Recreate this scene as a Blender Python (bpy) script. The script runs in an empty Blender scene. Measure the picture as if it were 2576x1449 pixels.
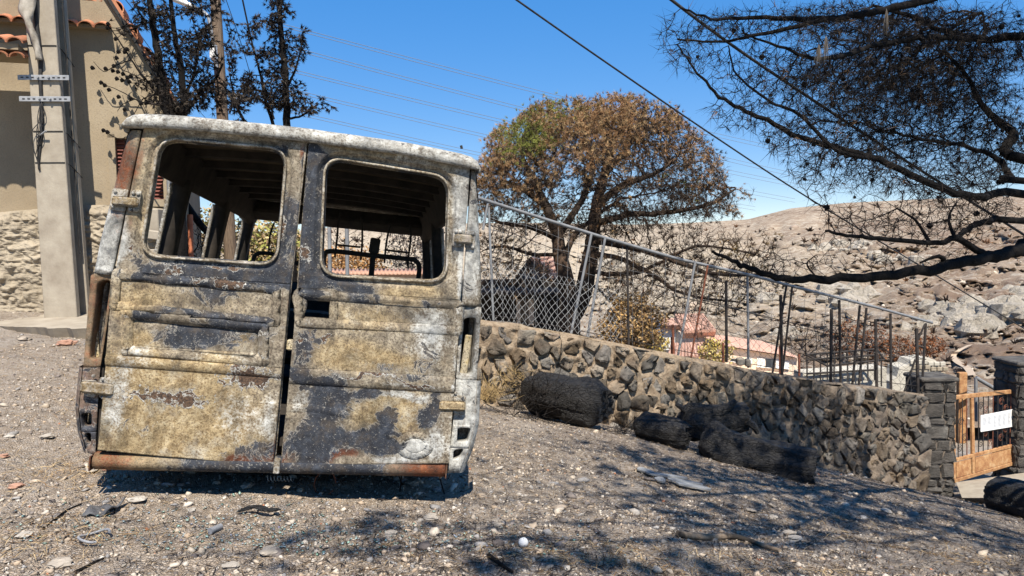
import bpy, bmesh, math, random
import numpy as np
from mathutils import Vector, Matrix

random.seed(7)
RNG = np.random.default_rng(11)
scene = bpy.context.scene
COL = scene.collection

# ------------------------------------------------------------------ camera
F = 1874.0                      # focal length in units of a 2576 px wide frame
PITCH, ROLL = math.radians(-3.5), math.radians(1.0)
CAM = np.array([0.0, 0.0, 1.3])
_fw = np.array([0, math.cos(PITCH), math.sin(PITCH)])
_rt = np.array([1.0, 0, 0])
_up = np.cross(_rt, _fw)
RT = _rt * math.cos(ROLL) - _up * math.sin(ROLL)
UP = _up * math.cos(ROLL) + _rt * math.sin(ROLL)
FW = _fw
cam_data = bpy.data.cameras.new('camera')
cam_data.sensor_width = 36.0
cam_data.lens = 36.0 * F / 2576.0
cam_data.clip_start = 0.05
cam_data.clip_end = 4000.0
cam = bpy.data.objects.new('camera', cam_data)
COL.objects.link(cam)
_m = Matrix(((RT[0], UP[0], -FW[0], CAM[0]), (RT[1], UP[1], -FW[1], CAM[1]),
             (RT[2], UP[2], -FW[2], CAM[2]), (0, 0, 0, 1)))
cam.matrix_world = _m
scene.camera = cam

# ------------------------------------------------------------------ light
SUN = np.array([0.10, -0.55, 0.83]); SUN /= np.linalg.norm(SUN)
world = bpy.data.worlds.new('World'); scene.world = world; world.use_nodes = True
wn = world.node_tree; wn.nodes.clear()
sky = wn.nodes.new('ShaderNodeTexSky'); sky.sky_type = 'NISHITA'; sky.sun_disc = False
sky.sun_elevation = math.asin(SUN[2]); sky.sun_rotation = math.atan2(SUN[0], SUN[1])
sky.air_density = 0.75; sky.dust_density = 0.0; sky.ozone_density = 3.0; sky.altitude = 800
hsv = wn.nodes.new('ShaderNodeHueSaturation'); hsv.inputs['Saturation'].default_value = 2.55
hsv.inputs['Hue'].default_value = 0.513; hsv.inputs['Value'].default_value = 2.15
gm = wn.nodes.new('ShaderNodeGamma'); gm.inputs[1].default_value = 0.36    # flatter, deeper blue as in a dry clear noon
bg = wn.nodes.new('ShaderNodeBackground'); bg.inputs['Strength'].default_value = 0.13
wo = wn.nodes.new('ShaderNodeOutputWorld')
wn.links.new(sky.outputs[0], gm.inputs[0]); wn.links.new(gm.outputs[0], hsv.inputs['Color'])
wn.links.new(hsv.outputs[0], bg.inputs[0]); wn.links.new(bg.outputs[0], wo.inputs[0])
sun_data = bpy.data.lights.new('sun', 'SUN'); sun_data.energy = 5.0
sun_data.angle = math.radians(0.53); sun_data.color = (1.0, 0.93, 0.82)
sun = bpy.data.objects.new('sun', sun_data); COL.objects.link(sun)
sun.rotation_euler = Vector(SUN).to_track_quat('Z', 'Y').to_euler()
sun.location = (-8, -14, 24)
scene.view_settings.view_transform = 'Standard'
scene.view_settings.look = 'None'
scene.view_settings.exposure = 0.82
scene.view_settings.gamma = 1.0
scene.view_settings.use_curve_mapping = False
scene.render.engine = 'CYCLES'
scene.cycles.max_bounces = 6

# ------------------------------------------------------------------ helpers
def P(u, v, d):
    """photograph position (2576 px frame) at depth d metres -> world point"""
    return CAM + d * (FW + RT * ((u - 1288.0) / F) - UP * ((v - 724.5) / F))
def proj(p):
    q = np.asarray(p, float) - CAM
    d = q @ FW
    return 1288.0 + F * (q @ RT) / d, 724.5 - F * (q @ UP) / d, d

def _h(ix, iy, iz, seed):
    n = (ix * 374761393 + iy * 668265263 + iz * 2147483647 + seed * 1274126177) & 0xFFFFFFFF
    n = ((n ^ (n >> 13)) * 1274126177) & 0xFFFFFFFF
    n = n ^ (n >> 16)
    return (n & 0xFFFFFF) / float(0xFFFFFF)
def vnoise(p, seed=0):
    p = np.asarray(p, float)
    if p.shape[-1] == 2: p = np.concatenate([p, np.zeros(p.shape[:-1] + (1,))], -1)
    i = np.floor(p).astype(np.int64); f = p - i; f = f * f * (3 - 2 * f)
    r = 0
    for dx in (0, 1):
        for dy in (0, 1):
            for dz in (0, 1):
                w = (f[..., 0] if dx else 1 - f[..., 0]) * (f[..., 1] if dy else 1 - f[..., 1]) * (f[..., 2] if dz else 1 - f[..., 2])
                r = r + w * _h(i[..., 0] + dx, i[..., 1] + dy, i[..., 2] + dz, seed)
    return r * 2 - 1
def fbm(p, oct=4, seed=0, gain=.5):
    p = np.asarray(p, float); r = 0; a = 1
    for k in range(oct):
        r = r + a * vnoise(p * (2 ** k) + k * 17.3, seed + k); a *= gain
    return r

def props(o, label=None, cat=None, group=None, kind=None):
    if label: o['label'] = label
    if cat: o['category'] = cat
    if group: o['group'] = group
    if kind: o['kind'] = kind
    return o
def thing(name, label, cat, loc=(0, 0, 0), group=None):
    o = bpy.data.objects.new(name, None); COL.objects.link(o)
    o.empty_display_size = .2
    o.location = Vector([float(c) for c in loc])
    return props(o, label, cat, group)
def origin(o):
    v = Vector((0, 0, 0))
    while o is not None:
        v = v + o.location; o = o.parent
    return v
def link(name, me, parent=None):
    o = bpy.data.objects.new(name, me); COL.objects.link(o)
    if parent is not None: o.parent = parent
    return o
def np_mesh(name, V, Fs, mat, parent=None, tint=None, smooth=False, local=False):
    V = np.asarray(V, float)
    if parent is not None and not local:
        V = V - np.array(origin(parent))
    if not isinstance(Fs, (list, tuple)): Fs = [Fs]
    Fs = [np.asarray(f, np.int32) for f in Fs if len(f)]
    me = bpy.data.meshes.new(name)
    me.vertices.add(len(V)); me.vertices.foreach_set('co', V.astype(np.float32).ravel())
    nl = sum(f.size for f in Fs); npol = sum(len(f) for f in Fs)
    me.loops.add(nl); me.polygons.add(npol)
    me.loops.foreach_set('vertex_index', np.concatenate([f.ravel() for f in Fs]))
    tot = np.concatenate([np.full(len(f), f.shape[1]) for f in Fs])
    st = np.concatenate([[0], np.cumsum(tot)[:-1]])
    me.polygons.foreach_set('loop_start', st.astype(np.int32))
    me.polygons.foreach_set('loop_total', tot.astype(np.int32))
    if smooth: me.polygons.foreach_set('use_smooth', np.ones(npol, bool))
    me.update(calc_edges=True)
    if tint is not None:
        a = me.attributes.new('tint', 'FLOAT_COLOR', 'POINT')
        t = np.ones((len(V), 4), np.float32); t[:, :tint.shape[1]] = tint
        a.data.foreach_set('color', t.ravel())
    if mat is not None: me.materials.append(mat)
    return link(name, me, parent)

class MB:
    """collects shapes for one mesh object"""
    def __init__(s): s.v = []; s.f = []; s.sm = []
    def add(s, vs, fs, smooth=False):
        b = len(s.v); s.v.extend([tuple(map(float, p)) for p in vs])
        for f in fs: s.f.append(tuple(b + i for i in f)); s.sm.append(smooth)
        return s
    def box(s, c, half, ax=None, bev=0.0):
        """box with half sizes along axes ax (3 unit vectors); optional chamfer"""
        c = np.asarray(c, float)
        A = np.eye(3) if ax is None else np.asarray(ax, float)
        hx, hy, hz = half
        if bev <= 0:
            vs = [c + A[0] * hx * i + A[1] * hy * j + A[2] * hz * k for i in (-1, 1) for j in (-1, 1) for k in (-1, 1)]
            fs = [(0, 1, 3, 2), (4, 6, 7, 5), (0, 4, 5, 1), (2, 3, 7, 6), (0, 2, 6, 4), (1, 5, 7, 3)]
            return s.add(vs, fs)
        b = min(bev, hx * .9, hy * .9, hz * .9)
        rings = []
        for (k, inx) in ((-hz, b), (-hz + b, 0), (hz - b, 0), (hz, b)):
            x, y = hx - inx, hy - inx
            q = b if inx == 0 else b * .6
            pts = [(-x + q, -y), (x - q, -y), (x, -y + q), (x, y - q), (x - q, y), (-x + q, y), (-x, y - q), (-x, -y + q)]
            rings.append([c + A[0] * px + A[1] * py + A[2] * k for px, py in pts])
        return s.loft(rings, True, True, True, smooth=False)
    def loft(s, rings, closed=True, cap0=True, cap1=True, smooth=True):
        n = len(rings[0]); vs = [p for r in rings for p in r]; fs = []
        m = n if closed else n - 1
        for i in range(len(rings) - 1):
            for j in range(m):
                a = i * n + j; b = i * n + (j + 1) % n
                fs.append((a, b, b + n, a + n))
        s.add(vs, fs, smooth)
        if closed and cap0: s.add(rings[0], [tuple(range(n))[::-1]])
        if closed and cap1: s.add(rings[-1], [tuple(range(n))])
        return s
    def tube(s, pts, r, sides=6, smooth=True, caps=True, flat=1.0):
        pts = [np.asarray(p, float) for p in pts]
        n = len(pts); rs = r if hasattr(r, '__len__') else [r] * n
        rings = []; ref = None
        for i in range(n):
            t = pts[min(i + 1, n - 1)] - pts[max(i - 1, 0)]; t = t / (np.linalg.norm(t) + 1e-9)
            if ref is None:
                ref = np.array([0, 0, 1.0]) if abs(t[2]) < .9 else np.array([1.0, 0, 0])
            a = np.cross(t, ref); a /= np.linalg.norm(a) + 1e-9
            b = np.cross(a, t); ref = b
            rings.append([pts[i] + rs[i] * (a * math.cos(2 * math.pi * k / sides) + flat * b * math.sin(2 * math.pi * k / sides)) for k in range(sides)])
        return s.loft(rings, True, caps, caps, smooth)
    def build(s, name, mat, parent=None, local=False, shift=None):
        V = np.array(s.v) if s.v else np.zeros((0, 3))
        if parent is not None and not local: V = V - np.array(origin(parent))
        if shift is not None: V = V - np.asarray(shift, float)
        me = bpy.data.meshes.new(name)
        me.from_pydata([tuple(p) for p in V], [], s.f)
        me.polygons.foreach_set('use_smooth', s.sm)
        if mat is not None: me.materials.append(mat)
        me.update()
        o = link(name, me, parent)
        if shift is not None: o.location = Vector([float(c) for c in shift])
        return o

def smooth_path(pts, n=6):
    """Catmull-Rom through points"""
    pts = [np.asarray(p, float) for p in pts]
    if len(pts) < 3: return [pts[0] + (pts[-1] - pts[0]) * t for t in np.linspace(0, 1, n + 1)]
    out = []
    for i in range(len(pts) - 1):
        p0 = pts[max(i - 1, 0)]; p1 = pts[i]; p2 = pts[i + 1]; p3 = pts[min(i + 2, len(pts) - 1)]
        for k in range(n):
            t = k / n
            out.append(.5 * ((2 * p1) + (p2 - p0) * t + (2 * p0 - 5 * p1 + 4 * p2 - p3) * t * t + (3 * p1 - p0 - 3 * p2 + p3) * t ** 3))
    out.append(pts[-1]); return out

# ------------------------------------------------------------------ materials
class S:
    def __init__(s, name):
        s.mat = bpy.data.materials.new(name); s.mat.use_nodes = True
        s.nt = s.mat.node_tree; s.nt.nodes.clear()
        s.out = s.nt.nodes.new('ShaderNodeOutputMaterial')
        s.b = s.nt.nodes.new('ShaderNodeBsdfPrincipled')
        s.nt.links.new(s.b.outputs[0], s.out.inputs[0])
        s.pos = s.nt.nodes.new('ShaderNodeTexCoord').outputs['Object']
        s.geo = s.nt.nodes.new('ShaderNodeNewGeometry')
        s.world = s.geo.outputs['Position']
    def put(s, sock, val):
        if isinstance(val, bpy.types.NodeSocket): s.nt.links.new(val, sock)
        elif isinstance(val, tuple) and len(val) == 3 and sock.type == 'RGBA': sock.default_value = val + (1,)
        else: sock.default_value = val
    def noise(s, scale, detail=4, rough=.6, vec=None, dist=0, color=False):
        n = s.nt.nodes.new('ShaderNodeTexNoise')
        n.inputs['Scale'].default_value = scale; n.inputs['Detail'].default_value = detail
        n.inputs['Roughness'].default_value = rough; n.inputs['Distortion'].default_value = dist
        s.nt.links.new(vec or s.world, n.inputs['Vector'])
        return n.outputs['Color' if color else 'Fac']
    def vor(s, scale, feature='F1', vec=None, out='Distance', rnd=1.0):
        n = s.nt.nodes.new('ShaderNodeTexVoronoi'); n.feature = feature
        n.inputs['Scale'].default_value = scale; n.inputs['Randomness'].default_value = rnd
        s.nt.links.new(vec or s.world, n.inputs['Vector']); return n.outputs[out]
    def ramp(s, fac, stops, interp='LINEAR'):
        n = s.nt.nodes.new('ShaderNodeValToRGB'); n.color_ramp.interpolation = interp
        e = n.color_ramp.elements
        while len(e) < len(stops): e.new(.5)
        for k, (p, c) in enumerate(stops):
            e[k].position = p
            e[k].color = (c, c, c, 1) if not hasattr(c, '__len__') else tuple(c) + (1,)
        s.put(n.inputs[0], fac); return n.outputs[0]
    def mix(s, fac, a, b, mode='MIX'):
        n = s.nt.nodes.new('ShaderNodeMix'); n.data_type = 'RGBA'; n.blend_type = mode
        n.clamp_result = False
        s.put(n.inputs[0], fac); s.put(n.inputs[6], a); s.put(n.inputs[7], b); return n.outputs[2]
    def math(s, op, a, b=0.0, clamp=False):
        n = s.nt.nodes.new('ShaderNodeMath'); n.operation = op; n.use_clamp = clamp
        s.put(n.inputs[0], a); s.put(n.inputs[1], b); return n.outputs[0]
    def attr(s, name, out='Color'):
        n = s.nt.nodes.new('ShaderNodeAttribute'); n.attribute_name = name; return n.outputs[out]
    def sep(s, col):
        n = s.nt.nodes.new('ShaderNodeSeparateColor'); s.put(n.inputs[0], col); return n.outputs
    def mapping(s, scale, vec=None, rot=(0, 0, 0)):
        n = s.nt.nodes.new('ShaderNodeMapping'); n.inputs['Scale'].default_value = scale
        n.inputs['Rotation'].default_value = rot
        s.nt.links.new(vec or s.world, n.inputs[0]); return n.outputs[0]
    def rand(s): return s.nt.nodes.new('ShaderNodeObjectInfo').outputs['Random']
    def bump(s, height, strength=.5, dist=.01, normal=None):
        n = s.nt.nodes.new('ShaderNodeBump'); n.inputs['Strength'].default_value = strength
        n.inputs['Distance'].default_value = dist; s.put(n.inputs['Height'], height)
        if normal is not None: s.put(n.inputs['Normal'], normal)
        return n.outputs[0]
    def done(s, color, rough=.85, normal=None, metal=0.0, spec=.3):
        s.put(s.b.inputs['Base Color'], color); s.put(s.b.inputs['Roughness'], rough)
        s.put(s.b.inputs['Metallic'], metal); s.put(s.b.inputs['Specular IOR Level'], spec)
        if normal is not None: s.put(s.b.inputs['Normal'], normal)
        return s.mat

def simple(name, c1, c2, scale=6, rough=.8, bump=.3, bscale=30, bdist=.01, metal=0.0, rand=0.0, spec=.3, detail=5):
    s = S(name)
    col = s.ramp(s.noise(scale, detail, .65), [(.3, c1), (.7, c2)])
    if rand > 0:
        col = s.mix(1.0, col, s.ramp(s.rand(), [(0, 1 - rand), (1, 1 + rand * .6)]), 'MULTIPLY')
    return s.done(col, rough, s.bump(s.noise(bscale, 5, .7), bump, bdist) if bump else None, metal, spec)
def tinted(name, rough=.8, bump=0.0, bscale=60, bdist=.005, vary=.0, vscale=8, spec=.3):
    s = S(name); col = s.attr('tint')
    if vary: col = s.mix(1.0, col, s.ramp(s.noise(vscale, 4, .6), [(.3, 1 - vary), (.7, 1 + vary)]), 'MULTIPLY')
    return s.done(col, rough, s.bump(s.noise(bscale, 4, .7), bump, bdist) if bump else None, 0, spec)
# ================================================================== GROUND
GC = np.array([P(*c) for c in [
    (0, 1449, 2.8), (640, 1449, 2.8), (1288, 1449, 2.8), (1900, 1449, 3.1), (2576, 1449, 3.8),
    (300, 1290, 3.35), (700, 1292, 3.5), (1150, 1275, 3.75), (1500, 1250, 4.3), (2000, 1330, 4.7), (2576, 1330, 6.5),
    (0, 1000, 4.9), (0, 865, 7.0), (150, 850, 7.4), (225, 890, 6.6), (-500, 820, 7.5), (-500, 1200, 3.5),
    (1200, 1030, 7.6), (1195, 1018, 8.3), (1550, 1090, 7.6), (1700, 1125, 7.3), (2060, 1215, 7.3),
    (1550, 1072, 9.2), (1800, 1120, 10.1), (2100, 1180, 11.2), (2390, 1246, 12.5), (2560, 1235, 13.3), (2576, 1300, 9.0)]])
GC = np.vstack([GC, [[-6, -4, .3], [0, -4, .1], [5, -4, -.6], [12, 0, -2.6], [13, 8, -3.4], [14, 15, -3.9], [9, 16, -3.6], [-2.5, 6.8, .05],
                     [-6, 10, .75], [-9, 10, .9], [-3, 10.5, .1], [0, 12, -.9], [4, 16, -2.9], [-3, 16, -.5], [-9, 16, .4]]])
def _tps(c):
    n = len(c); d = np.linalg.norm(c[:, None, :2] - c[None, :, :2], axis=2)
    K = np.where(d > 0, d * d * np.log(d + 1e-12), 0) + np.eye(n) * .25
    Pm = np.hstack([np.ones((n, 1)), c[:, :2]])
    A = np.zeros((n + 3, n + 3)); A[:n, :n] = K; A[:n, n:] = Pm; A[n:, :n] = Pm.T
    return np.linalg.solve(A, np.concatenate([c[:, 2], np.zeros(3)]))
_W = _tps(GC)
def gz(x, y, fine=True):
    x = np.asarray(x, float); y = np.asarray(y, float); sh = x.shape
    q = np.stack([x.ravel(), y.ravel()], 1)
    d = np.linalg.norm(q[:, None] - GC[None, :, :2], axis=2)
    z = np.where(d > 0, d * d * np.log(d + 1e-12), 0) @ _W[:-3] + _W[-3] + q @ _W[-2:]
    if fine:
        z = z + .022 * fbm(q * 1.7, 3, 3) + .008 * fbm(q * 9, 3, 5)
    return z.reshape(sh)
def g1(x, y): return float(gz(np.array([x]), np.array([y]))[0])
def onground(u, v, lo=2.0, hi=16.0):
    """where the line of sight through (u, v) meets the ground"""
    d = np.linspace(lo, hi, 500)
    pts = CAM + d[:, None] * (FW + RT * ((u - 1288) / F) - UP * ((v - 724.5) / F))
    under = pts[:, 2] < gz(pts[:, 0], pts[:, 1])
    k = int(np.argmax(under)) if under.any() else len(d) - 1
    p = pts[k].copy(); p[2] = g1(p[0], p[1]); return p

s = S('burnt_gravel_soil')
n1 = s.noise(1.3, 5, .6); n2 = s.noise(9, 5, .7); vd = s.vor(80, 'F1', None, 'Color'); ve = s.vor(80, 'DISTANCE_TO_EDGE')
pale = s.ramp(n2, [(.25, (.25, .19, .135)), (.55, (.38, .305, .23)), (.8, (.50, .43, .345))])
burnt = s.ramp(n2, [(.3, (.10, .075, .055)), (.7, (.25, .19, .14))])
att = s.sep(s.attr('tint'))
bm_ = s.math('ADD', att[0], s.math('MULTIPLY', s.math('SUBTRACT', n1, .5), 1.3), True)
bm_ = s.math('ADD', bm_, s.math('MULTIPLY', s.math('SUBTRACT', s.noise(24, 4, .7), .5), .9), True)
big_ = s.noise(.55, 4, .6)
c = s.mix(s.ramp(bm_, [(.42, 0), (.9, .9)]), pale, burnt)
c = s.mix(s.ramp(big_, [(.5, 0), (.68, .5)]), c, s.ramp(n2, [(.3, (.24, .22, .20)), (.7, (.42, .40, .37))]))
sg = s.sep(vd)
c = s.mix(s.ramp(sg[0], [(.55, 0), (.9, .75)]), c, s.mix(.5, (.62, .57, .5), s.mix(sg[1], (.34, .31, .28), (.5, .38, .28))))
c = s.mix(s.ramp(ve, [(0, .3), (.10, 0)]), c, (.10, .08, .065))
hb = s.math('ADD', s.math('MULTIPLY', s.ramp(ve, [(0, 0), (.25, 1)]), .6), s.math('MULTIPLY', s.noise(160, 3, .7), .6))
M_GROUND = s.done(c, .95, s.bump(hb, 1.0, .012), 0, .15)

xs = np.unique(np.round(np.concatenate([np.arange(-14, -3.4, .3), np.arange(-3.4, 4.6, .045), np.arange(4.6, 16.1, .2)]), 3))
ys = np.unique(np.round(np.concatenate([np.arange(-5, 2.2, .35), np.arange(2.2, 8.2, .045), np.arange(8.2, 17.1, .16)]), 3))
X, Y = np.meshgrid(xs, ys); Z = gz(X, Y)
def burnmask(x, y):
    """how much black litter lies there: more on the right, under the pine and in front of the van"""
    x = np.asarray(x); y = np.asarray(y)
    b = .20 + .58 / (1 + np.exp(-(x - 1.2) * 1.3)) + .16 * (y > 6)
    b = b + .35 * np.exp(-(((x + .2) / .9) ** 2 + ((y - 3.05) / .35) ** 2)) + .2 * np.exp(-(((x + 1.9) / .5) ** 2 + ((y - 2.9) / .4) ** 2))
    b = b + .25 * np.exp(-(((x - .9) / 1.0) ** 2 + ((y - 5.6) / 1.0) ** 2))
    return b
idx = np.arange(X.size).reshape(X.shape)
quads = np.stack([idx[:-1, :-1], idx[:-1, 1:], idx[1:, 1:], idx[1:, :-1]], -1).reshape(-1, 4)
tn = np.zeros((X.size, 4)); tn[:, 0] = burnmask(X, Y).ravel(); tn[:, 3] = 1
g_ = np_mesh('ground', np.stack([X, Y, Z], -1).reshape(-1, 3), quads, M_GROUND, None, tn, True)
props(g_, 'stony burnt earth sloping down past the van', kind='structure')

# ------------------------------------------------------------------ loose gravel (uncountable)
t_ = (1 + 5 ** .5) / 2
ICO = np.array([(-1, t_, 0), (1, t_, 0), (-1, -t_, 0), (1, -t_, 0), (0, -1, t_), (0, 1, t_), (0, -1, -t_), (0, 1, -t_), (t_, 0, -1), (t_, 0, 1), (-t_, 0, -1), (-t_, 0, 1)])
ICO /= np.linalg.norm(ICO[0])
ICF = np.array([(0, 11, 5), (0, 5, 1), (0, 1, 7), (0, 7, 10), (0, 10, 11), (1, 5, 9), (5, 11, 4), (11, 10, 2), (10, 7, 6), (7, 1, 8), (3, 9, 4), (3, 4, 2), (3, 2, 6), (3, 6, 8), (3, 8, 9), (4, 9, 5), (2, 4, 11), (6, 2, 10), (8, 6, 7), (9, 8, 1)])
OCT = np.array([(1, 0, 0), (-1, 0, 0), (0, 1, 0), (0, -1, 0), (0, 0, 1), (0, 0, -1)], float)
OCF = np.array([(0, 2, 4), (2, 1, 4), (1, 3, 4), (3, 0, 4), (2, 0, 5), (1, 2, 5), (3, 1, 5), (0, 3, 5)])
def rand_rot(n, rng, tilt=.5):
    a = rng.uniform(0, 2 * np.pi, n); b = rng.normal(0, tilt, n); c = rng.normal(0, tilt, n)
    ca, sa, cb, sb, cc, sc = np.cos(a), np.sin(a), np.cos(b), np.sin(b), np.cos(c), np.sin(c)
    R = np.zeros((n, 3, 3))
    R[:, 0, 0] = ca * cb; R[:, 0, 1] = ca * sb * sc - sa * cc; R[:, 0, 2] = ca * sb * cc + sa * sc
    R[:, 1, 0] = sa * cb; R[:, 1, 1] = sa * sb * sc + ca * cc; R[:, 1, 2] = sa * sb * cc - ca * sc
    R[:, 2, 0] = -sb; R[:, 2, 1] = cb * sc; R[:, 2, 2] = cb * cc
    return R
def scatter_stones(name, ctr, size, tint, rng, base=ICO, faces=ICF, flat=.55, mat=None, parent=None):
    n = len(ctr); k = len(base)
    sc = np.stack([size * rng.uniform(.8, 1.35, n), size * rng.uniform(.6, 1.0, n), size * flat * rng.uniform(.6, 1.25, n)], 1)
    v = base[None] * (1 + rng.uniform(-.28, .28, (n, k, 1))) * sc[:, None, :]
    v = np.einsum('nij,nkj->nki', rand_rot(n, rng, .3), v) + ctr[:, None, :]
    f = faces[None] + (np.arange(n) * k)[:, None, None]
    return np_mesh(name, v.reshape(-1, 3), f.reshape(-1, 3), mat, parent, np.repeat(tint, k, 0))
M_STONE = tinted('gravel_stone', .92, .4, 120, .004, .22, 60, .2)
rg = np.random.default_rng(5)
def polar(n, dmin, dmax, power, rng, amax=.80):
    t = rng.uniform(0, 1, n)
    if abs(power - 1) < 1e-6: d = dmin * (dmax / dmin) ** t
    else:
        q = 1 - power; d = (dmin ** q + t * (dmax ** q - dmin ** q)) ** (1 / q)
    a = rng.uniform(-amax, amax, n)
    return np.stack([np.tan(a) * d, d], 1)
STONE_COL = np.array([(.40, .33, .25), (.44, .38, .305), (.36, .29, .22), (.31, .265, .215), (.26, .245, .23), (.38, .29, .205), (.49, .435, .365), (.20, .17, .15), (.12, .10, .09)])
def stone_tint(x, y, rng):
    n = len(x); b = np.clip(burnmask(x, y), 0, 1)
    pk = rng.uniform(0, 1, n); w = np.where(rng.uniform(0, 1, n) < b * .55, 7 + (pk > .5), (pk * 7).astype(int))
    t = STONE_COL[w] * rng.uniform(.82, 1.12, (n, 1))
    red = rng.uniform(0, 1, n) < .006; t[red] = (.45, .20, .11)
    return np.clip(t, 0, .8)
def wall_line_y(x): return 8.15 + np.maximum(x + .41, 0) * .53
def ok_area(q): return (q[:, 1] < wall_line_y(q[:, 0]) - .05) | (q[:, 0] < -.5)
q = polar(60000, 2.3, 12.0, 1.3, rg); q = q[ok_area(q)]; q = q[fbm(q * 1.3, 3, 24) > rg.uniform(-.8, .8, len(q))]
sz = np.exp(rg.normal(math.log(.0058), .45, len(q))) * (1 + .06 * q[:, 1])
z = gz(q[:, 0], q[:, 1])
g_ = scatter_stones('gravel', np.column_stack([q, z + sz * .15]), sz, stone_tint(q[:, 0], q[:, 1], rg), rg, OCT, OCF, .6, M_STONE)
props(g_, 'small pale and sooty gravel strewn over the ground', 'gravel', kind='stuff')
q = polar(4600, 2.3, 12.0, 1.05, rg); q = q[ok_area(q)]; q = q[fbm(q * .9, 3, 23) > rg.uniform(-.7, .8, len(q))]
sz = np.clip(np.exp(rg.normal(math.log(.013), .5, len(q))), .01, .05)
z = gz(q[:, 0], q[:, 1])
g_ = scatter_stones('rubble', np.column_stack([q, z + sz * .2]), sz, stone_tint(q[:, 0], q[:, 1], rg), rg, ICO, ICF, .5, M_STONE)
props(g_, 'thumb sized broken stones strewn over the ground', 'rubble', kind='stuff')
# broken green window glass in front of the van
q = np.column_stack([rg.normal(-1.0, .75, 900), 3.1 + np.abs(rg.normal(0, .28, 900)) - .15])
sz = rg.uniform(.004, .010, len(q)); z = gz(q[:, 0], q[:, 1])
tg = np.array([(.17, .23, .215)]) * rg.uniform(.6, 1.5, (len(q), 1)) + rg.uniform(0, .08, (len(q), 3))
g_ = scatter_stones('glass_litter', np.column_stack([q, z + .006]), sz, tg, rg, OCT, OCF, .35, tinted('green_glass_crumb', .25, 0, spec=.6))
props(g_, 'greenish crumbs of shattered van glass on the gravel', 'glass crumbs', kind='stuff')

# ------------------------------------------------------------------ needles and charred litter
def slivers(name, q, length, width, tint, rng, mat, lift=.006, tilt=.12):
    n = len(q); a = rng.uniform(0, np.pi, n)
    z = gz(q[:, 0], q[:, 1]) + lift * rng.uniform(.3, 1.6, n)
    d = np.stack([np.cos(a), np.sin(a), rng.normal(0, tilt, n)], 1) * (length / 2)[:, None]
    w = np.stack([-np.sin(a), np.cos(a), rng.normal(0, .3, n)], 1) * (width / 2)[:, None]
    c = np.column_stack([q, z]); mid = c + np.stack([np.zeros(n), np.zeros(n), length * .06], 1)
    V = np.stack([c - d, mid - w, c + d, mid + w], 1).reshape(-1, 3)
    Fq = (np.arange(n) * 4)[:, None] + np.array([0, 1, 2, 3])
    return np_mesh(name, V, Fq, mat, None, np.repeat(tint, 4, 0))
M_LITTER = tinted('needle_litter', .95, 0, spec=.1)
q = polar(80000, 2.4, 12, 1.2, rg); q = q[ok_area(q)]
keep = rg.uniform(0, 1, len(q)) < np.clip(burnmask(q[:, 0], q[:, 1]) * 1.1, .06, 1); q = q[keep]
L = rg.uniform(.025, .09, len(q)); W = rg.uniform(.0015, .004, len(q)) * (1 + .06 * q[:, 1])
tt = np.array([(.022, .018, .016), (.05, .035, .025), (.13, .085, .045), (.25, .18, .10)])[rg.choice(4, len(q), p=[.5, .28, .16, .06])]
g_ = slivers('needle_litter', q, L, W, tt, rg, M_LITTER)
props(g_, 'charred pine needles and twigs littering the ground', 'litter', kind='stuff')
q = np.vstack([np.column_stack([rg.normal(cx, sx, n), rg.normal(cy, sy, n)]) for cx, sx, cy, sy, n in
               [(-2.3, .25, 3.75, .18, 700), (-1.95, .3, 3.05, .12, 500), (-2.6, .4, 4.9, .3, 700), (-3.6, .6, 6.3, .5, 800), (.35, .3, 2.95, .08, 260), (.9, .5, 3.1, .12, 300), (2.2, .7, 4.5, .5, 500)]])
L = rg.uniform(.04, .11, len(q)); W = rg.uniform(.0015, .003, len(q))
tt = np.array([(.34, .23, .11), (.42, .31, .17), (.22, .13, .06)])[rg.choice(3, len(q))]
g_ = slivers('straw_litter', q, L, W, tt, rg, M_LITTER, .012, .25)
props(g_, 'straw coloured dry needles in small drifts', 'dry needles', kind='stuff')

# ================================================================== FAR HILLSIDE
def skyline(u):
    return np.interp(u, [-900, 300, 700, 900, 1300, 1600, 1740, 1880, 1990, 2130, 2300, 2576, 3000, 3600],
                     [560, 590, 585, 566, 560, 565, 560, 552, 524, 510, 502, 492, 486, 500])
us = np.linspace(-900, 3600, 460); ts = np.linspace(0, 1, 230)
U, T = np.meshgrid(us, ts)
vb = 1075.0; SK = skyline(U)
Vp = vb + (SK - vb) * T ** .9
D = 26 * (17 ** (T ** 1.05))                       # 26 m .. 440 m
pn = np.stack([U / 130., T * 9., np.zeros_like(U)], -1)
rel = fbm(pn, 5, 31) * .07 + np.abs(fbm(pn * 2.3, 3, 40)) * -.07 + .03 * fbm(np.stack([U / 14., T * 70, 0 * U], -1), 3, 45)
D = D * (1 + rel * np.clip(T * 4, 0, 1) * (1 - T ** 6))
HP = CAM + D[..., None] * (FW + RT * ((U - 1288) / F)[..., None] - UP * ((Vp - 724.5) / F)[..., None])
HP[..., 2] += np.clip(D - 25, 0, 80) / 80 * .9 * fbm(np.stack([HP[..., 0] / 9, HP[..., 1] / 14], -1), 4, 51) * np.clip(1 - T ** 8, 0, 1)
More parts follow.
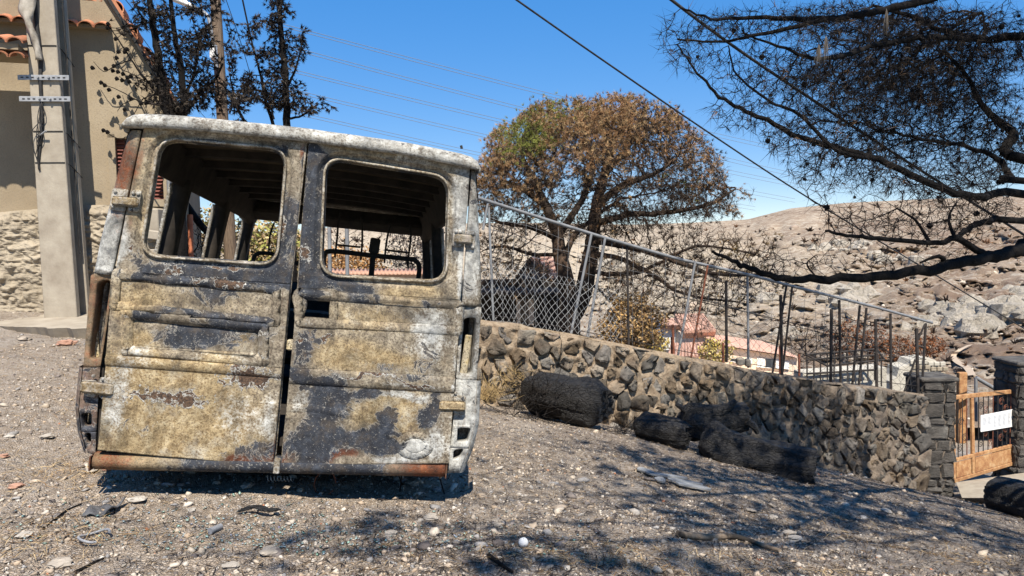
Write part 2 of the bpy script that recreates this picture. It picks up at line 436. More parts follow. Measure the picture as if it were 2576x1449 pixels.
# far side of the ridge, so that the hill is a solid landform
back = HP[-1:].copy(); back[..., :2] *= 1.6; back[..., 2] -= 60
HP = np.concatenate([HP, back], 0)
s = S('burnt_limestone_hillside')
m = s.mapping((1, 1, 2.2))
n1 = s.noise(.03, 8, .62, m, .3); n2 = s.noise(.35, 7, .72, m, .5); n3 = s.noise(1.6, 5, .7, m)
c = s.ramp(n1, [(.36, (.19, .13, .088)), (.52, (.285, .21, .145)), (.68, (.42, .335, .245))])
c = s.mix(s.ramp(n2, [(.50, 0), (.60, .85)]), c, (.52, .45, .355))
c = s.mix(s.ramp(n2, [(.30, .75), (.42, 0)]), c, (.14, .10, .075))
c = s.mix(s.ramp(n3, [(.30, .7), (.42, 0)]), c, (.10, .08, .07))
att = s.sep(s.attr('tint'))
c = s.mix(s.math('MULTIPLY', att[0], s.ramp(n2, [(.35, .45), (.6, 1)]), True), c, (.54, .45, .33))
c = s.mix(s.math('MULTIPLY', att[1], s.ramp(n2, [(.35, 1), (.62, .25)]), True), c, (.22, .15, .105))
M_HILL = s.done(c, .97, s.bump(s.math('ADD', n2, n3), .9, .8), 0, .1)
idx = np.arange(HP.shape[0] * HP.shape[1]).reshape(HP.shape[:2])
quads = np.stack([idx[:-1, :-1], idx[:-1, 1:], idx[1:, 1:], idx[1:, :-1]], -1).reshape(-1, 4)
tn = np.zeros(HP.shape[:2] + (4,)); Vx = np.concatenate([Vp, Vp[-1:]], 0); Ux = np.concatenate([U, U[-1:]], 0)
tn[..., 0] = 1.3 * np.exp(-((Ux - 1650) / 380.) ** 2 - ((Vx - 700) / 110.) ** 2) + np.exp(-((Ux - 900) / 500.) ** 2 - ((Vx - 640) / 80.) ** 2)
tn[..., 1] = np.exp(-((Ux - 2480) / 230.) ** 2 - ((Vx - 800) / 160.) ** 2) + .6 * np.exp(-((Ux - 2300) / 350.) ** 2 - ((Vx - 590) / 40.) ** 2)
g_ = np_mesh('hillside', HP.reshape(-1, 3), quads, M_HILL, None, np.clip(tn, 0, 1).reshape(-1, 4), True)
props(g_, 'bare burnt limestone hillside rising across the valley', kind='structure')
_HU, _HD, _HV = us, D, Vp
_oc = {}
def onhill(u, v):
    """depth of the hillside along the sight line (u, v)"""
    j = int(np.clip(np.searchsorted(us, u), 1, len(us) - 1))
    if j not in _oc:
        col = HP[:-1, j]; q = col - CAM; pd = q @ FW; pv = 724.5 - F * (q @ UP) / pd; o = np.argsort(pv); _oc[j] = (pv[o], pd[o])
    pv, pd = _oc[j]; o = slice(None); return float(np.interp(v, pv[o], pd[o]))

# apron between the garden wall and the hillside, so that the land is closed
ax_ = np.linspace(-16, 22, 70); ay = np.linspace(9.0, 30, 45); AX, AY = np.meshgrid(ax_, ay)
AZ = np.interp(AX, [-16, -5, -1.5, 0, 4, 8, 14, 22], [.3, .1, -.5, -1.3, -3.0, -4.2, -4.8, -5]) - (AY - 9) * .07 + .12 * fbm(np.stack([AX, AY], -1) * .6, 3, 61)
idx = np.arange(AX.size).reshape(AX.shape)
quads = np.stack([idx[:-1, :-1], idx[:-1, 1:], idx[1:, 1:], idx[1:, :-1]], -1).reshape(-1, 4)
tn = np.zeros((AX.size, 4)); tn[:, 0] = .45
g_ = np_mesh('garden_terrain', np.stack([AX, AY, AZ], -1).reshape(-1, 3), quads, M_GROUND, None, tn, True)
props(g_, 'scorched garden terrace below the wall', kind='structure')

# pale footpath winding up the hill
def hillpt(u, v, lift=.05):
    p = P(u, v, onhill(u, v)); p[2] += lift; return p
pp = smooth_path([hillpt(u, v, .12) for u, v in [(2445, 950), (2432, 930), (2408, 915), (2398, 900), (2415, 885), (2440, 872)]], 5)
mb = MB(); ring = []
for i, p in enumerate(pp):
    w = .22
    ring.append([p - np.array([w, 0, 0]), p + np.array([w, 0, .05])])
mb.loft(ring, False, smooth=True)
props(mb.build('path', simple('pale_path_dust', (.36, .27, .19), (.46, .37, .27), 2, .95, 0)), 'thin pale footpath on the hillside', kind='structure')

# limestone outcrops on the hill
M_ROCK = S('pale_limestone')
_n = M_ROCK.noise(.9, 6, .7, M_ROCK.mapping((1, 1, .6))); _n2 = M_ROCK.noise(4, 5, .7)
M_ROCK = M_ROCK.done(M_ROCK.mix(M_ROCK.ramp(_n2, [(.3, .7), (.45, 0)]), M_ROCK.ramp(_n, [(.3, (.30, .26, .20)), (.6, (.52, .46, .375))]), (.16, .13, .11)), .95, M_ROCK.bump(M_ROCK.math('ADD', _n, _n2), 1.0, .5), 0, .1)
def boulder(mb, c, r, seed, squash=.7):
    nu, nv = 13, 9
    th = np.linspace(0, 2 * np.pi, nu + 1)[:-1]; ph = np.linspace(-1.45, 1.45, nv)
    rings = []
    for p in ph:
        d = np.stack([np.cos(th) * np.cos(p), np.sin(th) * np.cos(p), np.full(nu, math.sin(p))], 1)
        k = 1 + .38 * fbm(d * 1.6 + seed * 3.1, 3, seed) ; k = np.round(k * 4) / 4 * .6 + k * .4
        rings.append([c + d[i] * r * k[i] * np.array([1, 1, squash]) for i in range(nu)])
    mb.loft(rings, True, True, True, False)
ROCKS = [((2110, 622), 70, 22, 'long pale ledge of limestone halfway up the burnt hill', 5),
         ((2255, 655), 60, 24, 'rounded pale crag above the lowest black branch', 4),
         ((2130, 745), 62, 42, 'square pale cliff rising behind the fence corner', 5),
         ((2420, 800), 95, 60, 'big broken pale crag on the lower right hill slope', 7),
         ((2560, 770), 40, 70, 'tall pale rock face cut by the picture edge', 4),
         ((2290, 815), 60, 26, 'low whitish rock spur above the end of the fence', 5),
         ((1530, 650), 90, 60, 'pale rounded rock mass seen between the two pine stems', 6),
         ((1990, 835), 45, 30, 'small pale bluff just past the tiled house', 4),
         ((1860, 760), 80, 30, 'pale scree ledge behind the low pine branches', 5)]
for k, ((u, v), ru, rv, lab, n) in enumerate(ROCKS):
    d = onhill(u, v + rv * .5); base = P(u, v + rv * .5, d); pxm = d / F
    t = thing('rock_outcrop', lab, 'rock', base, 'limestone outcrops on the hill')
    r_ = random.Random(k)
    for i in range(n * 3):
        mb = MB(); a_x = r_.uniform(-.95, .95); vv_ = v + rv * r_.uniform(-.55, .6) * (1 - abs(a_x) * .5); uu_ = u + ru * a_x
        c = P(uu_, vv_, onhill(uu_, vv_)); c[2] -= .1 * rv * pxm
        boulder(mb, c, max(rv, ru * .35) * pxm * r_.choice([.25, .35, .5, .8, .95]), k * 40 + i, .8)
        mb.build('boulder', M_ROCK, t)

# loose rock and burnt scrub dotted over the hill (uncountable)
rh = np.random.default_rng(91)
nr = 5200; ii = (rh.beta(1.1, 1.6, nr) * (HP.shape[0] - 4)).astype(int) + 1; jj = rh.integers(60, HP.shape[1] - 40, nr)
pos = HP[ii, jj] + rh.normal(0, .5, (nr, 3)) * np.array([1, 1, 0]); dd_ = np.linalg.norm(pos - CAM, axis=1)
clump = fbm(np.stack([jj / 9., ii / 7.], -1), 3, 95); kp = clump > rh.uniform(-.6, .7, nr); pos, dd_ = pos[kp], dd_[kp]
szr = np.exp(rh.normal(math.log(.0016), .5, len(pos))) * dd_
tr_ = np.array([(.50, .43, .34), (.38, .31, .24), (.28, .22, .17)])[rh.choice(3, len(pos))] * rh.uniform(.8, 1.15, (len(pos), 1))
g_ = scatter_stones('hill_rubble', pos, szr, tr_, rh, ICO, ICF, .7, M_STONE); props(g_, 'pale rock rubble dotted over the burnt hillside', 'rubble', kind='stuff')
nr = 5200; ii = (rh.beta(1.0, 1.3, nr) * (HP.shape[0] - 4)).astype(int) + 1; jj = rh.integers(60, HP.shape[1] - 40, nr)
pos = HP[ii, jj] + rh.normal(0, .5, (nr, 3)) * np.array([1, 1, 0]); dd_ = np.linalg.norm(pos - CAM, axis=1)
kp = fbm(np.stack([jj / 13., ii / 8.], -1), 3, 97) > rh.uniform(-.7, .6, nr); pos, dd_ = pos[kp], dd_[kp]
szr = np.exp(rh.normal(math.log(.0024), .4, len(pos))) * dd_; m_ = len(pos); nb = 9
d3 = rh.normal(0, 1, (m_ * nb, 3)); d3[:, 2] = np.abs(d3[:, 2]) + .5; d3 /= np.linalg.norm(d3, axis=1, keepdims=True); pr = np.repeat(pos, nb, 0); sr = np.repeat(szr, nb)[:, None]
sd = np.cross(d3, rh.normal(0, 1, (m_ * nb, 3))); sd /= np.linalg.norm(sd, axis=1, keepdims=True)
V = np.stack([pr - sd * sr * .35, pr + sd * sr * .35, pr + d3 * sr * 1.6], 1).reshape(-1, 3)
ts_ = np.array([(.05, .036, .028), (.09, .06, .042), (.16, .085, .045)])[rh.choice(3, m_, p=[.5, .35, .15])]
g_ = np_mesh('hill_undergrowth', V, np.arange(len(V)).reshape(-1, 3), M_LITTER, None, np.repeat(ts_, 3 * nb, 0)); props(g_, 'burnt low scrub dotted over the hillside', 'scrub', kind='stuff')
# ================================================================== BURNT VAN
VYAW, VPIT, VROL = 0.1809, -0.0526, 0.119
VT = np.array([-1.1519, 3.5606, 0.2018])
def _R(yaw, pit, rol):
    cy, sy = math.cos(yaw), math.sin(yaw); cp, sp = math.cos(pit), math.sin(pit); cr, sr = math.cos(rol), math.sin(rol)
    return np.array([[cy, -sy, 0], [sy, cy, 0], [0, 0, 1]]) @ np.array([[1, 0, 0], [0, cp, -sp], [0, sp, cp]]) @ np.array([[cr, 0, sr], [0, 1, 0], [-sr, 0, cr]])
VR = _R(VYAW, VPIT, VROL)
def vl(u, v, y=0.0):
    """point of the van's own cross plane y that the photograph shows at (u, v) -> (x, z)"""
    o = VR.T @ (CAM - VT)
    d = VR.T @ (FW + RT * ((u - 1288) / F) - UP * ((v - 724.5) / F))
    t = (y - o[1]) / d[1]; p = o + t * d
    return np.array([p[0], p[2]])
def vl3(u, v, y=0.0):
    p = vl(u, v, y); return np.array([p[0], y, p[1]])
def VW(p): return VR @ np.asarray(p, float) + VT
PXM = 0.00190

van = thing('burnt_van', 'burnt-out van shell with empty windows, standing tail to the camera', 'van')
van.matrix_world = Matrix([[*VR[i], VT[i]] for i in range(3)] + [[0, 0, 0, 1]])

# ---- fire scorch map: (u, v, ru, rv, channel, amount); 0 ochre, 1 soot, 2 rust, 3 ash
SCORCH = [
    (440, 1020, 250, 120, 0, .95), (400, 1110, 200, 50, 0, .9), (340, 740, 90, 60, 0, .6), (560, 770, 170, 45, 0, .35),
    (320, 860, 60, 90, 0, .45), (610, 868, 28, 22, 0, .9), (370, 860, 40, 30, 0, .6), (480, 930, 220, 30, 0, .7),
    (400, 330, 60, 40, 0, .55), (340, 480, 40, 140, 0, .5), (560, 335, 160, 12, 0, .3), (640, 1110, 110, 35, 0, .25),
    (520, 688, 190, 30, 1, .95), (690, 680, 60, 45, 1, .95), (715, 560, 34, 110, 1, .85), (545, 750, 75, 42, 1, .55),
    (530, 855, 90, 36, 1, .9), (430, 850, 40, 25, 1, .35), (655, 840, 40, 60, 1, .35), (640, 1125, 70, 30, 1, .6), (450, 795, 150, 10, 1, .6),
    (600, 1040, 60, 70, 3, .45), (300, 1000, 34, 80, 3, .6), (680, 1050, 26, 80, 3, .5), (330, 910, 50, 40, 3, .45),
    (640, 1135, 90, 24, 2, .75), (600, 1145, 40, 14, 2, .6), (300, 600, 25, 90, 2, .3),
    (310, 420, 40, 130, 2, .8), (280, 560, 45, 90, 3, .95), (250, 640, 40, 60, 3, .8), (300, 330, 30, 60, 0, .4),
    (785, 560, 36, 170, 1, .95), (800, 400, 30, 60, 1, .45), (870, 712, 90, 28, 1, .95), (770, 720, 30, 60, 1, .8), (1030, 728, 110, 26, 0, .7), (1020, 740, 60, 14, 2, .35),
    (930, 790, 130, 36, 0, .55), (1080, 800, 60, 40, 3, .6), (1010, 780, 40, 40, 1, .35), (880, 880, 130, 50, 0, .75), (1000, 905, 140, 30, 0, .7),
    (765, 880, 36, 90, 1, .6), (770, 870, 26, 60, 2, .6), (1090, 870, 60, 60, 3, .55), (800, 940, 70, 14, 1, .8), (970, 922, 60, 18, 1, .55), (1075, 920, 40, 24, 1, .45),
    (980, 1030, 120, 80, 0, .95), (1000, 985, 130, 16, 3, .7), (835, 1000, 55, 65, 1, .95), (760, 990, 30, 40, 3, .5), (930, 985, 40, 22, 1, .8), (1065, 1040, 36, 40, 1, .8), (970, 1055, 30, 36, 1, .8), (1100, 1000, 24, 60, 1, .5),
    (790, 1105, 90, 60, 1, .95), (920, 1105, 100, 34, 1, .95), (800, 1130, 90, 24, 2, .85), (870, 1140, 60, 14, 2, .6), (1042, 1118, 38, 26, 3, 1.3), (1105, 1100, 30, 70, 3, .6), (780, 1060, 60, 40, 2, .35), (1000, 1150, 60, 14, 3, .5),
    (1180, 560, 50, 150, 3, .75), (1190, 680, 40, 90, 3, .7), (1190, 480, 30, 90, 1, .35), (1150, 480, 26, 80, 3, .4), (1100, 430, 70, 16, 0, .35), (1180, 720, 20, 40, 1, .4),
    (950, 380, 150, 18, 0, .5), (860, 380, 60, 20, 0, .4), (1050, 395, 60, 14, 3, .5), (740, 350, 30, 30, 3, .5), (430, 320, 90, 14, 3, .5),
]
SCARS = [(420, 996, 108, 26), (630, 945, 95, 26), (432, 676, 30, 20), (545, 676, 42, 9), (586, 680, 28, 9), (712, 580, 14, 38), (560, 715, 120, 6), (770, 640, 16, 26), (340, 634, 22, 8),
         (660, 862, 12, 40), (905, 946, 90, 5), (1040, 962, 90, 5), (760, 860, 14, 14), (818, 852, 10, 10)]
LINES = [(404, 346, 716, 374, 9, 1, .8), (404, 346, 352, 640, 7, 1, .45), (718, 376, 694, 662, 6, 1, .4), (352, 642, 690, 668, 6, 3, .7),
         (822, 394, 1130, 446, 9, 1, .8), (818, 396, 806, 690, 7, 1, .5), (1130, 446, 1122, 708, 6, 2, .35), (808, 694, 1120, 712, 6, 3, .7),
         (768, 340, 690, 1168, 9, 2, .7), (762, 340, 700, 1000, 5, 3, .5), (780, 350, 708, 1165, 7, 2, .5), (366, 305, 252, 1130, 7, 2, .5), (1182, 412, 1130, 1160, 7, 3, .6),
         (252, 1128, 690, 1168, 7, 2, .6), (708, 1166, 1128, 1160, 8, 2, .7), (298, 692, 698, 730, 5, 1, .7), (292, 770, 697, 812, 5, 3, .5), (320, 786, 668, 820, 9, 1, .8), (322, 886, 668, 910, 5, 3, .6),
         (752, 738, 1152, 768, 5, 1, .6), (756, 814, 1148, 834, 5, 3, .6), (735, 930, 1140, 958, 9, 1, .55), (735, 945, 1140, 970, 5, 3, .7), (735, 922, 1140, 948, 7, 2, .35)]
_sl = [(vl(a, b), vl(c_, d_), w * PXM, ch, am) for a, b, c_, d_, w, ch, am in LINES]
_sc = [(vl(u, v), ru * PXM, rv * PXM, ch, a) for u, v, ru, rv, ch, a in SCORCH]
_ss = [(vl(u, v), ru * PXM, rv * PXM) for u, v, ru, rv in SCARS]
def scorch(V):
    """burn pattern of the steel: tint rgba = ochre, soot, rust, ash; second value = blister scars"""
    q = np.stack([V[:, 0], V[:, 2]], 1); t = np.zeros((len(V), 4)); sc = np.zeros(len(V))
    w = q + .03 * np.stack([fbm(q * 6, 3, 71), fbm(q * 6 + 9, 3, 72)], 1)
    for c, rx, rz, ch, a in _sc:
        g = np.exp(-1.1 * (((w[:, 0] - c[0]) / rx) ** 2 + ((w[:, 1] - c[1]) / rz) ** 2) ** 1.5)
        t[:, ch] += a * g
    for A, B, wd, ch, am in _sl:
        e = B - A; tt = np.clip(((w - A) @ e) / (e @ e), 0, 1); dd = np.linalg.norm(w * .35 + q * .65 - (A + tt[:, None] * e), axis=1)
        t[:, ch] += am * np.exp(-(dd / wd) ** 2) * (.6 + .5 * fbm(q * 7 + ch, 2, 77))
    w2 = q + .022 * np.stack([fbm(q * 16, 2, 75), fbm(q * 16 + 9, 2, 76)], 1)
    for c, rx, rz in _ss:
        r = np.sqrt(((w2[:, 0] - c[0]) / rx) ** 2 + ((w2[:, 1] - c[1]) / rz) ** 2)
        sc = np.maximum(sc, np.clip(1.5 - r, 0, 1.5) / 1.5)
    return np.clip(t, 0, 1), sc
def add_attr(o, name, kind, arr):
    a = o.data.attributes.new(name, kind, 'POINT')
    a.data.foreach_set('color' if kind == 'FLOAT_COLOR' else 'value', np.asarray(arr, np.float32).ravel())
def scorched(o, even=None):
    me = o.data; V = np.zeros(len(me.vertices) * 3, np.float32); me.vertices.foreach_get('co', V); V = V.reshape(-1, 3).astype(float)
    if even is None: t, sc = scorch(V)
    else: t = np.tile(np.array(even, float), (len(V), 1)); sc = np.zeros(len(V))
    add_attr(o, 'scorch', 'FLOAT_COLOR', np.column_stack([t[:, :3], np.ones(len(V))]))
    add_attr(o, 'ash', 'FLOAT', t[:, 3]); add_attr(o, 'scar', 'FLOAT', sc)
    return o

s = S('fire_scorched_steel')
v = s.pos
nl, nm, nf, nx = s.noise(3.2, 6, .62, v), s.noise(17, 6, .68, v, .4), s.noise(95, 4, .72, v), s.noise(260, 3, .7, v)
ch = s.sep(s.attr('scorch')); ash = s.attr('ash', 'Fac'); scar = s.attr('scar', 'Fac')
def thr(val, amt, lo, hi):
    a = s.math('ADD', val, s.math('MULTIPLY', s.math('SUBTRACT', nm, .5), amt))
    a = s.math('ADD', a, s.math('MULTIPLY', s.math('SUBTRACT', nf, .5), amt * 1.5))
    a = s.math('ADD', a, s.math('MULTIPLY', s.math('SUBTRACT', nl, .5), .7))
    return s.ramp(a, [(lo, 0), (hi, 1)])
base = s.ramp(nm, [(.28, (.11, .09, .065)), (.5, (.27, .225, .16)), (.74, (.45, .40, .31))])
base = s.mix(s.ramp(nf, [(.40, .8), (.52, 0)]), base, (.07, .05, .035))
ochre = s.ramp(nm, [(.25, (.14, .09, .042)), (.5, (.33, .245, .13)), (.75, (.48, .395, .25))])
ochre = s.mix(s.ramp(s.noise(7, 5, .7, v), [(.52, 0), (.72, .7)]), ochre, (.38, .37, .32))
ochre = s.mix(s.ramp(nf, [(.38, .8), (.52, 0)]), ochre, (.11, .065, .025))
ochre = s.mix(s.ramp(nx, [(.57, 0), (.66, .6)]), ochre, (.60, .50, .32))
soot = s.ramp(nm, [(.3, (.012, .012, .015)), (.55, (.032, .036, .045)), (.75, (.085, .095, .115))])
soot = s.mix(s.ramp(nf, [(.57, 0), (.68, .6)]), soot, (.32, .305, .27))
soot = s.mix(s.ramp(s.noise(11, 5, .7, v), [(.5, 0), (.7, .6)]), soot, (.10, .075, .05))
rust = s.ramp(nm, [(.3, (.045, .018, .010)), (.6, (.17, .055, .022)), (.8, (.33, .14, .06))])
ashc = s.ramp(nm, [(.3, (.17, .17, .165)), (.5, (.42, .41, .37)), (.7, (.62, .61, .56))])
ashc = s.mix(s.ramp(nf, [(.34, .6), (.50, 0)]), ashc, (.13, .12, .11))
c = s.mix(thr(ch[0], .7, .2, .75), base, ochre)
c = s.mix(thr(ash, .9, .3, .7), c, ashc)
c = s.mix(thr(ch[2], .8, .35, .8), c, rust)
c = s.mix(s.math('MULTIPLY', thr(ch[1], .5, .12, .85), .8), c, s.mix(.35, soot, (.03, .022, .016)))
c = s.mix(thr(ch[1], .9, .50, .62), c, soot)
c = s.mix(1.0, c, s.ramp(s.noise(5.5, 5, .65, v, .6), [(.3, .42), (.5, .95), (.7, 1.15)]), 'MULTIPLY')
c = s.mix(1.0, c, s.ramp(s.noise(34, 6, .78, v, .3), [(.3, .55), (.5, 1.0), (.72, 1.35)]), 'MULTIPLY')
drip = s.noise(9, 5, .7, s.mapping((6, 6, .55), v))
c = s.mix(s.ramp(drip, [(.56, 0), (.74, .55)]), c, (.085, .05, .028))
flk = s.math('ADD', s.math('MULTIPLY', ch[1], .35), s.noise(8.5, 7, .72, v, 1.2))
c = s.mix(s.ramp(flk, [(.66, 0), (.675, .9)]), c, soot)
c = s.mix(s.ramp(flk, [(.64, 0), (.655, .3), (.668, .3), (.675, 0)]), c, (.60, .55, .46))
fl = s.math('ADD', nf, s.math('MULTIPLY', s.math('SUBTRACT', nx, .5), .7))
c = s.mix(s.ramp(fl, [(.68, 0), (.75, .55)]), c, (.60, .56, .46))
sv = s.math('ADD', scar, s.math('MULTIPLY', s.math('SUBTRACT', s.noise(24, 5, .7, v, 1.5), .5), 1.9))
sv = s.math('ADD', sv, s.math('MULTIPLY', s.math('SUBTRACT', s.noise(42, 3, .6, v), .5), .7))
c = s.mix(s.ramp(sv, [(.60, 0), (.64, 1)]), c, s.ramp(nf, [(.4, (.03, .02, .015)), (.6, (.13, .08, .05))]))
c = s.mix(s.ramp(sv, [(.50, 0), (.54, 1), (.60, 1), (.64, 0)]), c, (.72, .70, .64))
hh = s.math('ADD', s.math('MULTIPLY', nf, .9), s.math('ADD', s.math('MULTIPLY', nx, .5), s.math('MULTIPLY', s.ramp(sv, [(.48, 0), (.56, 1), (.64, .2)]), 1.2)))
rg_ = s.ramp(nf, [(.35, .6), (.6, .95)])
M_STEEL = s.done(c, rg_, s.bump(hh, .9, .005), 0.0, .3)
M_DARK = simple('soot_black_steel', (.010, .009, .008), (.045, .036, .028), 9, .85, .5, 60, .004)
M_INROOF = simple('smoked_roof_lining_steel', (.03, .024, .016), (.16, .125, .08), 5, .8, .4, 50, .004)
M_HINGE = S('scorched_hinge_paint')
_a = M_HINGE.noise(22, 5, .7, M_HINGE.pos); _b = M_HINGE.noise(120, 3, .7, M_HINGE.pos)
M_HINGE = M_HINGE.done(M_HINGE.mix(M_HINGE.ramp(_b, [(.38, 1), (.47, 0)]), M_HINGE.ramp(_a, [(.32, (.26, .22, .16)), (.52, (.46, .40, .28)), (.72, (.44, .32, .12))]), (.05, .035, .02)), .7, M_HINGE.bump(_b, .4, .003))

# ---- plate with hole, made of loops of (2d outline, y)
def ray_poly(c, ang, poly):
    d = np.array([math.cos(ang), math.sin(ang)]); best = 0
    n = len(poly)
    for i in range(n):
        a = poly[i] - c; b = poly[(i + 1) % n] - c; e = b - a
        den = d[0] * e[1] - d[1] * e[0]
        if abs(den) < 1e-12: continue
        t = (a[0] * e[1] - a[1] * e[0]) / den; u = (a[0] * d[1] - a[1] * d[0]) / den
        if t > 0 and -1e-6 <= u <= 1 + 1e-6: best = max(best, t)
    return c + d * best
def round_poly(pts, r, n=6):
    pts = [np.asarray(p, float) for p in pts]; out = []
    for i in range(len(pts)):
        p0, p1, p2 = pts[i - 1], pts[i], pts[(i + 1) % len(pts)]
        a = p0 - p1; b = p2 - p1; la, lb = np.linalg.norm(a), np.linalg.norm(b); rr = min(r, la * .45, lb * .45)
        A = p1 + a / la * rr; B = p1 + b / lb * rr
        for k in range(n + 1):
            t = k / n; out.append((1 - t) ** 2 * A + 2 * t * (1 - t) * p1 + t * t * B)
    return np.array(out)
def grow(poly, k):
    """offset an outline outwards (k in its own units)"""
    n = len(poly); c = poly.mean(0); out = []
    for i in range(n):
        t = poly[(i + 1) % n] - poly[i - 1]; nn = np.array([t[1], -t[0]]); nn /= np.linalg.norm(nn) + 1e-9
        if nn @ (poly[i] - c) < 0: nn = -nn
        out.append(poly[i] + nn * k)
    return np.array(out)
def ring_plate(mb, outer, loops, n=96, sub=7):
    """outer (poly, y) to successive loops; all star-shaped about the hole's centre"""
    c = loops[-1][0].mean(0); rings = []
    angs = set(np.round(np.linspace(-math.pi, math.pi, n, endpoint=False), 5))
    for p in outer[0]: angs.add(round(math.atan2(p[1] - c[1], p[0] - c[0]), 5))
    angs = sorted(angs)
    allp = [outer] + loops
    samp = [np.array([ray_poly(c, a, np.asarray(pl)) for a in angs]) for pl, y in allp]
    for i in range(len(allp)):
        if i == 1:
            for k in range(1, sub):
                t = k / sub; q = samp[0] * (1 - t) + samp[1] * t; y = allp[0][1] * (1 - t) + allp[1][1] * t
                rings.append([np.array([p[0], y, p[1]]) for p in q])
        rings.append([np.array([p[0], allp[i][1], p[1]]) for p in samp[i]])
    mb.loft([r[::-1] for r in rings], True, False, False, True)
def quadpx(pts, y=0.0): return [vl(u, v, y) for u, v in pts]

def solid(o, th, off=-1.0):
    m = o.modifiers.new('thickness', 'SOLIDIFY'); m.thickness = th; m.offset = off; return o
def sdf_box(p, quad):
    """signed distance (px, negative inside) to a convex quad given in px"""
    d = np.full(len(p), -1e9); n = len(quad)
    for i in range(n):
        a = np.array(quad[i], float); b = np.array(quad[(i + 1) % n], float); e = b - a
        nn = np.array([e[1], -e[0]]) / np.linalg.norm(e)
        d = np.maximum(d, (p - a) @ nn)
    return d
def sstep(x, a, b):
    t = np.clip((x - a) / (b - a), 0, 1); return t * t * (3 - 2 * t)
def lower_panel(mb, quad, relief, ns=150, nt=150, hole=None):
    """quad px: TL TR BR BL; relief(px) -> metres towards the camera"""
    TL, TR, BR, BL = [np.array(q, float) for q in quad]
    ss = np.linspace(0, 1, ns + 1); tt = np.linspace(0, 1, nt + 1)
    if hole: ss = np.unique(np.concatenate([ss, hole[:2]])); tt = np.unique(np.concatenate([tt, hole[2:]]))
    Sg, Tg = np.meshgrid(ss, tt)
    px = (TL * ((1 - Sg) * (1 - Tg))[..., None] + TR * (Sg * (1 - Tg))[..., None] + BR * (Sg * Tg)[..., None] + BL * ((1 - Sg) * Tg)[..., None])
    h = relief(px.reshape(-1, 2)).reshape(Sg.shape)
    o_ = VR.T @ (CAM - VT); dd_ = (FW + RT * ((px[..., :1] - 1288) / F) - UP * ((px[..., 1:] - 724.5) / F)) @ VR
    tt_ = -o_[1] / dd_[..., 1]; pts = np.stack([o_[0] + tt_ * dd_[..., 0], o_[2] + tt_ * dd_[..., 2]], -1)
    h = h + .0035 * fbm(pts * 5, 3, 81)
    V = np.stack([pts[..., 0], -h, pts[..., 1]], -1)
    idx = np.arange(Sg.size).reshape(Sg.shape); fs = []
    for i in range(Sg.shape[0] - 1):
        for j in range(Sg.shape[1] - 1):
            if hole and hole[0] <= ss[j] + 1e-6 and ss[j + 1] <= hole[1] + 1e-6 and hole[2] <= tt[i] + 1e-6 and tt[i + 1] <= hole[3] + 1e-6: continue
            fs.append((idx[i, j], idx[i + 1, j], idx[i + 1, j + 1], idx[i, j + 1]))
    mb.add(V.reshape(-1, 3), fs, True)

def hinge(door, q, kn, bolts, proud=.012):
    """q: plate outline px (list), kn: knuckle bar px ((u,v) ends, half height px)"""
    mb = MB()
    for pl in q:
        o = round_poly(quadpx(pl), .012, 4)
        mb.loft([[np.array([p[0], -.001, p[1]]) for p in o], [np.array([p[0], -proud * .55, p[1]]) for p in o], [np.array([p[0], -proud * .75, p[1]]) for p in (o - o.mean(0)) * .95 + o.mean(0)]], True, False, True, False)
    h = scorched(mb.build('hinge', M_STEEL, door, local=True), (.5, .1, .3, .5))
    (a, b, hh) = kn; A = vl3(*a); B = vl3(*b); mb = MB()
    ax = (B - A); L = np.linalg.norm(ax); ax /= L; az = np.cross(ax, [0, 1, 0]) * -1
    mb.box((A + B) / 2 + np.array([0, -proud - .012, 0]), (L / 2, .011, hh * PXM), [ax, [0, 1, 0], az], .011)
    scorched(mb.build('knuckle', M_STEEL, h, local=True), (.8, .12, .3, .35))
    for u, v in bolts:
        mb = MB(); c = vl3(u, v); mb.tube([c + [0, -proud * .7, 0], c + [0, -proud * .7 - .007, 0], c + [0, -proud * .7 - .010, 0]], [.0085, .0085, .004], 8, False)
        scorched(mb.build('bolt', M_STEEL, h, local=True), (.4, .1, .2, .6))

# ---- left rear door
LD_SPLIT = [(290, 686), (738, 716)]
mb = MB()
win = round_poly(quadpx([(402, 348), (718, 376), (692, 664), (354, 640)]), .085, 9)
outer = np.array(quadpx([(366, 303), (450, 309), (560, 319), (660, 328), (769, 338), (752, 520), (731, 716), (600, 707), (440, 696), (290, 686), (318, 530), (345, 400)]))
ring_plate(mb, (outer, 0.0), [(grow(win, .044), 0.0), (grow(win, .040), .002), (grow(win, .030), .024), (grow(win, .014), .027), (grow(win, .010), .018), (grow(win, .002), .018), (win, .026), (grow(win, -.003), .05)], 110, 7)
def relief_l(p):
    f1 = sdf_box(p, [(298, 692), (698, 728), (697, 812), (292, 770)])
    f2 = sdf_box(p, [(318, 786), (668, 820), (668, 908), (322, 884)])
    f3 = sdf_box(p, [(344, 812), (640, 842), (640, 902), (342, 880)])
    h = -.009 * (1 - sstep(f1, -6, 0)) + .009 * np.exp(-((f1 - 1) / 2.6) ** 2)
    h = h - .034 * (1 - sstep(f2, -12, 0)) + .008 * np.exp(-((f2 - 2) / 3.) ** 2)
    h = h + .020 * (1 - sstep(f3, -4, 2))
    yy = p[:, 1] - (p[:, 0] - 300) * .075
    h = h + .009 * np.exp(-((yy - 905) / 5.) ** 2) - .007 * sstep(yy, 905, 918)
    h = h - .012 * np.exp(-(((p[:, 0] - 590) / 80) ** 2 + ((p[:, 1] - 1060) / 50) ** 2)) * .8
    return h
lower_panel(mb, [(290, 686), (731, 716), (688, 1170), (250, 1130)], relief_l)
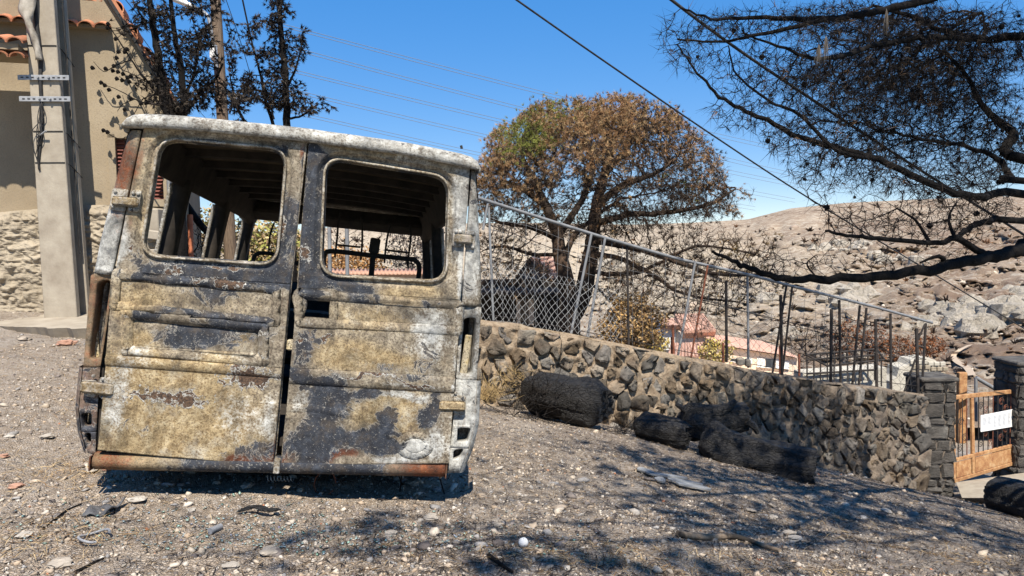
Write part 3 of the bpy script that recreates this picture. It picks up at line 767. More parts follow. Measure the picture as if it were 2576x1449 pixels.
door_l = scorched(mb.build('rear_door', M_STEEL, van, local=True)); solid(door_l, .03, 1.0)
door_l['label'] = 'ochre scorched rear door with number plate recess'
for u, v in ((410, 797), (560, 813)):
    mb = MB(); c = vl3(u, v); mb.box(c + [0, .012, 0], (.021, .006, .010), [[1, 0, -.09], [0, 1, 0], [.09, 0, 1]]); mb.build('lamp_slot', M_DARK, door_l, local=True)
hinge(door_l, [[(284, 474), (325, 477), (316, 533), (276, 528)], [(330, 477), (358, 480), (349, 534), (322, 532)]], ((285, 506), (352, 511), 12), [(292, 482), (286, 520), (338, 486), (350, 488), (331, 527), (342, 527)])
hinge(door_l, [[(252, 948), (301, 952), (298, 1006), (250, 1000)], [(206, 955), (246, 957), (240, 1000), (214, 996)]], ((208, 970), (290, 979), 15), [(262, 953), (280, 956), (262, 999), (280, 1002), (238, 945), (226, 990)])

WINS = [win]
# ---- right rear door
mb = MB()
win = round_poly(quadpx([(820, 396), (1129, 446), (1121, 708), (808, 690)]), .09, 9)
outer = np.array(quadpx([(779, 345), (880, 357), (990, 372), (1090, 390), (1183, 410), (1176, 520), (1166, 640), (1158, 756), (1040, 748), (930, 742), (840, 736), (750, 728), (757, 600), (768, 460)]))
ring_plate(mb, (outer, 0.0), [(grow(win, .044), 0.0), (grow(win, .040), .002), (grow(win, .030), .024), (grow(win, .014), .027), (grow(win, .010), .018), (grow(win, .002), .018), (win, .026), (grow(win, -.003), .05)], 110, 7)
def relief_r(p):
    f1 = sdf_box(p, [(752, 738), (1152, 768), (1148, 832), (756, 812)])
    h = -.008 * (1 - sstep(f1, -5, 0)) + .009 * np.exp(-((f1 - 1) / 2.6) ** 2)
    yy = p[:, 1] - (p[:, 0] - 735) * .06
    h = h + .008 * (sstep(yy, 926, 934) - sstep(yy, 950, 958)) - .006 * sstep(yy, 950, 966)
    fh = np.maximum(np.abs(p[:, 0] - 801) - 37, np.abs(p[:, 1] - 776) - 34)
    h = h + .006 * np.exp(-((fh - 3) / 4.) ** 2)
    rr = np.hypot((p[:, 0] - 1042) / 38, (p[:, 1] - 1118) / 26)
    h = h + .007 * np.exp(-((rr - 1) / .12) ** 2) + .004 * (rr < 1)
    h = h - .016 * np.exp(-(((p[:, 0] - 800) / 50) ** 2 + ((p[:, 1] - 1010) / 60) ** 2))
    yc = 1025 + .0025 * (p[:, 0] - 735) ** 2 * .35
    h = h + .005 * np.exp(-((p[:, 1] - yc) / 5) ** 2) * (p[:, 0] < 900)
    return h
_q = [(750, 728), (1158, 756), (1128, 1163), (709, 1168)]
lower_panel(mb, _q, relief_r, 150, 150, (.045, .222, .034, .185))
door_r = scorched(mb.build('rear_door', M_STEEL, van, local=True)); solid(door_r, .03, 1.0)
door_r['label'] = 'blistered rear door with a square hole where its handle was'
WINS.append(win)
for dr, w_ in ((door_l, WINS[0]), (door_r, WINS[1])):
    mb = MB(); q_ = grow(w_, .006); mb.tube([np.array([p_[0], .014, p_[1]]) for p_ in np.vstack([q_, q_[:1]])], .0065, 6, True, False)
    scorched(mb.build('window_lip', M_STEEL, dr, local=True), (.5, .12, .25, .42))
hinge(door_r, [[(1140, 576), (1168, 579), (1164, 622), (1137, 620)], [(1172, 580), (1197, 583), (1193, 629), (1168, 624)]], ((1142, 600), (1188, 604), 13), [(1147, 582), (1157, 583), (1189, 588), (1145, 614), (1156, 616), (1188, 622)])
hinge(door_r, [[(1102, 990), (1136, 993), (1132, 1038), (1097, 1030)], [(1141, 992), (1172, 996), (1168, 1044), (1140, 1042)]], ((1104, 1018), (1170, 1020), 13), [(1108, 994), (1120, 995), (1103, 1030), (1115, 1033), (1146, 988), (1144, 1036)])
mb = MB(); mb.box(vl3(738, 868, .02), (.03, .022, .026), None, .006); mb.box(vl3(748, 868, -.012), (.022, .012, .016), None, .005)
mb.build('lock', M_HINGE, door_r, local=True)

# ---- rear corner pillars, lamp cavities and corner brackets
def prof(z):
    return np.interp(z, [-.02, .04, .15, .30, .60, .89, 1.05, 1.2, 1.45, 1.56, 1.62], [.80, .86, .915, .932, .935, .93, .915, .893, .855, .836, .80])
def corner(side, door_edge_px, z0, z1, name, n=26):
    mb = MB(); rings = []
    (ua, va), (ub, vb_) = door_edge_px
    for k in range(n + 1):
        z = z0 + (z1 - z0) * k / n
        xa = np.interp(z, [vl(ub, vb_)[1], vl(ua, va)[1]], [vl(ub, vb_)[0], vl(ua, va)[0]]) + side * .010
        xo = side * prof(z); w = xo - xa; row = []
        for t, y in ((0, .03), (0, .0), (.15, -.002), (.35, 0), (.55, .004), (.72, .012), (.86, .026), (.95, .05), (1.0, .085), (1.0, .13), (1.0, .17)):
            row.append(np.array([xa + w * t, y, z]))
        rings.append(row)
    if side < 0: rings = [r[::-1] for r in rings]
    mb.loft(rings, False, smooth=True)
    o = mb.build(name, M_STEEL, van, local=True); scorched(o); solid(o, .025, -1.0 if side < 0 else -1.0); return o
LE = [(366, 303), (284, 700)]; RE = [(1183, 410), (1157, 775)]
corner(-1, LE, vl(256, 690)[1], 1.575, 'rear_pillar')
corner(1, RE, vl(1190, 772)[1], 1.575, 'rear_pillar')
def cavity(side, outer_px, hole_px, depth, even):
    mb = MB(); o = round_poly(quadpx(outer_px), .012, 3); h = round_poly(quadpx(hole_px), .018, 4)
    ring_plate(mb, (o, .012), [(grow(h, .004), .012), (h, .02), (grow(h, -.004), depth)], 48, 3)
    c = h.mean(0); b = [np.array([p[0], depth, p[1]]) for p in grow(h, -.004)]
    p_ = mb.build('lamp_housing', M_STEEL, van, local=True)
    if even is None: scorched(p_)
    else: scorched(p_, even)
    solid(p_, .006, 1.0)
    mb = MB(); mb.add(b, [tuple(range(len(b)))]); mb.build('lamp_back_plate', M_DARK, p_, local=True)
    return p_
cavity(-1, [(226, 690), (287, 688), (250, 925), (207, 925)], [(243, 706), (276, 704), (246, 905), (220, 905)], .16, (.55, 0, .55, .2))
cavity(1, [(1158, 772), (1212, 772), (1200, 958), (1148, 955)], [(1168, 800), (1199, 800), (1188, 945), (1156, 942)], .16, (.35, .15, .1, .6))
# leftover lamp carrier inside each cavity
mb = MB(); mb.box(vl3(1172, 895, .09), (.018, .012, .11), [[1, 0, -.05], [0, 1, 0], [.05, 0, 1]], .005); mb.build('lamp_carrier', M_HINGE, van, local=True)
mb = MB(); mb.box(vl3(240, 850, .09), (.014, .012, .14), [[1, 0, .16], [0, 1, 0], [-.16, 0, 1]], .005); mb.build('lamp_carrier', M_HINGE, van, local=True)
def bracket(side, outer_px, holes, even):
    """corner panel below the lamp with stacked openings"""
    tops = outer_px
    for k, (o_, h_) in enumerate(zip(outer_px, holes)):
        mb = MB(); o = np.array(quadpx(o_))
        if h_ is None:
            n = len(o); mb.add([np.array([p[0], .010, p[1]]) for p in o], [tuple(range(n))])
        else:
            h = round_poly(quadpx(h_), .014, 4); ring_plate(mb, (o, .010), [(grow(h, .003), .010), (h, .016), (grow(h, -.004), .07)], 36, 2)
        p_ = scorched(mb.build('corner_panel', M_STEEL, van, local=True), even); solid(p_, .005, 1.0)
        # side return that wraps round the corner
        mb = MB(); e = o_[1:3] if side > 0 else (o_[3], o_[0])
        a, b = vl3(*e[0], .010), vl3(*e[1], .010); rows = []
        for y, ins in ((.010, 0), (.02, .012), (.045, .026), (.09, .032), (.16, .034)):
            rows.append([a + [side * ins, y - .010, 0], b + [side * ins, y - .010, 0]])
        mb.loft(rows, False, smooth=True)
        scorched(mb.build('corner_return', M_STEEL, p_, local=True), even)
bracket(-1, [[(207, 925), (250, 925), (243, 1030), (197, 1030)], [(197, 1030), (243, 1030), (240, 1088), (203, 1088)], [(203, 1088), (240, 1088), (238, 1148), (218, 1140)]],
        [None, [(200, 1042), (228, 1040), (227, 1074), (205, 1076)], [(209, 1092), (226, 1090), (226, 1120), (214, 1116)]], (.25, .35, .55, .35))
bracket(1, [[(1148, 955), (1200, 958), (1194, 1070), (1140, 1070)], [(1140, 1070), (1194, 1070), (1180, 1130), (1133, 1128)], [(1133, 1128), (1180, 1130), (1156, 1190), (1126, 1192)]],
        [None, [(1152, 1078), (1186, 1078), (1178, 1112), (1150, 1116)], [(1142, 1134), (1168, 1130), (1160, 1150), (1140, 1160)]], (.1, .1, .05, .8))
# filler strips beside the doors (door jambs)
for side, (a, b, c_, d_) in ((-1, ((262, 925), (250, 925), (236, 1150), (250, 1150))), (1, ((1150, 955), (1160, 955), (1134, 1165), (1124, 1165)))):
    mb = MB(); mb.add([vl3(*q, .03) for q in (a, b, c_, d_)], [(0, 1, 2, 3)]); mb.build('door_jamb', M_DARK, van, local=True)

# ---- bumper: half round bar
mb = MB(); rings = []
A0, A1 = vl(237, 1141), vl(237, 1180); B0, B1 = vl(1119, 1160), vl(1119, 1199)
for k in range(61):
    t = k / 60; top = A0 * (1 - t) + B0 * t; bot = A1 * (1 - t) + B1 * t; row = []
    for j in range(9):
        a = math.pi * j / 8; zc = (top[1] + bot[1]) / 2; hr = (top[1] - bot[1]) / 2
        row.append(np.array([top[0] + (bot[0] - top[0]) * j / 8, .03 - .055 * math.sin(a), zc + hr * math.cos(a)]))
    rings.append(row)
mb.loft([r[::-1] for r in rings], False, smooth=True)
bump = mb.build('bumper', M_STEEL, van, local=True)
me = bump.data; V = np.array([v_.co[:] for v_ in me.vertices]); q = np.abs(V[:, 0] + .0) / .82
w_ = np.clip((q - .45) * 2.2, 0, 1)
add_attr(bump, 'scorch', 'FLOAT_COLOR', np.column_stack([w_ * .7 * (V[:, 0] < 0) + .2, np.clip(.7 - w_, 0, 1), w_ * np.where(V[:, 0] > 0, .95, .6), np.ones(len(V))]))
add_attr(bump, 'ash', 'FLOAT', np.full(len(V), .1)); add_attr(bump, 'scar', 'FLOAT', np.zeros(len(V)))
solid(bump, .006, -1.0)
for side, (u, v) in ((-1, (237, 1160)), (1, (1119, 1180))):
    mb = MB(); c = vl3(u, v, .03); mb.box(c + [side * .002, -.02, 0], (.003, .034, .034)); scorched(mb.build('bumper_end', M_STEEL, van, local=True), (.3, 0, .8, 0))
mb = MB(); mb.box(vl3(697, 1172, -.02), (.014, .02, .035), None, .004); scorched(mb.build('centre_bracket', M_STEEL, van, local=True), (.6, 0, .2, .5))

# ---- roof skin with rolled rear lip
mb = MB(); rings = []
XP = [-.848, -.845, -.83, -.80, -.74, -.6, -.4, -.2, 0, .2, .4, .6, .74, .80, .83, .845, .848]
ZP = [1.578, 1.60, 1.625, 1.645, 1.657, 1.668, 1.676, 1.681, 1.683, 1.681, 1.676, 1.668, 1.657, 1.645, 1.625, 1.60, 1.578]
XF = np.interp(np.linspace(0, 1, 70), np.linspace(0, 1, 17), XP); ZF = np.interp(np.linspace(0, 1, 70), np.linspace(0, 1, 17), ZP)
for y, dz, pull in ((.03, -.068, .0), (-.030, -.070, .0), (-.040, -.060, .0), (-.042, -.04, .0), (-.034, -.018, 0), (-.012, -.004, 0), (.05, 0, 0), (.3, .004, 0), (.8, .01, 0), (1.5, .012, 0), (2.3, .008, 0), (3.0, 0, 0), (3.3, -.02, .0), (3.52, -.07, .02)):
    zz = np.where(dz < -.03, np.maximum(ZF + dz, 1.578 + .02 * (1 - (np.abs(XF) / .85) ** 2)), ZF + dz)
    zz = zz + .004 * fbm(np.stack([XF * 3, np.full(70, y * 3)], 1), 2, 90)
    rings.append([np.array([x, y, z_]) for x, z_ in zip(XF, zz)])
mb.loft(rings, False, smooth=True)
roof = mb.build('roof', M_STEEL, van, local=True); scorched(roof, (.30, .16, .08, .62)); solid(roof, .008, -1.0)
mb = MB()
for side in (-1, 1):
    mb.tube([(side * .835, .02, 1.575), (side * .84, 1.5, 1.585), (side * .84, 3.35, 1.57)], .014, 6)
scorched(mb.build('roof_gutter', M_STEEL, van, local=True), (.2, .4, .2, .3))
mb = MB(); mb.tube([vl3(1162, 374, .05), vl3(1160, 366, .05)], .007, 5); mb.build('aerial_stub', M_DARK, roof, local=True)
# inner roof panels and transverse bows
for k, y in enumerate((.30, .72, 1.14, 1.56, 1.98, 2.40, 2.82)):
    mb = MB(); pts = []
    for x in np.linspace(-.76, .76, 15):
        pts.append((x, y, 1.60 + .035 * (1 - (x / .76) ** 2)))
    rings = [[np.array(p) + d for d in ((0, -.045, .02), (0, -.028, -.022), (0, .028, -.022), (0, .045, .02))] for p in pts]
    mb.loft(rings, False, smooth=False); mb.build('roof_bow', M_DARK, van, local=True)
mb = MB(); rings = [[np.array([x, y, 1.615 + .037 * (1 - (x / .8) ** 2)]) for x in np.linspace(-.80, .80, 15)] for y in np.linspace(.02, 3.42, 18)]
mb.loft(rings, False, smooth=True); mb.build('roof_lining', M_INROOF, van, local=True)

# ---- sides: lower panel, pillars, header rail
for side in (-1, 1):
    mb = MB(); rows = []
    for z_ in (-.02, .02, .1, .2, .32, .5, .7, .85, .93):
        rows.append([np.array([side * prof(z_), y, z_]) for y in np.linspace(.10, 4.2, 30)])
    if side < 0: rows = rows[::-1]
    mb.loft(rows, False, smooth=True)
    o = mb.build('side_panel', M_STEEL, van, local=True); scorched(o, (.25, .3, .3, .4)); solid(o, .05, -1.0)
    mb = MB(); rows = []
    for x, z_ in ((.84, 1.575), (.85, 1.50), (.86, 1.45), (.80, 1.43), (.77, 1.48), (.75, 1.55), (.72, 1.61)):
        rows.append([np.array([side * x, y, z_ - .04 * sstep(np.array([y]), 3.1, 3.5)[0]]) for y in np.linspace(.06, 3.55, 26)])
    mb.loft(rows, False, smooth=True); mb.build('cant_rail', M_DARK, van, local=True)
    for (yb0, yb1, yt0, yt1, lean) in ((1.0, 1.18, .96, 1.1, 0), (2.2, 2.42, 2.14, 2.34, 0), (3.48, 3.62, 3.4, 3.54, 0)):
        mb = MB(); rings = []
        for t in np.linspace(0, 1, 9):
            z_ = .90 + .58 * t; xo = prof(z_) - .004
            flare = .03 * (abs(t - .5) * 2) ** 4
            y0 = yb0 + (yt0 - yb0) * t - flare; y1 = yb1 + (yt1 - yb1) * t + flare
            rings.append([np.array(p) for p in ((side * xo, y0, z_), (side * xo, y1, z_), (side * (xo - .075), y1 - .02, z_), (side * (xo - .075), y0 + .02, z_))])
        mb.loft(rings, True, True, True, True); mb.build('window_pillar', M_DARK, van, local=True)
        mb = MB(); mb.tube([(side * (prof(.9) - .005), yb0 - .04, .9), (side * (prof(1.2) - .005), (yb0 + yt0) / 2 - .03, 1.2), (side * (prof(1.44) - .005), yt0 - .05, 1.44)], .014, 5)
        scorched(mb.build('window_channel', M_STEEL, van, local=True), (.2, .2, .2, .5))
    mb = MB(); mb.box((side * .68, .95, .33), (.16, .42, .2), None, .08); mb.build('wheel_arch', M_DARK, van, local=True)
# floor, front bulkhead, dash, windscreen frame, bonnet
mb = MB(); mb.box((0, 2.0, .14), (.86, 1.95, .02)); mb.build('floor_pan', M_DARK, van, local=True)
mb = MB(); mb.box((0, 3.34, 1.535), (.80, .12, .055), [[1, 0, 0], [0, .95, -.3], [0, .3, .95]], .02); mb.build('windscreen_header', M_DARK, van, local=True)
mb = MB(); mb.box((0, 3.72, .70), (.80, .16, .2), None, .06); mb.box((0, 3.7, .4), (.82, .03, .3)); mb.build('dashboard_shell', M_DARK, van, local=True)
mb = MB(); rows = [[np.array([x, y, z_ - .05 * abs(x) ** 2]) for x in np.linspace(-.84, .84, 9)] for y, z_ in ((3.72, .92), (3.95, .86), (4.2, .74), (4.28, .55), (4.3, .1))]
mb.loft([r[::-1] for r in rows], False, smooth=True); scorched(mb.build('bonnet', M_STEEL, van, local=True), (.2, .2, .3, .5))
for side in (-1, 1):
    mb = MB(); mb.tube([(side * .80, 3.4, 1.5), (side * .84, 3.56, 1.25), (side * .87, 3.75, .93)], .03, 6); mb.build('windscreen_pillar', M_DARK, van, local=True)
# door-gap edge channel of the left door, inner frames
mb = MB(); mb.tube([vl3(772, 345, .01), vl3(747, 560, .012), vl3(731, 716, .012), vl3(711, 930, .012), vl3(690, 1165, .012)], .007, 5)
scorched(mb.build('door_edge_channel', M_STEEL, door_l, local=True), (.4, .1, .35, .4))
mb = MB(); mb.tube([vl3(780, 350, .01), vl3(758, 600, .01), vl3(742, 840, .01), vl3(709, 1160, .01)], .005, 5)
scorched(mb.build('door_edge_channel', M_STEEL, door_r, local=True), (.3, .3, .2, .3))
for o_, w_ in ((-.41, door_l), (.42, door_r)):
    pass

# ---- seat skeletons
def van_px(pts, y): return [vl3(u, v, y) for u, v in pts]
YS = 2.35
mb = MB(); mb.tube(smooth_path(van_px([(812, 708), (814, 668), (816, 645), (832, 632), (930, 642), (1030, 652), (1046, 657), (1055, 672), (1051, 708)], YS), 4), .020, 7)
bench = mb.build('seat_back_frame', M_DARK, van, local=True)
bench['label'] = 'charred tubular bench seat frame behind the windscreen'
mb = MB(); mb.box(vl3(936, 672, YS), (.022, .012, .11), None, .004); mb.build('seat_post', M_DARK, bench, local=True)
mb = MB(); a = vl3(942.5, 618, YS); mb.box(a, (.041, .016, .062), [[1, 0, -.06], [0, 1, 0], [.06, 0, 1]], .01); mb.build('headrest_plate', M_DARK, bench, local=True)
for L in ([(842, 648), (848, 600), (851, 560), (857, 535)], [(907, 655), (911, 615), (911, 570), (908, 545)], [(967, 662), (971, 618), (977, 585), (985, 562)], [(1025, 668), (1029, 636), (1034, 590), (1031, 565)],
          [(849, 616), (907, 622)], [(971, 629), (1028, 636)]):
    mb = MB(); mb.tube(smooth_path(van_px(L, YS), 3), .0085, 5); mb.build('headrest_stay', M_DARK, bench, local=True)
mb = MB(); mb.tube(smooth_path(van_px([(636, 665), (640, 645), (655, 637), (690, 640), (700, 655), (752, 662)], 2.5), 4), .018, 6)
b2 = mb.build('seat_back_frame', M_DARK, van, local=True)
mb = MB(); mb.tube(smooth_path(van_px([(676, 640), (678, 600), (684, 575), (690, 560)], 2.5), 3), .008, 5); mb.build('headrest_stay', M_DARK, b2, local=True)
mb = MB(); mb.box((-.3, 2.3, .5), (.35, .3, .2), None, .05); mb.box((.35, 2.2, .5), (.4, .3, .2), None, .05); mb.build('seat_base', M_DARK, van, local=True)

# ---- bare wheel rims on the ground
for side in (-1, 1):
    for y in (.75, 3.25):
        w = VW((side * .76, y, 0)); gzv = g1(w[0], w[1]); cz = (gzv - w[2]) + .19
        mb = MB(); rings = []
        for dx, r in ((-.09, .19), (-.08, .175), (-.03, .16), (.03, .16), (.08, .175), (.09, .19), (.085, .16), (.06, .05), (.06, .0)):
            rings.append([np.array([side * .76 + side * dx, y + r * math.cos(a), cz + r * math.sin(a)]) for a in np.linspace(0, 2 * math.pi, 20, endpoint=False)])
        mb.loft(rings, True, True, False, True); mb.build('wheel_rim', M_DARK, van, local=True)
mb = MB(); mb.tube([(-.7, .75, .02), (.7, .75, .02)], .05, 8); mb.tube([(.1, .3, .05), (.1, 3.6, .05)], .04, 6); mb.box((0, .25, .1), (.75, .05, .05)); mb.build('underbody', M_DARK, van, local=True)
# ================================================================== PAVEMENT, HOUSE AND POLES ON THE LEFT
M_CONC = simple('weathered_concrete', (.25, .21, .16), (.37, .325, .255), 5, .9, .5, 40, .006)
s = S('beige_roughcast')
n1 = s.noise(1.1, 5, .6); n2 = s.noise(60, 4, .7); n3 = s.noise(2.6, 4, .6, s.mapping((3, 3, .25)))
c = s.ramp(n1, [(.3, (.235, .185, .122)), (.6, (.32, .26, .18)), (.8, (.37, .31, .225))])
c = s.mix(s.ramp(n3, [(.55, 0), (.75, .45)]), c, (.22, .18, .13))
c = s.mix(s.ramp(n2, [(.36, .5), (.48, 0)]), c, (.20, .165, .12))
M_STUCCO = s.done(c, .95, s.bump(n2, .6, .008), 0, .1)
M_TILE = simple('terracotta_tile', (.40, .145, .07), (.58, .26, .14), 14, .85, .4, 60, .004, rand=.35)
M_WHITE = simple('dull_white_paint', (.55, .54, .50), (.72, .70, .66), 8, .7, .2, 60, .003)
M_ROUGH = S('coarse_stone_render')
_n = M_ROUGH.noise(9, 6, .75); _k = M_ROUGH.noise(2.0, 5, .6)
M_ROUGH = M_ROUGH.done(M_ROUGH.mix(M_ROUGH.ramp(_n, [(.3, .6), (.45, 0)]), M_ROUGH.ramp(_k, [(.3, (.24, .20, .145)), (.7, (.38, .325, .245))]), (.16, .13, .10)), .96, M_ROUGH.bump(_n, .9, .03), 0, .1)
M_ZINC = simple('galvanised_steel', (.20, .205, .215), (.31, .315, .32), 20, .5, .2, 90, .002, spec=.5)
M_BLACKCABLE = simple('charred_cable', (.012, .012, .013), (.04, .038, .036), 20, .7, .4, 90, .004)
M_WOOD = S('weathered_pole_wood')
_n = M_WOOD.noise(14, 6, .65, M_WOOD.mapping((6, 6, .25)))
M_WOOD = M_WOOD.done(M_WOOD.ramp(_n, [(.3, (.055, .04, .03)), (.55, (.16, .115, .08)), (.75, (.26, .20, .145))]), .9, M_WOOD.bump(_n, .8, .01), 0, .1)
M_SHUTTER = simple('red_brown_shutter', (.11, .035, .028), (.20, .07, .05), 12, .7, .2, 60, .003)

# ---- broken concrete pavement slab
A = P(-260, 815, 8.0); Bq = P(232, 828, 7.5)
mb = MB(); n = 46; rows = [[], [], [], []]
for k in range(n + 1):
    t = k / n; f_ = A * (1 - t) + Bq * t; zt = f_[2] + .015
    jag = .05 * fbm(np.array([[t * 18., 0]]), 3, 12)[0]
    front = f_ + np.array([0, -.10 + jag, 0]); back = f_ + np.array([0, 1.4, 0])
    front[2] = zt; back[2] = zt + .05
    low = front + np.array([0, .05, -.10]); low2 = front + np.array([0, .14, -.28])
    for r, p in zip(rows, (back, front, low, low2)): r.append(p)
mb.loft(rows, False, smooth=False)
props(mb.build('pavement', M_CONC), 'broken concrete pavement edge in front of the house', kind='structure')

# ---- beige house
a_ = np.array([-1, -.355, 0]); a_ /= np.linalg.norm(a_)          # along the front, to the left
b_ = np.array([-.355, 1, 0]); b_ /= np.linalg.norm(b_)           # along the side, away
nf_ = np.array([.355, -1, 0]) / np.linalg.norm([.355, 1, 0]); nf_ = -b_  # outward normal of the front
ns_ = -a_                                                          # outward normal of the side
C0 = P(272, 300, 9.0); C0[2] = .2
zz = lambda v: float(P(272, v, 9.0)[2])
house = thing('beige_house', 'beige roughcast house with terracotta eaves behind the concrete pole', 'house', C0)
Z = np.array([0, 0, 1.0])
mb = MB()
def wallgrid(mb, o, d, L, z0, z1, holes=()):
    """wall sheet with rectangular openings (s0, s1, z0, z1)"""
    ss = sorted({0, L, *[h[i] for h in holes for i in (0, 1)]}); tt = sorted({z0, z1, *[h[i] for h in holes for i in (2, 3)]})
    for i in range(len(ss) - 1):
        for j in range(len(tt) - 1):
            if any(h[0] <= ss[i] + 1e-6 and ss[i + 1] <= h[1] + 1e-6 and h[2] <= tt[j] + 1e-6 and tt[j + 1] <= h[3] + 1e-6 for h in holes): continue
            q = [o + d * s_ + Z * (t_ - o[2]) for s_, t_ in ((ss[i], tt[j]), (ss[i + 1], tt[j]), (ss[i + 1], tt[j + 1]), (ss[i], tt[j + 1]))]
            mb.add(q, [(0, 1, 2, 3)])
b2_ = -a_                                                          # the same wall goes on to the right
def wp_(s_, v): 
    p = C0 + b2_ * s_; d = proj(p)[2]; return float(P(proj(p)[0], v, d)[2])
H1 = (.03, .62, wp_(.3, 512), wp_(.3, 345))
SR = .78; zr = wp_(SR, 296); ze = zz(-30)
wallgrid(mb, C0, a_, 5.0, .2, zz(10))
wallgrid(mb, C0, b2_, SR, .2, zr, [(H1[0], H1[1], H1[2], min(H1[3], zr - .01))])
mb.add([C0 + Z * (zr - C0[2]), C0 + b2_ * SR + Z * (zr - C0[2]), C0 + Z * (ze - C0[2])], [(0, 1, 2)])
e_ = C0 + b2_ * SR
mb.add([e_ + Z * (.2 - C0[2]), e_ + b_ * 4 + Z * (.2 - C0[2]), e_ + b_ * 4 + Z * (zr - C0[2]), e_ + Z * (zr - C0[2])], [(0, 1, 2, 3)])
wl = mb.build('wall', M_STUCCO, house)
# upper storey set back behind the small roof, with its own tile edge
mb = MB(); wallgrid(mb, C0 + b_ * .35, a_, 5.0, zz(75), zz(-60)); mb.build('upper_wall', M_STUCCO, house)
# windows with louvred shutters
b_s, b_, ns_s, ns_ = b_, b2_, ns_, nf_
for (s0, s1, z0, z1) in (H1,):
    w = MB()
    for (p0, p1) in (((s0, z0), (s0, z1)), ((s1, z0), (s1, z1)), ((s0, z1), (s1, z1)), ((s0, z0), (s1, z0))):
        c = C0 + b_ * (p0[0] + p1[0]) / 2 + Z * ((p0[1] + p1[1]) / 2 - C0[2]) + ns_ * .01
        ver = p0[0] == p1[0]
        w.box(c, ((.04 if ver else (s1 - s0) / 2 + .0399), .06, ((z1 - z0) / 2 if ver else .045)), [b_, ns_, Z])
    wo_ = w.build('window', M_STUCCO, house)
    nS = int((z1 - z0 - .08) / .045)
    me = None
    for k in range(nS):
        z_ = z0 + .06 + k * .045
        c = C0 + b_ * (s0 + s1) / 2 + Z * (z_ - C0[2]) - ns_ * .02
        if me is None:
            m_ = MB(); m_.box((0, 0, 0), ((s1 - s0) / 2 - .045, .018, .006), [b_, ns_ * .75 - Z * .66, ns_ * .66 + Z * .75]); sl = m_.build('slat', M_SHUTTER, wo_, local=True); me = sl.data
        else: sl = link('slat', me, wo_)
        sl.location = Vector(c - C0)
    m_ = MB(); c = C0 + b_ * (s0 + s1) / 2 + Z * ((z0 + z1) / 2 - C0[2]) - ns_ * .07; m_.box(c, ((s1 - s0) / 2, .01, (z1 - z0) / 2), [b_, ns_, Z]); m_.build('shutter_back', M_SHUTTER, wo_)
b_, ns_ = b_s, ns_s
# tiles: one shared barrel tile
def tile_mesh(L=.42, r0=.085, r1=.07, th=.014):
    m_ = MB(); rings = []
    for k, (y, r) in enumerate(((0, r0), (L, r1))):
        rings.append([(r * math.cos(t_), y, r * math.sin(t_) * .8) for t_ in np.linspace(0, math.pi, 8)] + [((r - th) * math.cos(t_), y, (r - th) * math.sin(t_) * .8) for t_ in np.linspace(math.pi, 0, 8)])
    m_.loft(rings, True, True, True, True); return m_
def tile_row(parent, start, along, outw, n, pitch, slope, L=.42, r=.085, mat=M_TILE, name='roof_tile', seed=0):
    """row of barrel tiles whose open ends face outwards"""
    m_ = tile_mesh(L, r, r * .85); me = None; rr = random.Random(seed)
    inw = -np.asarray(outw) * math.cos(slope) + Z * math.sin(slope); upv = np.cross(along, inw); upv = upv if upv[2] > 0 else -upv
    for k in range(n):
        p = start + along * (k * pitch) + outw * rr.uniform(-.012, .012)
        if me is None:
            o = m_.build(name, mat, parent, local=True); me = o.data
        else: o = link(name, me, parent)
        j = rr.uniform(-.03, .03)
        M = Matrix(((along[0], inw[0], upv[0], 0), (along[1], inw[1], upv[1], 0), (along[2], inw[2], upv[2], 0), (0, 0, 0, 1)))
        M = M @ Matrix.Rotation(j, 4, 'Z')
        M.translation = Vector(p - np.array(origin(parent))); o.matrix_local = M
lower = MB(); lower.box(C0 + a_ * 2.5 + Z * (zz(82) - C0[2] + .02) + b_ * .10, (2.55, .22, .02), [a_, b_, Z]); eave = lower.build('eave', M_STUCCO, house)
tile_row(house, C0 + nf_ * .17 + Z * (zz(84) - C0[2]), a_, nf_, 30, .165, .35, .45, .088, seed=1)
lower = MB(); lower.box(C0 + a_ * 2.5 + b_ * .4 + Z * (zz(8) - C0[2]), (2.55, .2, .02), [a_, b_, Z]); lower.build('eave', M_STUCCO, house)
tile_row(house, C0 + b_ * .2 + Z * (zz(9) - C0[2]), a_, nf_, 30, .165, .35, .45, .088, seed=2)
mb = MB(); mb.box(C0 + a_ * .55 + b_ * .30 + Z * (zz(66) - C0[2]), (.6, .03, .035), [a_, b_, Z], .008); mb.build('gutter', M_WHITE, house)
# steep gable verge: dark barge board and tiles
g0 = C0 + b2_ * -.03 + Z * (ze - C0[2]); g1_ = C0 + b2_ * (SR + .02) + Z * (zr - C0[2] + .0)
gd = g1_ - g0; gl = np.linalg.norm(gd); gd /= gl; gn = np.cross(gd, nf_); gn = gn if gn[0] > 0 else -gn
mb = MB(); mb.box((g0 + g1_) / 2 + nf_ * .02 + gn * .015, (gl / 2, .05, .018), [gd, nf_, gn]); mb.build('barge_board', M_BLACKCABLE, house)
mb = MB(); mb.box((g0 + g1_) / 2 - nf_ * 2.0 + gn * .05, (gl / 2 + .05, 2.0, .02), [gd, nf_, gn]); mb.build('roof', M_TILE, house)
tile_row(house, g0 + gn * .05 + nf_ * .0, gd, nf_, int(gl / .3), .3, .05, .45, .085, seed=3)
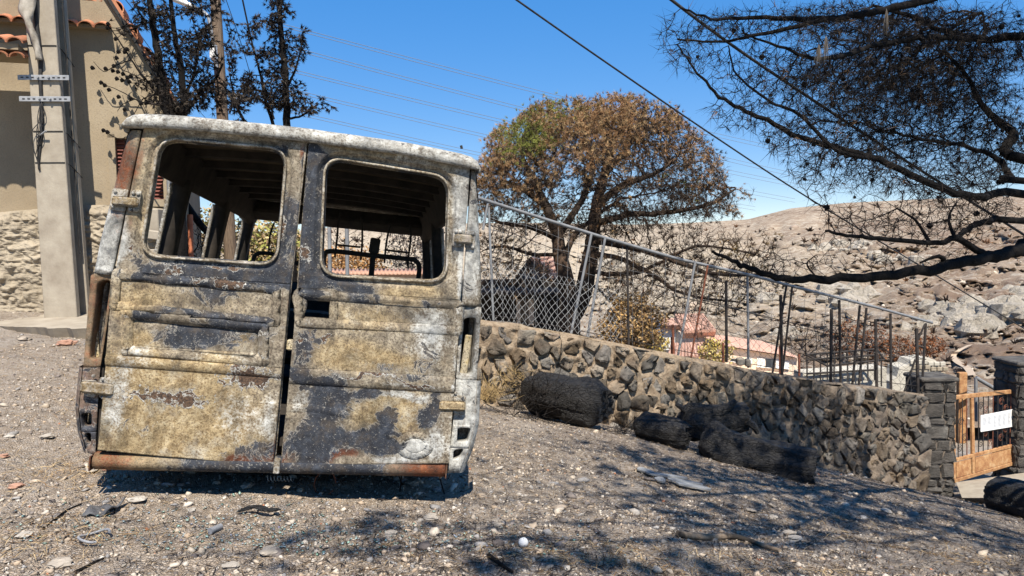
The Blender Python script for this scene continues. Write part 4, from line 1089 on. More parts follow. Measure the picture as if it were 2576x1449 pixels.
# little tiled hood at the frame edge
hp = P(20, 118, 7.9)
mb = MB(); mb.box(hp + a_ * .8 + Z * .0 + b_ * .3, (.9, .33, .03), [a_, b_, Z]); hood = mb.build('door_hood', M_STUCCO, house)
tile_row(house, hp + a_ * -.08 + nf_ * .08 + Z * .03, a_, nf_, 10, .15, .3, .5, .08, seed=4)
tile_row(house, hp + a_ * -.08 + nf_ * .02 - Z * .11, a_, nf_, 10, .15, .3, .4, .075, seed=5)
# coarse rubble plinth
mb = MB(); st = C0 + a_ * -.62 + nf_ * .22; nS, nT = 240, 110
SS, TT = np.meshgrid(np.linspace(0, 5.0, nS + 1), np.linspace(0, 1, nT + 1))
ZZ = .3 + (zz(527) + .05 * np.sin(SS * 2.2) - .3) * TT
OFF = .022 * fbm(np.stack([SS * 9, ZZ * 9, 0 * SS], -1), 4, 20) + .045 * np.abs(fbm(np.stack([SS * 12, ZZ * 15, 0 * SS + 3], -1), 3, 5)) - .10 * np.clip((TT - .9) / .1, 0, 1) ** 2
PP = st + a_ * SS[..., None] + nf_ * OFF[..., None]; PP[..., 2] = ZZ
rows = [list(r) for r in PP]
rows.append([p - nf_ * .3 for p in rows[-1]])
mb.loft(rows, False, smooth=False); mb.build('plinth', M_ROUGH, house)

# ---- H-section concrete pole
base = P(158, 806, 8.3)
pole = thing('concrete_pole', 'tapered concrete utility pole with two slotted steel straps and burnt cables', 'utility pole', base)
def pole_pt(u_off, v, back): pass
ztop = float(P(100, -420, 8.3)[2]); H_ = ztop - base[2]
axx = np.array([1, .12, 0]); axx /= np.linalg.norm(axx); axy = np.cross(Z, axx)
lean = (P(124, -420, 8.3) - P(163, 806, 8.3)) / H_; lean[1] = 0; lean[2] = 1
def pole_sect(x0, x1, y0, y1, name, zc=0):
    mb = MB(); rings = []
    for t in np.linspace(0, 1, 12):
        k = 1 - .21 * t; c = base + lean * (H_ * t)
        rings.append([c + axx * x * k + axy * y * k for x, y in ((x0, y0 + .008), (x0 + .008, y0), (x1 - .008, y0), (x1, y0 + .008), (x1, y1), (x0, y1))])
    mb.loft(rings, True, True, True, False); return mb.build(name, M_CONC, pole)
pole_sect(-.19, .155, -.01, .075, 'flange'); pole_sect(-.03, .065, .075, .28, 'web'); pole_sect(-.19, .155, .28, .36, 'flange')
def pole_at(v, dx=0, dy=-.02):
    t = (float(P(140, v, 8.3)[2]) - base[2]) / H_
    return base + lean * (H_ * t) + axx * dx * (1 - .21 * t) + axy * dy
for v in (205, 257):
    mb = MB(); c = pole_at(v, -.012, -.035); mb.box(c, (.262, .006, .028), [axx, axy, Z], .003); st_ = mb.build('strap', M_ZINC, pole)
    for dx in (-.05, .06):
        mb = MB(); mb.tube([c + axx * dx, c + axx * dx - axy * .03], .011, 6, False); mb.build('bolt', M_ZINC, st_)
    for k in range(9):
        mb = MB(); mb.box(c + axx * (-.215 + k * .0535) - axy * .0075, (.013, .002, .006), [axx, axy, Z]); mb.build('slot', M_BLACKCABLE, st_)
for v in (126, 335, 412):
    mb = MB(); pts = [pole_at(v, -.18, -.014), pole_at(v, .148, -.014), pole_at(v + 3, .155, .1), pole_at(v + 30, .15, .39)]
    mb.tube(pts, .006, 5); mb.build('band', M_BLACKCABLE, pole)
mb = MB(); mb.tube(smooth_path([pole_at(-100, -.08), pole_at(60, -.06), pole_at(150, -.035), pole_at(205, -.055), pole_at(260, -.06), pole_at(330, -.075), pole_at(400, -.13), pole_at(432, -.135)], 4), [.022] * 8 + [.02] * 8 + [.016] * 9 + [.012] * 3 + [.006], 6)
mb.build('cable', M_BLACKCABLE, pole)
rr = random.Random(3)
for k in range(5):
    mb = MB(); x = -.06 - .03 * k; mb.tube(smooth_path([pole_at(262, -.06, -.03), pole_at(300, -.06 + rr.uniform(-.04, .05), -.05), pole_at(345, x + rr.uniform(-.03, .03), -.06), pole_at(380 + 12 * k, -.13 + rr.uniform(-.03, .03), -.03)], 4), .005, 4); mb.build('loose_wire', M_BLACKCABLE, pole)
mb = MB(); mb.tube([pole_at(352, -.14, -.03), pole_at(336, .0, -.08)], .010, 5); mb.build('clamp', M_ZINC, pole)
# flapping burnt plastic sleeve
mb = MB(); rows = []
cl = smooth_path([pole_at(-30, -.06, -.05), pole_at(40, -.12, -.09), pole_at(80, -.10, -.10), pole_at(120, -.05, -.08), pole_at(165, -.03, -.06)], 5)
for k, p in enumerate(cl):
    w = .035 + .05 * math.sin(math.pi * min(1, k / 9)) * (1 if k < 10 else .4)
    rows.append([p + axx * (w * x) + axy * (-.035 * (1 - x * x) + .01 * math.sin(k * 1.3 + x * 3)) for x in np.linspace(-1, 1, 7)])
mb.loft(rows, False, smooth=True); o = mb.build('cable_sleeve', simple('heat_curled_plastic', (.20, .17, .13), (.42, .38, .32), 9, .8, .5, 50, .006), pole); solid(o, .004)
mb = MB(); mb.tube([pole_at(-60, .158, .2), pole_at(640, .15, .2)], .008, 5); mb.build('earth_wire', M_BLACKCABLE, pole)

# ---- wooden pole with street lamp
wb = P(583, 640, 13.0); wt = P(534, -140, 13.0); wb[2] = .0
wp = thing('wooden_pole', 'slim dark wooden telephone pole rising behind the van roof', 'telephone pole', wb)
mb = MB(); mb.tube([wb + (wt - wb) * t for t in np.linspace(0, 1, 10)], np.linspace(.115, .085, 10), 12); mb.build('shaft', M_WOOD, wp)
mb = MB(); mb.tube(smooth_path([P(545, 170, 12.85), P(528, 60, 12.8), P(518, 35, 12.8), P(495, 22, 12.8)], 5), .03, 7); mb.build('lamp_arm', M_ZINC, wp)
mb = MB(); L0, L1 = P(496, 22, 12.8), P(424, -6, 12.8); dl = (L1 - L0); ll = np.linalg.norm(dl); dl /= ll; rings = []
for t, w, h in ((0, .03, .03), (.15, .07, .05), (.4, .10, .075), (.8, .10, .08), (1, .05, .05)):
    c = L0 + dl * ll * t; rings.append([c + np.array([0, 1, 0]) * w * math.cos(q) + Z * h * math.sin(q) * (1 if math.sin(q) > 0 else .5) for q in np.linspace(0, 2 * math.pi, 12, endpoint=False)])
mb.loft(rings); mb.build('lamp_head', M_WHITE, wp)
mb = MB(); mb.box(P(537, 130, 12.8), (.05, .06, .12), None, .01); mb.build('junction_box', M_WHITE, wp)

# ---- overhead lines
def cable(name, pts, r, label, mat=M_BLACKCABLE, sides=5, sag=0.0, group=None):
    A, B = np.array(pts[0]), np.array(pts[-1]); n = 24
    if len(pts) == 2: ps = [A + (B - A) * t - Z * sag * 4 * t * (1 - t) for t in np.linspace(0, 1, n)]
    else: ps = smooth_path(pts, 8)
    mb = MB(); mb.tube(ps, r, sides); return props(mb.build(name, mat), label, 'cable', group)
cable('overhead_cable', [P(1240, -42, 6.5), P(1500, 140, 7.2), P(1800, 345, 8.2), P(2050, 508, 9.2), P(2400, 720, 11), P(2640, 865, 12.5)], .0095, 'long black cable slanting from the top edge down past the round pine')
cable('overhead_cable', [P(1650, -30, 6.2), P(1839, 112, 6.5), P(2059, 261, 6.9), P(2228, 372, 7.3), P(2398, 480, 7.7), P(2532, 563, 8.1), P(2640, 632, 8.5)], .013, 'thick twisted cable running through the black pine branches', sides=6)
M_FARLINE = simple('grey_line_wire', (.16, .17, .19), (.22, .23, .25), 3, .6, 0)
for k, (a, b, w) in enumerate((((680, 52), (2100, 400), 'topmost'), ((690, 106), (2150, 468), 'second from the top'), ((700, 166), (2100, 480), 'middle one'), ((690, 214), (2000, 500), 'second from the bottom'), ((690, 268), (1900, 520), 'lowest'))):
    for j in (0, 1):
        A = P(a[0], a[1] + 7 * j, 70 + 4 * k); B = P(b[0], b[1] + 9 * j, 150 + 6 * k)
        cable('power_line', [A, B], .03, f"{w} pair of thin power lines crossing the blue sky, {'lower' if j else 'upper'} wire", M_FARLINE, 4, .6, 'far power lines')
for k, (a, b, w) in enumerate((((262, -20), (450, 250), 'steepest'), ((280, -20), (520, 300), 'second'), ((300, -20), (560, 260), 'third'), ((318, -20), (610, 300), 'flattest'))):
    cable('service_wire', [P(*a, 11), P(*b, 17)], .007, f'{w} thin wire slanting over the house eave through the burnt cypress', M_BLACKCABLE, 4, .1, 'thin service wires')
cable('service_wire', [P(606, -20, 12), P(640, 130, 12.5), P(690, 300, 13)], .014, 'dark wire falling beside the right burnt cypress')
cable('service_wire', [P(562, -20, 12), P(610, 120, 12.5), P(650, 260, 13)], .006, 'hair thin wire falling just right of the wooden pole')
# ================================================================== STONE WALL
def zc(col, fac=1.0): return tuple(c * fac for c in col)
WB = [(780, 960, 8.9), (1000, 985, 8.6), (1195, 1022, 8.3), (1550, 1088, 9.3), (1800, 1128, 10.1), (2100, 1184, 11.2), (2330, 1232, 12.2)]
WT = [(780, 735, 8.9), (1000, 768, 8.6), (1195, 802, 8.3), (1430, 838, 8.95), (1700, 893, 9.8), (2000, 950, 10.8), (2330, 990, 12.2)]
wb_ = np.array([P(*p) for p in WB]); wt_ = np.array([P(*p) for p in WT])
_len = np.concatenate([[0], np.cumsum(np.linalg.norm(np.diff(wb_[:, :2], axis=0), axis=1))]); WLEN = _len[-1]
_ut = np.array([p[0] for p in WT], float); _ub = np.array([p[0] for p in WB], float)
def wall_xy(s_): return np.stack([np.interp(s_, _len, wb_[:, 0]), np.interp(s_, _len, wb_[:, 1])], -1)
def wall_zb(s_):
    q = wall_xy(s_); return gz(q[..., 0], q[..., 1], False) - .12
_ts = np.array([_len[np.argmin(np.linalg.norm(0 * wb_[:, :2], axis=1))]] * 0)
_tproj = []
for p in wt_:
    ss_ = np.linspace(0, WLEN, 400); q = wall_xy(ss_); _tproj.append(ss_[np.argmin(np.linalg.norm(q - p[:2], axis=1))])
_tproj = np.array(_tproj)
def wall_zt(s_): return np.interp(s_, _tproj, wt_[:, 2])
def wall_n(s_):
    e = .05; d = wall_xy(np.asarray(s_) + e) - wall_xy(np.asarray(s_) - e)
    d = d / (np.linalg.norm(d, axis=-1, keepdims=True) + 1e-9)
    return np.stack([d[..., 1], -d[..., 0], np.zeros(d.shape[:-1])], -1)   # towards the camera side
def soot_shade_at(s_, z_):
    """darkens the wall to the right: soot plus pine shade put into the colour"""
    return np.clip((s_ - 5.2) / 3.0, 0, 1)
s = S('earthy_wall_mortar')
n1 = s.noise(2.5, 5, .6); n2 = s.noise(16, 6, .72); n3 = s.noise(55, 4, .7)
c = s.ramp(n2, [(.28, (.15, .105, .07)), (.5, (.30, .23, .16)), (.75, (.42, .345, .255))])
so = s.sep(s.attr('tint'))
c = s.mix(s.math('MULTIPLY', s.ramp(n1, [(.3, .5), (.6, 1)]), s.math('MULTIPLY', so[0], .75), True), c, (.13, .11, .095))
M_MORTAR = s.done(c, .97, s.bump(s.math('ADD', n2, s.math('MULTIPLY', n3, .5)), 1.0, .03), 0, .08)
s = S('wall_stone')
n1 = s.noise(6, 5, .65); n3 = s.noise(40, 5, .72); rd = s.rand()
c = s.mix(s.ramp(s.noise(3.3, 3, .5), [(.35, 0), (.65, 1)]), s.ramp(n1, [(.3, (.19, .14, .105)), (.7, (.40, .32, .24))]), s.ramp(n1, [(.3, (.22, .19, .155)), (.7, (.43, .39, .32))]))
tnt = s.sep(s.attr('tint'))
c = s.mix(s.ramp(tnt[2], [(.7, 0), (.75, .6)]), c, s.ramp(n1, [(.3, (.24, .16, .09)), (.7, (.40, .29, .18))]))
c = s.mix(s.ramp(tnt[2], [(.25, .6), (.3, 0)]), c, s.ramp(n1, [(.3, (.15, .145, .14)), (.7, (.33, .32, .30))]))
c = s.mix(1.0, c, s.ramp(tnt[1], [(0, .34), (1, 1.05)]), 'MULTIPLY')
c = s.mix(s.math('MULTIPLY', tnt[0], s.ramp(n1, [(.3, .85), (.7, .45)]), True), c, (.06, .055, .05))  # dark mix: soot and shade put into the stone colour
M_WSTONE = s.done(c, .93, s.bump(s.math('ADD', n3, n1), 1.0, .035), 0, .12)

wall = thing('stone_wall', 'low rubble stone wall under the leaning wire fence', 'wall', wb_[2])
nS, nT = 420, 56
SS, TT = np.meshgrid(np.linspace(0, WLEN, nS + 1), np.linspace(0, 1, nT + 1))
XY = wall_xy(SS); ZB, ZT = wall_zb(SS), wall_zt(SS)
ZZ = ZB + (ZT - ZB) * TT; NN = wall_n(SS)
off = -.012 + .05 * fbm(np.stack([SS * 9, ZZ * 11, 0 * SS], -1), 3, 131) * .6 + .035 * fbm(np.stack([SS * 4, ZZ * 4, 0 * SS], -1), 4, 101) - .05 * (TT > .97)
front = np.concatenate([XY, ZZ[..., None]], -1) + NN * off[..., None]
top = np.concatenate([XY[-1:], ZT[-1:, :, None] + .02 * fbm(np.stack([SS[-1:] * 3, 0 * SS[-1:]], -1), 3, 9)[..., None]], -1) - NN[-1:] * .15
back = top - NN[-1:] * .25; low = back.copy(); low[..., 2] -= 3.0
G = np.concatenate([front, top, back, low], 0)
idx = np.arange(G.shape[0] * G.shape[1]).reshape(G.shape[:2])
quads = np.stack([idx[:-1, :-1], idx[:-1, 1:], idx[1:, 1:], idx[1:, :-1]], -1).reshape(-1, 4)
tn = np.zeros(G.shape[:2] + (4,)); tn[..., 0] = soot_shade_at(np.broadcast_to(SS[:1], G.shape[:2]), 0)
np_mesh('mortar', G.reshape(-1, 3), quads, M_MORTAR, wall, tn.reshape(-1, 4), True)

# stones: irregular cells in wall space
rw = np.random.default_rng(8)
pts = []
sp = .235
for i in range(int(WLEN / sp) + 1):
    for j in range(18):
        s_ = (i + (.5 if j % 2 else 0) + rw.uniform(-.42, .42)) * sp; t_ = (j + .5 + rw.uniform(-.36, .36)) * sp * .72
        if 1.9 < s_ < WLEN - .1:
            z_ = float(wall_zb(np.array([s_]))[0]) + t_
            if z_ < float(wall_zt(np.array([s_]))[0]) - .04: pts.append((s_, z_))
pts = np.array(pts)
def clip(poly, m, n):
    out = []
    for i in range(len(poly)):
        a, b = poly[i], poly[(i + 1) % len(poly)]; da, db = (a - m) @ n, (b - m) @ n
        if da <= 0: out.append(a)
        if (da < 0 < db) or (db < 0 < da): out.append(a + (b - a) * da / (da - db))
    return out
stones = []
for i, p in enumerate(pts):
    poly = [p + np.array(q) * .3 for q in ((-1, -1), (1, -1), (1, 1), (-1, 1))]
    d = np.linalg.norm(pts - p, axis=1)
    for j in np.argsort(d)[1:14]:
        if d[j] > .7: break
        n = (pts[j] - p) / d[j]; poly = clip(poly, (p + pts[j]) / 2 - n * .006, n)
        if len(poly) < 3: break
    if len(poly) < 3: continue
    sl_ = float(wall_zt(np.array([p[0] + .2]))[0] - wall_zt(np.array([p[0] - .2]))[0]) / .4
    poly = clip(poly, np.array([p[0], float(wall_zt(np.array([p[0]]))[0]) - .015]), np.array([-sl_, 1.0]))
    if len(poly) < 3: continue
    poly = np.array(poly); c = poly.mean(0)
    big = rw.uniform(0, 1); k = rw.uniform(.72, .97) if big > .25 else rw.uniform(.45, .65)
    if p[0] < 7: k *= rw.uniform(.82, 1.0)
    poly = c + (poly - c) * k * (1 + rw.uniform(-.10, .10, (len(poly), 1)))
    poly = round_poly(poly, .014 * rw.uniform(.4, 1.4), 1)
    stones.append((c, poly))
area = [abs(sum(p[i][0] * p[(i + 1) % len(p)][1] - p[(i + 1) % len(p)][0] * p[i][1] for i in range(len(p)))) / 2 for c, p in stones]
dist = [math.hypot(*wall_xy(np.array([c[0]]))[0]) for c, p in stones]
vis = np.argsort([-(a_s / d_s ** 2) for a_s, d_s in zip(area, dist)])
rest_v, rest_f, rest_t = [], [], []
for rank, i in enumerate(vis):
    c, poly = stones[i]
    proud = rw.uniform(.008, .042); tl = rw.normal(0, .13, 2)
    ctr = wall_xy(np.array([c[0]]))[0]; nn = wall_n(np.array([c[0]]))[0]; al = np.array([-nn[1], nn[0], 0])
    def at(q, dep): return np.array([ctr[0], ctr[1], q[1]]) + al * (q[0] - c[0]) + nn * (dep + (q - c) @ tl * (dep > 0))
    m = len(poly); V = []
    for kk, dep in ((1.03, -.06), (1.0, proud * .75), (.93, proud), (.5, proud + rw.uniform(-.012, .012))):
        for q in poly: V.append(at(c + (q - c) * kk * (1 if dep < 0 else 1 + rw.uniform(-.03, .03)), dep))
    V = [v_ + rw.normal(0, .009, 3) if k_ >= m else v_ for k_, v_ in enumerate(V)]
    V.append(at(c, proud + rw.uniform(-.014, .014)))
    fs3, fs4 = [], []
    for r_ in range(3):
        for j in range(m):
            a, b = r_ * m + j, r_ * m + (j + 1) % m; fs4.append((a, b, b + m, a + m))
    for j in range(m): fs3.append((3 * m + j, 3 * m + (j + 1) % m, 4 * m))
    tone = rw.uniform(0, 1); tt = np.tile([soot_shade_at(c[0], c[1]) * rw.uniform(.3, 1), tone, rw.uniform(0, 1), 1], (len(V), 1))
    V = np.array(V)
    if rank < 300:
        o = np_mesh('stone', V, [np.array(fs4), np.array(fs3)], M_WSTONE, wall, tt)
    else:
        b0 = len(rest_v) and sum(len(v) for v in rest_v); rest_v.append(V); rest_f.append((np.array(fs4) + b0, np.array(fs3) + b0)); rest_t.append(tt)
if rest_v:
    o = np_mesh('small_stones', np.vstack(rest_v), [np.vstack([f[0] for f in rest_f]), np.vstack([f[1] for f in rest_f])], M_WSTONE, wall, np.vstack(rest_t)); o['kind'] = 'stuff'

# ================================================================== FENCE ON THE WALL
M_RAIL = simple('dull_galvanised_tube', (.13, .133, .14), (.24, .245, .25), 6, .6, .2, 60, .002)
M_BURNTPIPE = simple('burnt_black_pipe', (.012, .011, .011), (.05, .04, .034), 7, .75, .4, 60, .003)
M_RUSTPIPE = simple('rusty_pipe', (.10, .035, .02), (.22, .08, .045), 10, .85, .4, 60, .003)
fence = thing('wire_fence', 'tall wire fence with a long grey top rail leaning along the stone wall', 'fence', P(1400, 830, 9.0))
def fd(u): return float(np.interp(u, [1000, 1195, 1430, 1700, 2000, 2330, 2400], [8.55, 8.4, 9.05, 9.9, 10.9, 12.3, 12.5]))
def za(x, y): return ((x / 2.07 + 1750) * .6708, (y / 2.07 + 700) * .6708)
def zb_(x, y): return ((x / 2.07 + 2640) * .6708, (y / 2.07 + 700) * .6708)
RL = [(1200, 497), (1215, 502), (1350, 545), (1500, 592), (1700, 650), (1900, 695), (2000, 722), (2200, 772), (2345, 812)]
mb = MB(); mb.tube([P(u, v, fd(u)) for u, v in RL], .021, 8); mb.build('top_rail', M_RAIL, fence)
POSTS = [(za(165, 125), za(128, 330), 0, .018), (za(172, 160), za(206, 1012), 0, .018), (za(970, 365), za(812, 1135), 0, .022), (za(1075, 400), za(938, 1160), 0, .022), (za(1245, 450), za(1258, 1205), 1, .020),
         (za(1775, 580), za(1645, 1292), 0, .022), (za(1872, 610), za(1745, 1314), 2, .018), (za(2015, 730), za(2018, 1345), 1, .026), (za(2180, 690), za(2187, 1385), 0, .022), (za(1600, 1070), za(1608, 1290), 2, .022),
         (zb_(595, 840), zb_(606, 1460), 1, .028), (zb_(640, 770), zb_(533, 1440), 1, .020), (zb_(685, 780), zb_(608, 1455), 1, .020), (zb_(990, 950), zb_(985, 1530), 1, .03), (zb_(1050, 880), zb_(1062, 1545), 1, .026),
         (zb_(1210, 920), zb_(1150, 1560), 1, .024), (zb_(1262, 940), zb_(1200, 1565), 1, .024), (zb_(1332, 1030), zb_(1342, 1590), 1, .03), (zb_(1448, 985), zb_(1452, 1610), 1, .026), (zb_(1650, 1100), zb_(1662, 1640), 1, .034),
         (zb_(1722, 1060), zb_(1688, 1640), 1, .026), (zb_(1715, 1070), zb_(1660, 1190), 1, .02), (zb_(1640, 1340), zb_(1545, 1620), 1, .02), (zb_(1640, 1230), zb_(1700, 1245), 1, .024)]
for (a, b, k, r) in POSTS:
    dd = fd((a[0] + b[0]) / 2) + .02
    mb = MB(); A, B = P(*a, dd), P(*b, dd); mb.tube([A, B - (A - B) * .03], r * .78, 7); mb.build('post', (M_RAIL, M_BURNTPIPE, M_RUSTPIPE)[k], fence)
# strands
for (a, b) in (((1190, 560), (2340, 925)), ((1190, 640), (2330, 950)), ((1200, 770), (2320, 975))):
    pass
STR = [([(1218, 560), (1430, 640), (1700, 735), (2000, 820), (2320, 905)], .0045), ([(1215, 640), (1430, 700), (1700, 800), (2000, 878), (2320, 940)], .0035), ([(1210, 788), (1430, 826), (1700, 880), (2000, 936), (2320, 972)], .005), ([(1700, 745), (1900, 790), (2150, 850), (2330, 905)], .006)]
for pts_, r in STR:
    mb = MB(); mb.tube([P(u, v, fd(u) + .03) for u, v in pts_], r, 4); mb.build('strand', M_BURNTPIPE, fence)
# chain-link: two families of slanting wires clipped to the strip between rail and wall
mb = MB()
def rail_v(u): return np.interp(u, [p[0] for p in RL], [p[1] for p in RL])
def wtop_v(u): return np.interp(u, [1000, 1195, 1430, 1700, 2000, 2330], [768, 802, 838, 893, 950, 990])
def mesh_wires(u0, u1, frac, cell, r, jit, col):
    mbw = MB(); k = 0
    for fam in (1, -1):
        u = u0 - 400
        while u < u1 + 400:
            prev = None; seg = []
            for t in np.linspace(0, 1, 12):
                # t: 0 at wall top, 1 at upper edge
                uu = u + fam * t * 150 * (cell / 22.)
                if u0 <= uu <= u1:
                    lo, hi = wtop_v(uu), rail_v(uu); up_ = lo + (hi - lo) * frac
                    vv = lo + (up_ - lo) * t
                    seg.append(P(uu + jit * math.sin(uu * .07 + t * 5), vv + jit * math.cos(uu * .05), fd(uu) + .012 + .015 * fam))
            if len(seg) > 1: mbw.tube(seg, r, 3, False, False)
            u += cell
    o = mbw.build('chain_link', col, fence); o['kind'] = 'stuff'
M_WIRE = simple('thin_fence_wire', (.22, .22, .22), (.36, .36, .35), 8, .6, 0, metal=.2)
mesh_wires(1205, 1560, .52, 15, .0022, 3, M_WIRE)
mesh_wires(1560, 2320, .62, 21, .0022, 6, M_BURNTPIPE)
mbw = MB()
for u in np.arange(1240, 2330, 27):
    mbw.tube([P(u + 3, rail_v(u + 3) + 4, fd(u) + .02), P(u - 4 + 5 * math.sin(u), (rail_v(u) + wtop_v(u)) / 2, fd(u) + .03), P(u, wtop_v(u), fd(u) + .02)], .0022, 3, False, False)
for fr in (.12, .24, .38, .55):
    mbw.tube([P(u, rail_v(u) + (wtop_v(u) - rail_v(u)) * fr + 4 * math.sin(u * .03 + fr * 20), fd(u) + .025) for u in np.arange(1210, 2330, 40)], .0020, 3, False, False)
o = mbw.build('field_wire', M_WIRE, fence); o['kind'] = 'stuff'
# concrete shoe blocks on top of the wall
for u, v, w in ((1862, 909, .05), (1880, 912, .035)):
    mb = MB(); mb.box(P(u, v, fd(u)), (w, .06, .05), None, .015); mb.build('shoe_block', M_CONC, fence)

# ================================================================== GATE, PILLARS, DRIVE
def pillar(name, u0, u1, v0, v1, d, label, seed):
    c = P((u0 + u1) / 2, v1, d); w = (u1 - u0) / F * d / 2; zt = float(P((u0 + u1) / 2, v0, d)[2])
    t = thing(name, label, 'pillar', c)
    mb = MB(); mb.box((c[0], c[1] + w, (c[2] - .3 + zt) / 2), (w, w, (zt - c[2] + .3) / 2), None, .03); o = mb.build('core', M_MORTAR, t)
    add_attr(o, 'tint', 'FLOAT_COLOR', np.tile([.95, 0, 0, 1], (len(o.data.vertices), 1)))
    r_ = np.random.default_rng(seed); z_ = c[2] - .1
    while z_ < zt - .06:
        h = r_.uniform(.09, .26); h = min(h, zt - z_ - .02); x = -w
        while x < w - .04:
            ww = min(r_.uniform(.1, .42), w - x)
            for face in (0, 1):
                mbs = MB(); dep = r_.uniform(.012, .05)
                if face == 0: cc = np.array([c[0] + x + ww / 2, c[1] - .002, z_ + h / 2]); ax_l = [[1, 0, 0], [0, 1, 0], [0, 0, 1]]
                else: cc = np.array([c[0] - w + .002, c[1] + w + x + ww / 2, z_ + h / 2]); ax_l = [[0, 1, 0], [1, 0, 0], [0, 0, 1]]
                mbs.box(cc, (ww / 2 - .008, dep, h / 2 - .008), ax_l, .028)
                vv = [(np.array(p) + r_.normal(0, .014, 3)) for p in mbs.v]; mbs.v = [tuple(p) for p in vv]
                o = mbs.build('stone', M_WSTONE, t); add_attr(o, 'tint', 'FLOAT_COLOR', np.tile([r_.uniform(.85, 1), r_.uniform(0, .5), 0, 1], (len(o.data.vertices), 1)))  # heavy dark tint puts the pillar's shade into its colour
            x += ww
        z_ += h
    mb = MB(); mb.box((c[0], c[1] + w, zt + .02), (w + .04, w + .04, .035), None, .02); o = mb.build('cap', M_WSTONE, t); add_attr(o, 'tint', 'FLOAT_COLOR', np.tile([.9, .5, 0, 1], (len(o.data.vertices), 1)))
    return t
pillar('gate_pillar', 2318, 2400, 955, 1250, 12.3, 'shade-darkened stone gate pillar at the low end of the wall', 1)
pillar('gate_pillar', 2556, 2650, 915, 1215, 13.2, 'black shaded stone pillar cut by the right edge of the picture', 2)
M_GATE = S('orange_rusted_gate_steel')
_n = M_GATE.noise(9, 5, .7); _m = M_GATE.noise(50, 4, .7)
M_GATE = M_GATE.done(M_GATE.mix(M_GATE.ramp(_m, [(.35, .7), (.47, 0)]), M_GATE.ramp(_n, [(.3, (.22, .085, .035)), (.55, (.42, .23, .10)), (.75, (.55, .39, .22))]), (.16, .06, .03)), .85, M_GATE.bump(_m, .4, .004))
gate = thing('iron_gate', 'orange rusted iron gate with scrolls, hanging askew between stone pillars', 'gate', P(2460, 1210, 12.8))
GA, GB, GC_, GD = P(2398, 1000, 12.55), P(2552, 984, 13.3), P(2548, 1168, 13.3), P(2400, 1213, 12.55)
def gp(s_, t_): return (GA * (1 - s_) + GB * s_) * (1 - t_) + (GD * (1 - s_) + GC_ * s_) * t_
gdir = (GB - GA) / np.linalg.norm(GB - GA); gnor = np.cross(gdir, Z); gnor /= np.linalg.norm(gnor)
def gbar(name, a, b, w, th=.02, mat=M_GATE, parent=None):
    A, B = gp(*a), gp(*b); ax = B - A; L = np.linalg.norm(ax); ax /= L; up_ = np.cross(gnor, ax)
    mb = MB(); mb.box((A + B) / 2, (L / 2, th, w), [ax, gnor, up_], .004); return mb.build(name, mat, parent or gate)
gbar('top_bar', (-.01, .0), (1.02, .0), .035); gbar('mid_bar', (0, .74), (1, .74), .028); gbar('bottom_bar', (0, .985), (1, .985), .03)
gbar('upright', (.29, .03), (.31, .985), .035); gbar('upright', (1.0, .02), (1.0, .985), .03); gbar('upright', (.0, .03), (.0, .985), .025)
for k, s_ in enumerate((.07, .14, .21, .40, .48, .56, .64, .72, .80, .88, .94)):
    gbar('bar', (s_, .02), (s_, .74), .0075, .0075, M_RUSTPIPE if k % 4 == 2 else M_BURNTPIPE)
for s0, s1 in ((.03, .27), (.34, .98)):
    A = [gp(s0, .77), gp(s1, .77), gp(s1, .955), gp(s0, .955)]
    mb = MB(); mb.add(A + [p + gnor * .012 for p in A], [(0, 1, 2, 3), (7, 6, 5, 4), (0, 4, 5, 1), (1, 5, 6, 2), (2, 6, 7, 3), (3, 7, 4, 0)]); mb.build('kick_panel', M_GATE, gate)
for (s_, t_) in ((.44, .14), (.52, .2), (.78, .12), (.86, .22), (.44, .62), (.52, .5), (.6, .64), (.78, .6), (.86, .5), (.12, .3), (.18, .5), (.1, .62)):
    c = gp(s_, t_); up_ = Z; pts_ = []
    for k in range(18):
        a = k / 17 * 3.4 * math.pi; r = .075 * (1 - k / 22); pts_.append(c + gdir * r * math.cos(a) + up_ * r * math.sin(a) - gnor * .004)
    pts_ += [c - Z * .10 + gdir * .03] if 0 else []
    mb = MB(); mb.tube(pts_, .0065, 4); mb.build('scroll', M_RUSTPIPE if s_ > .5 else M_BURNTPIPE, gate)
# tall lock post behind the leaf
mb = MB(); mb.box(P(2418, 1040, 12.9) + Z * .1, (.07, .05, .62), None, .01); mb.build('lock_post', M_GATE, gate)
# white notice with faint grey print
sg = thing('notice_board', 'white rectangular notice with faint grey print fixed to the gate', 'sign', gp(.72, .42))
A, B, C, D_ = gp(.41, .255), gp(1.03, .235), gp(1.03, .475), gp(.41, .46); off_ = gnor * .03 if gnor[1] < 0 else -gnor * .03
A, B, C, D_ = [p + off_ for p in (A, B, C, D_)]
M_NOTICE = simple('white_notice_sheet', (.72, .72, .70), (.80, .80, .78), 10, .5, 0); M_PRINT = simple('faint_grey_print', (.36, .36, .37), (.44, .44, .45), 30, .6, 0)
mb = MB(); mb.add([A, B, C, D_] + [p - off_ * .3 for p in (A, B, C, D_)], [(0, 1, 2, 3), (7, 6, 5, 4), (0, 4, 5, 1), (1, 5, 6, 2), (2, 6, 7, 3), (3, 7, 4, 0)]); mb.build('sheet', M_NOTICE, sg)
def sp_(s_, t_): return (A * (1 - s_) + B * s_) * (1 - t_) + (D_ * (1 - s_) + C * s_) * t_ + off_ * .12
mb = MB(); rr = random.Random(2)
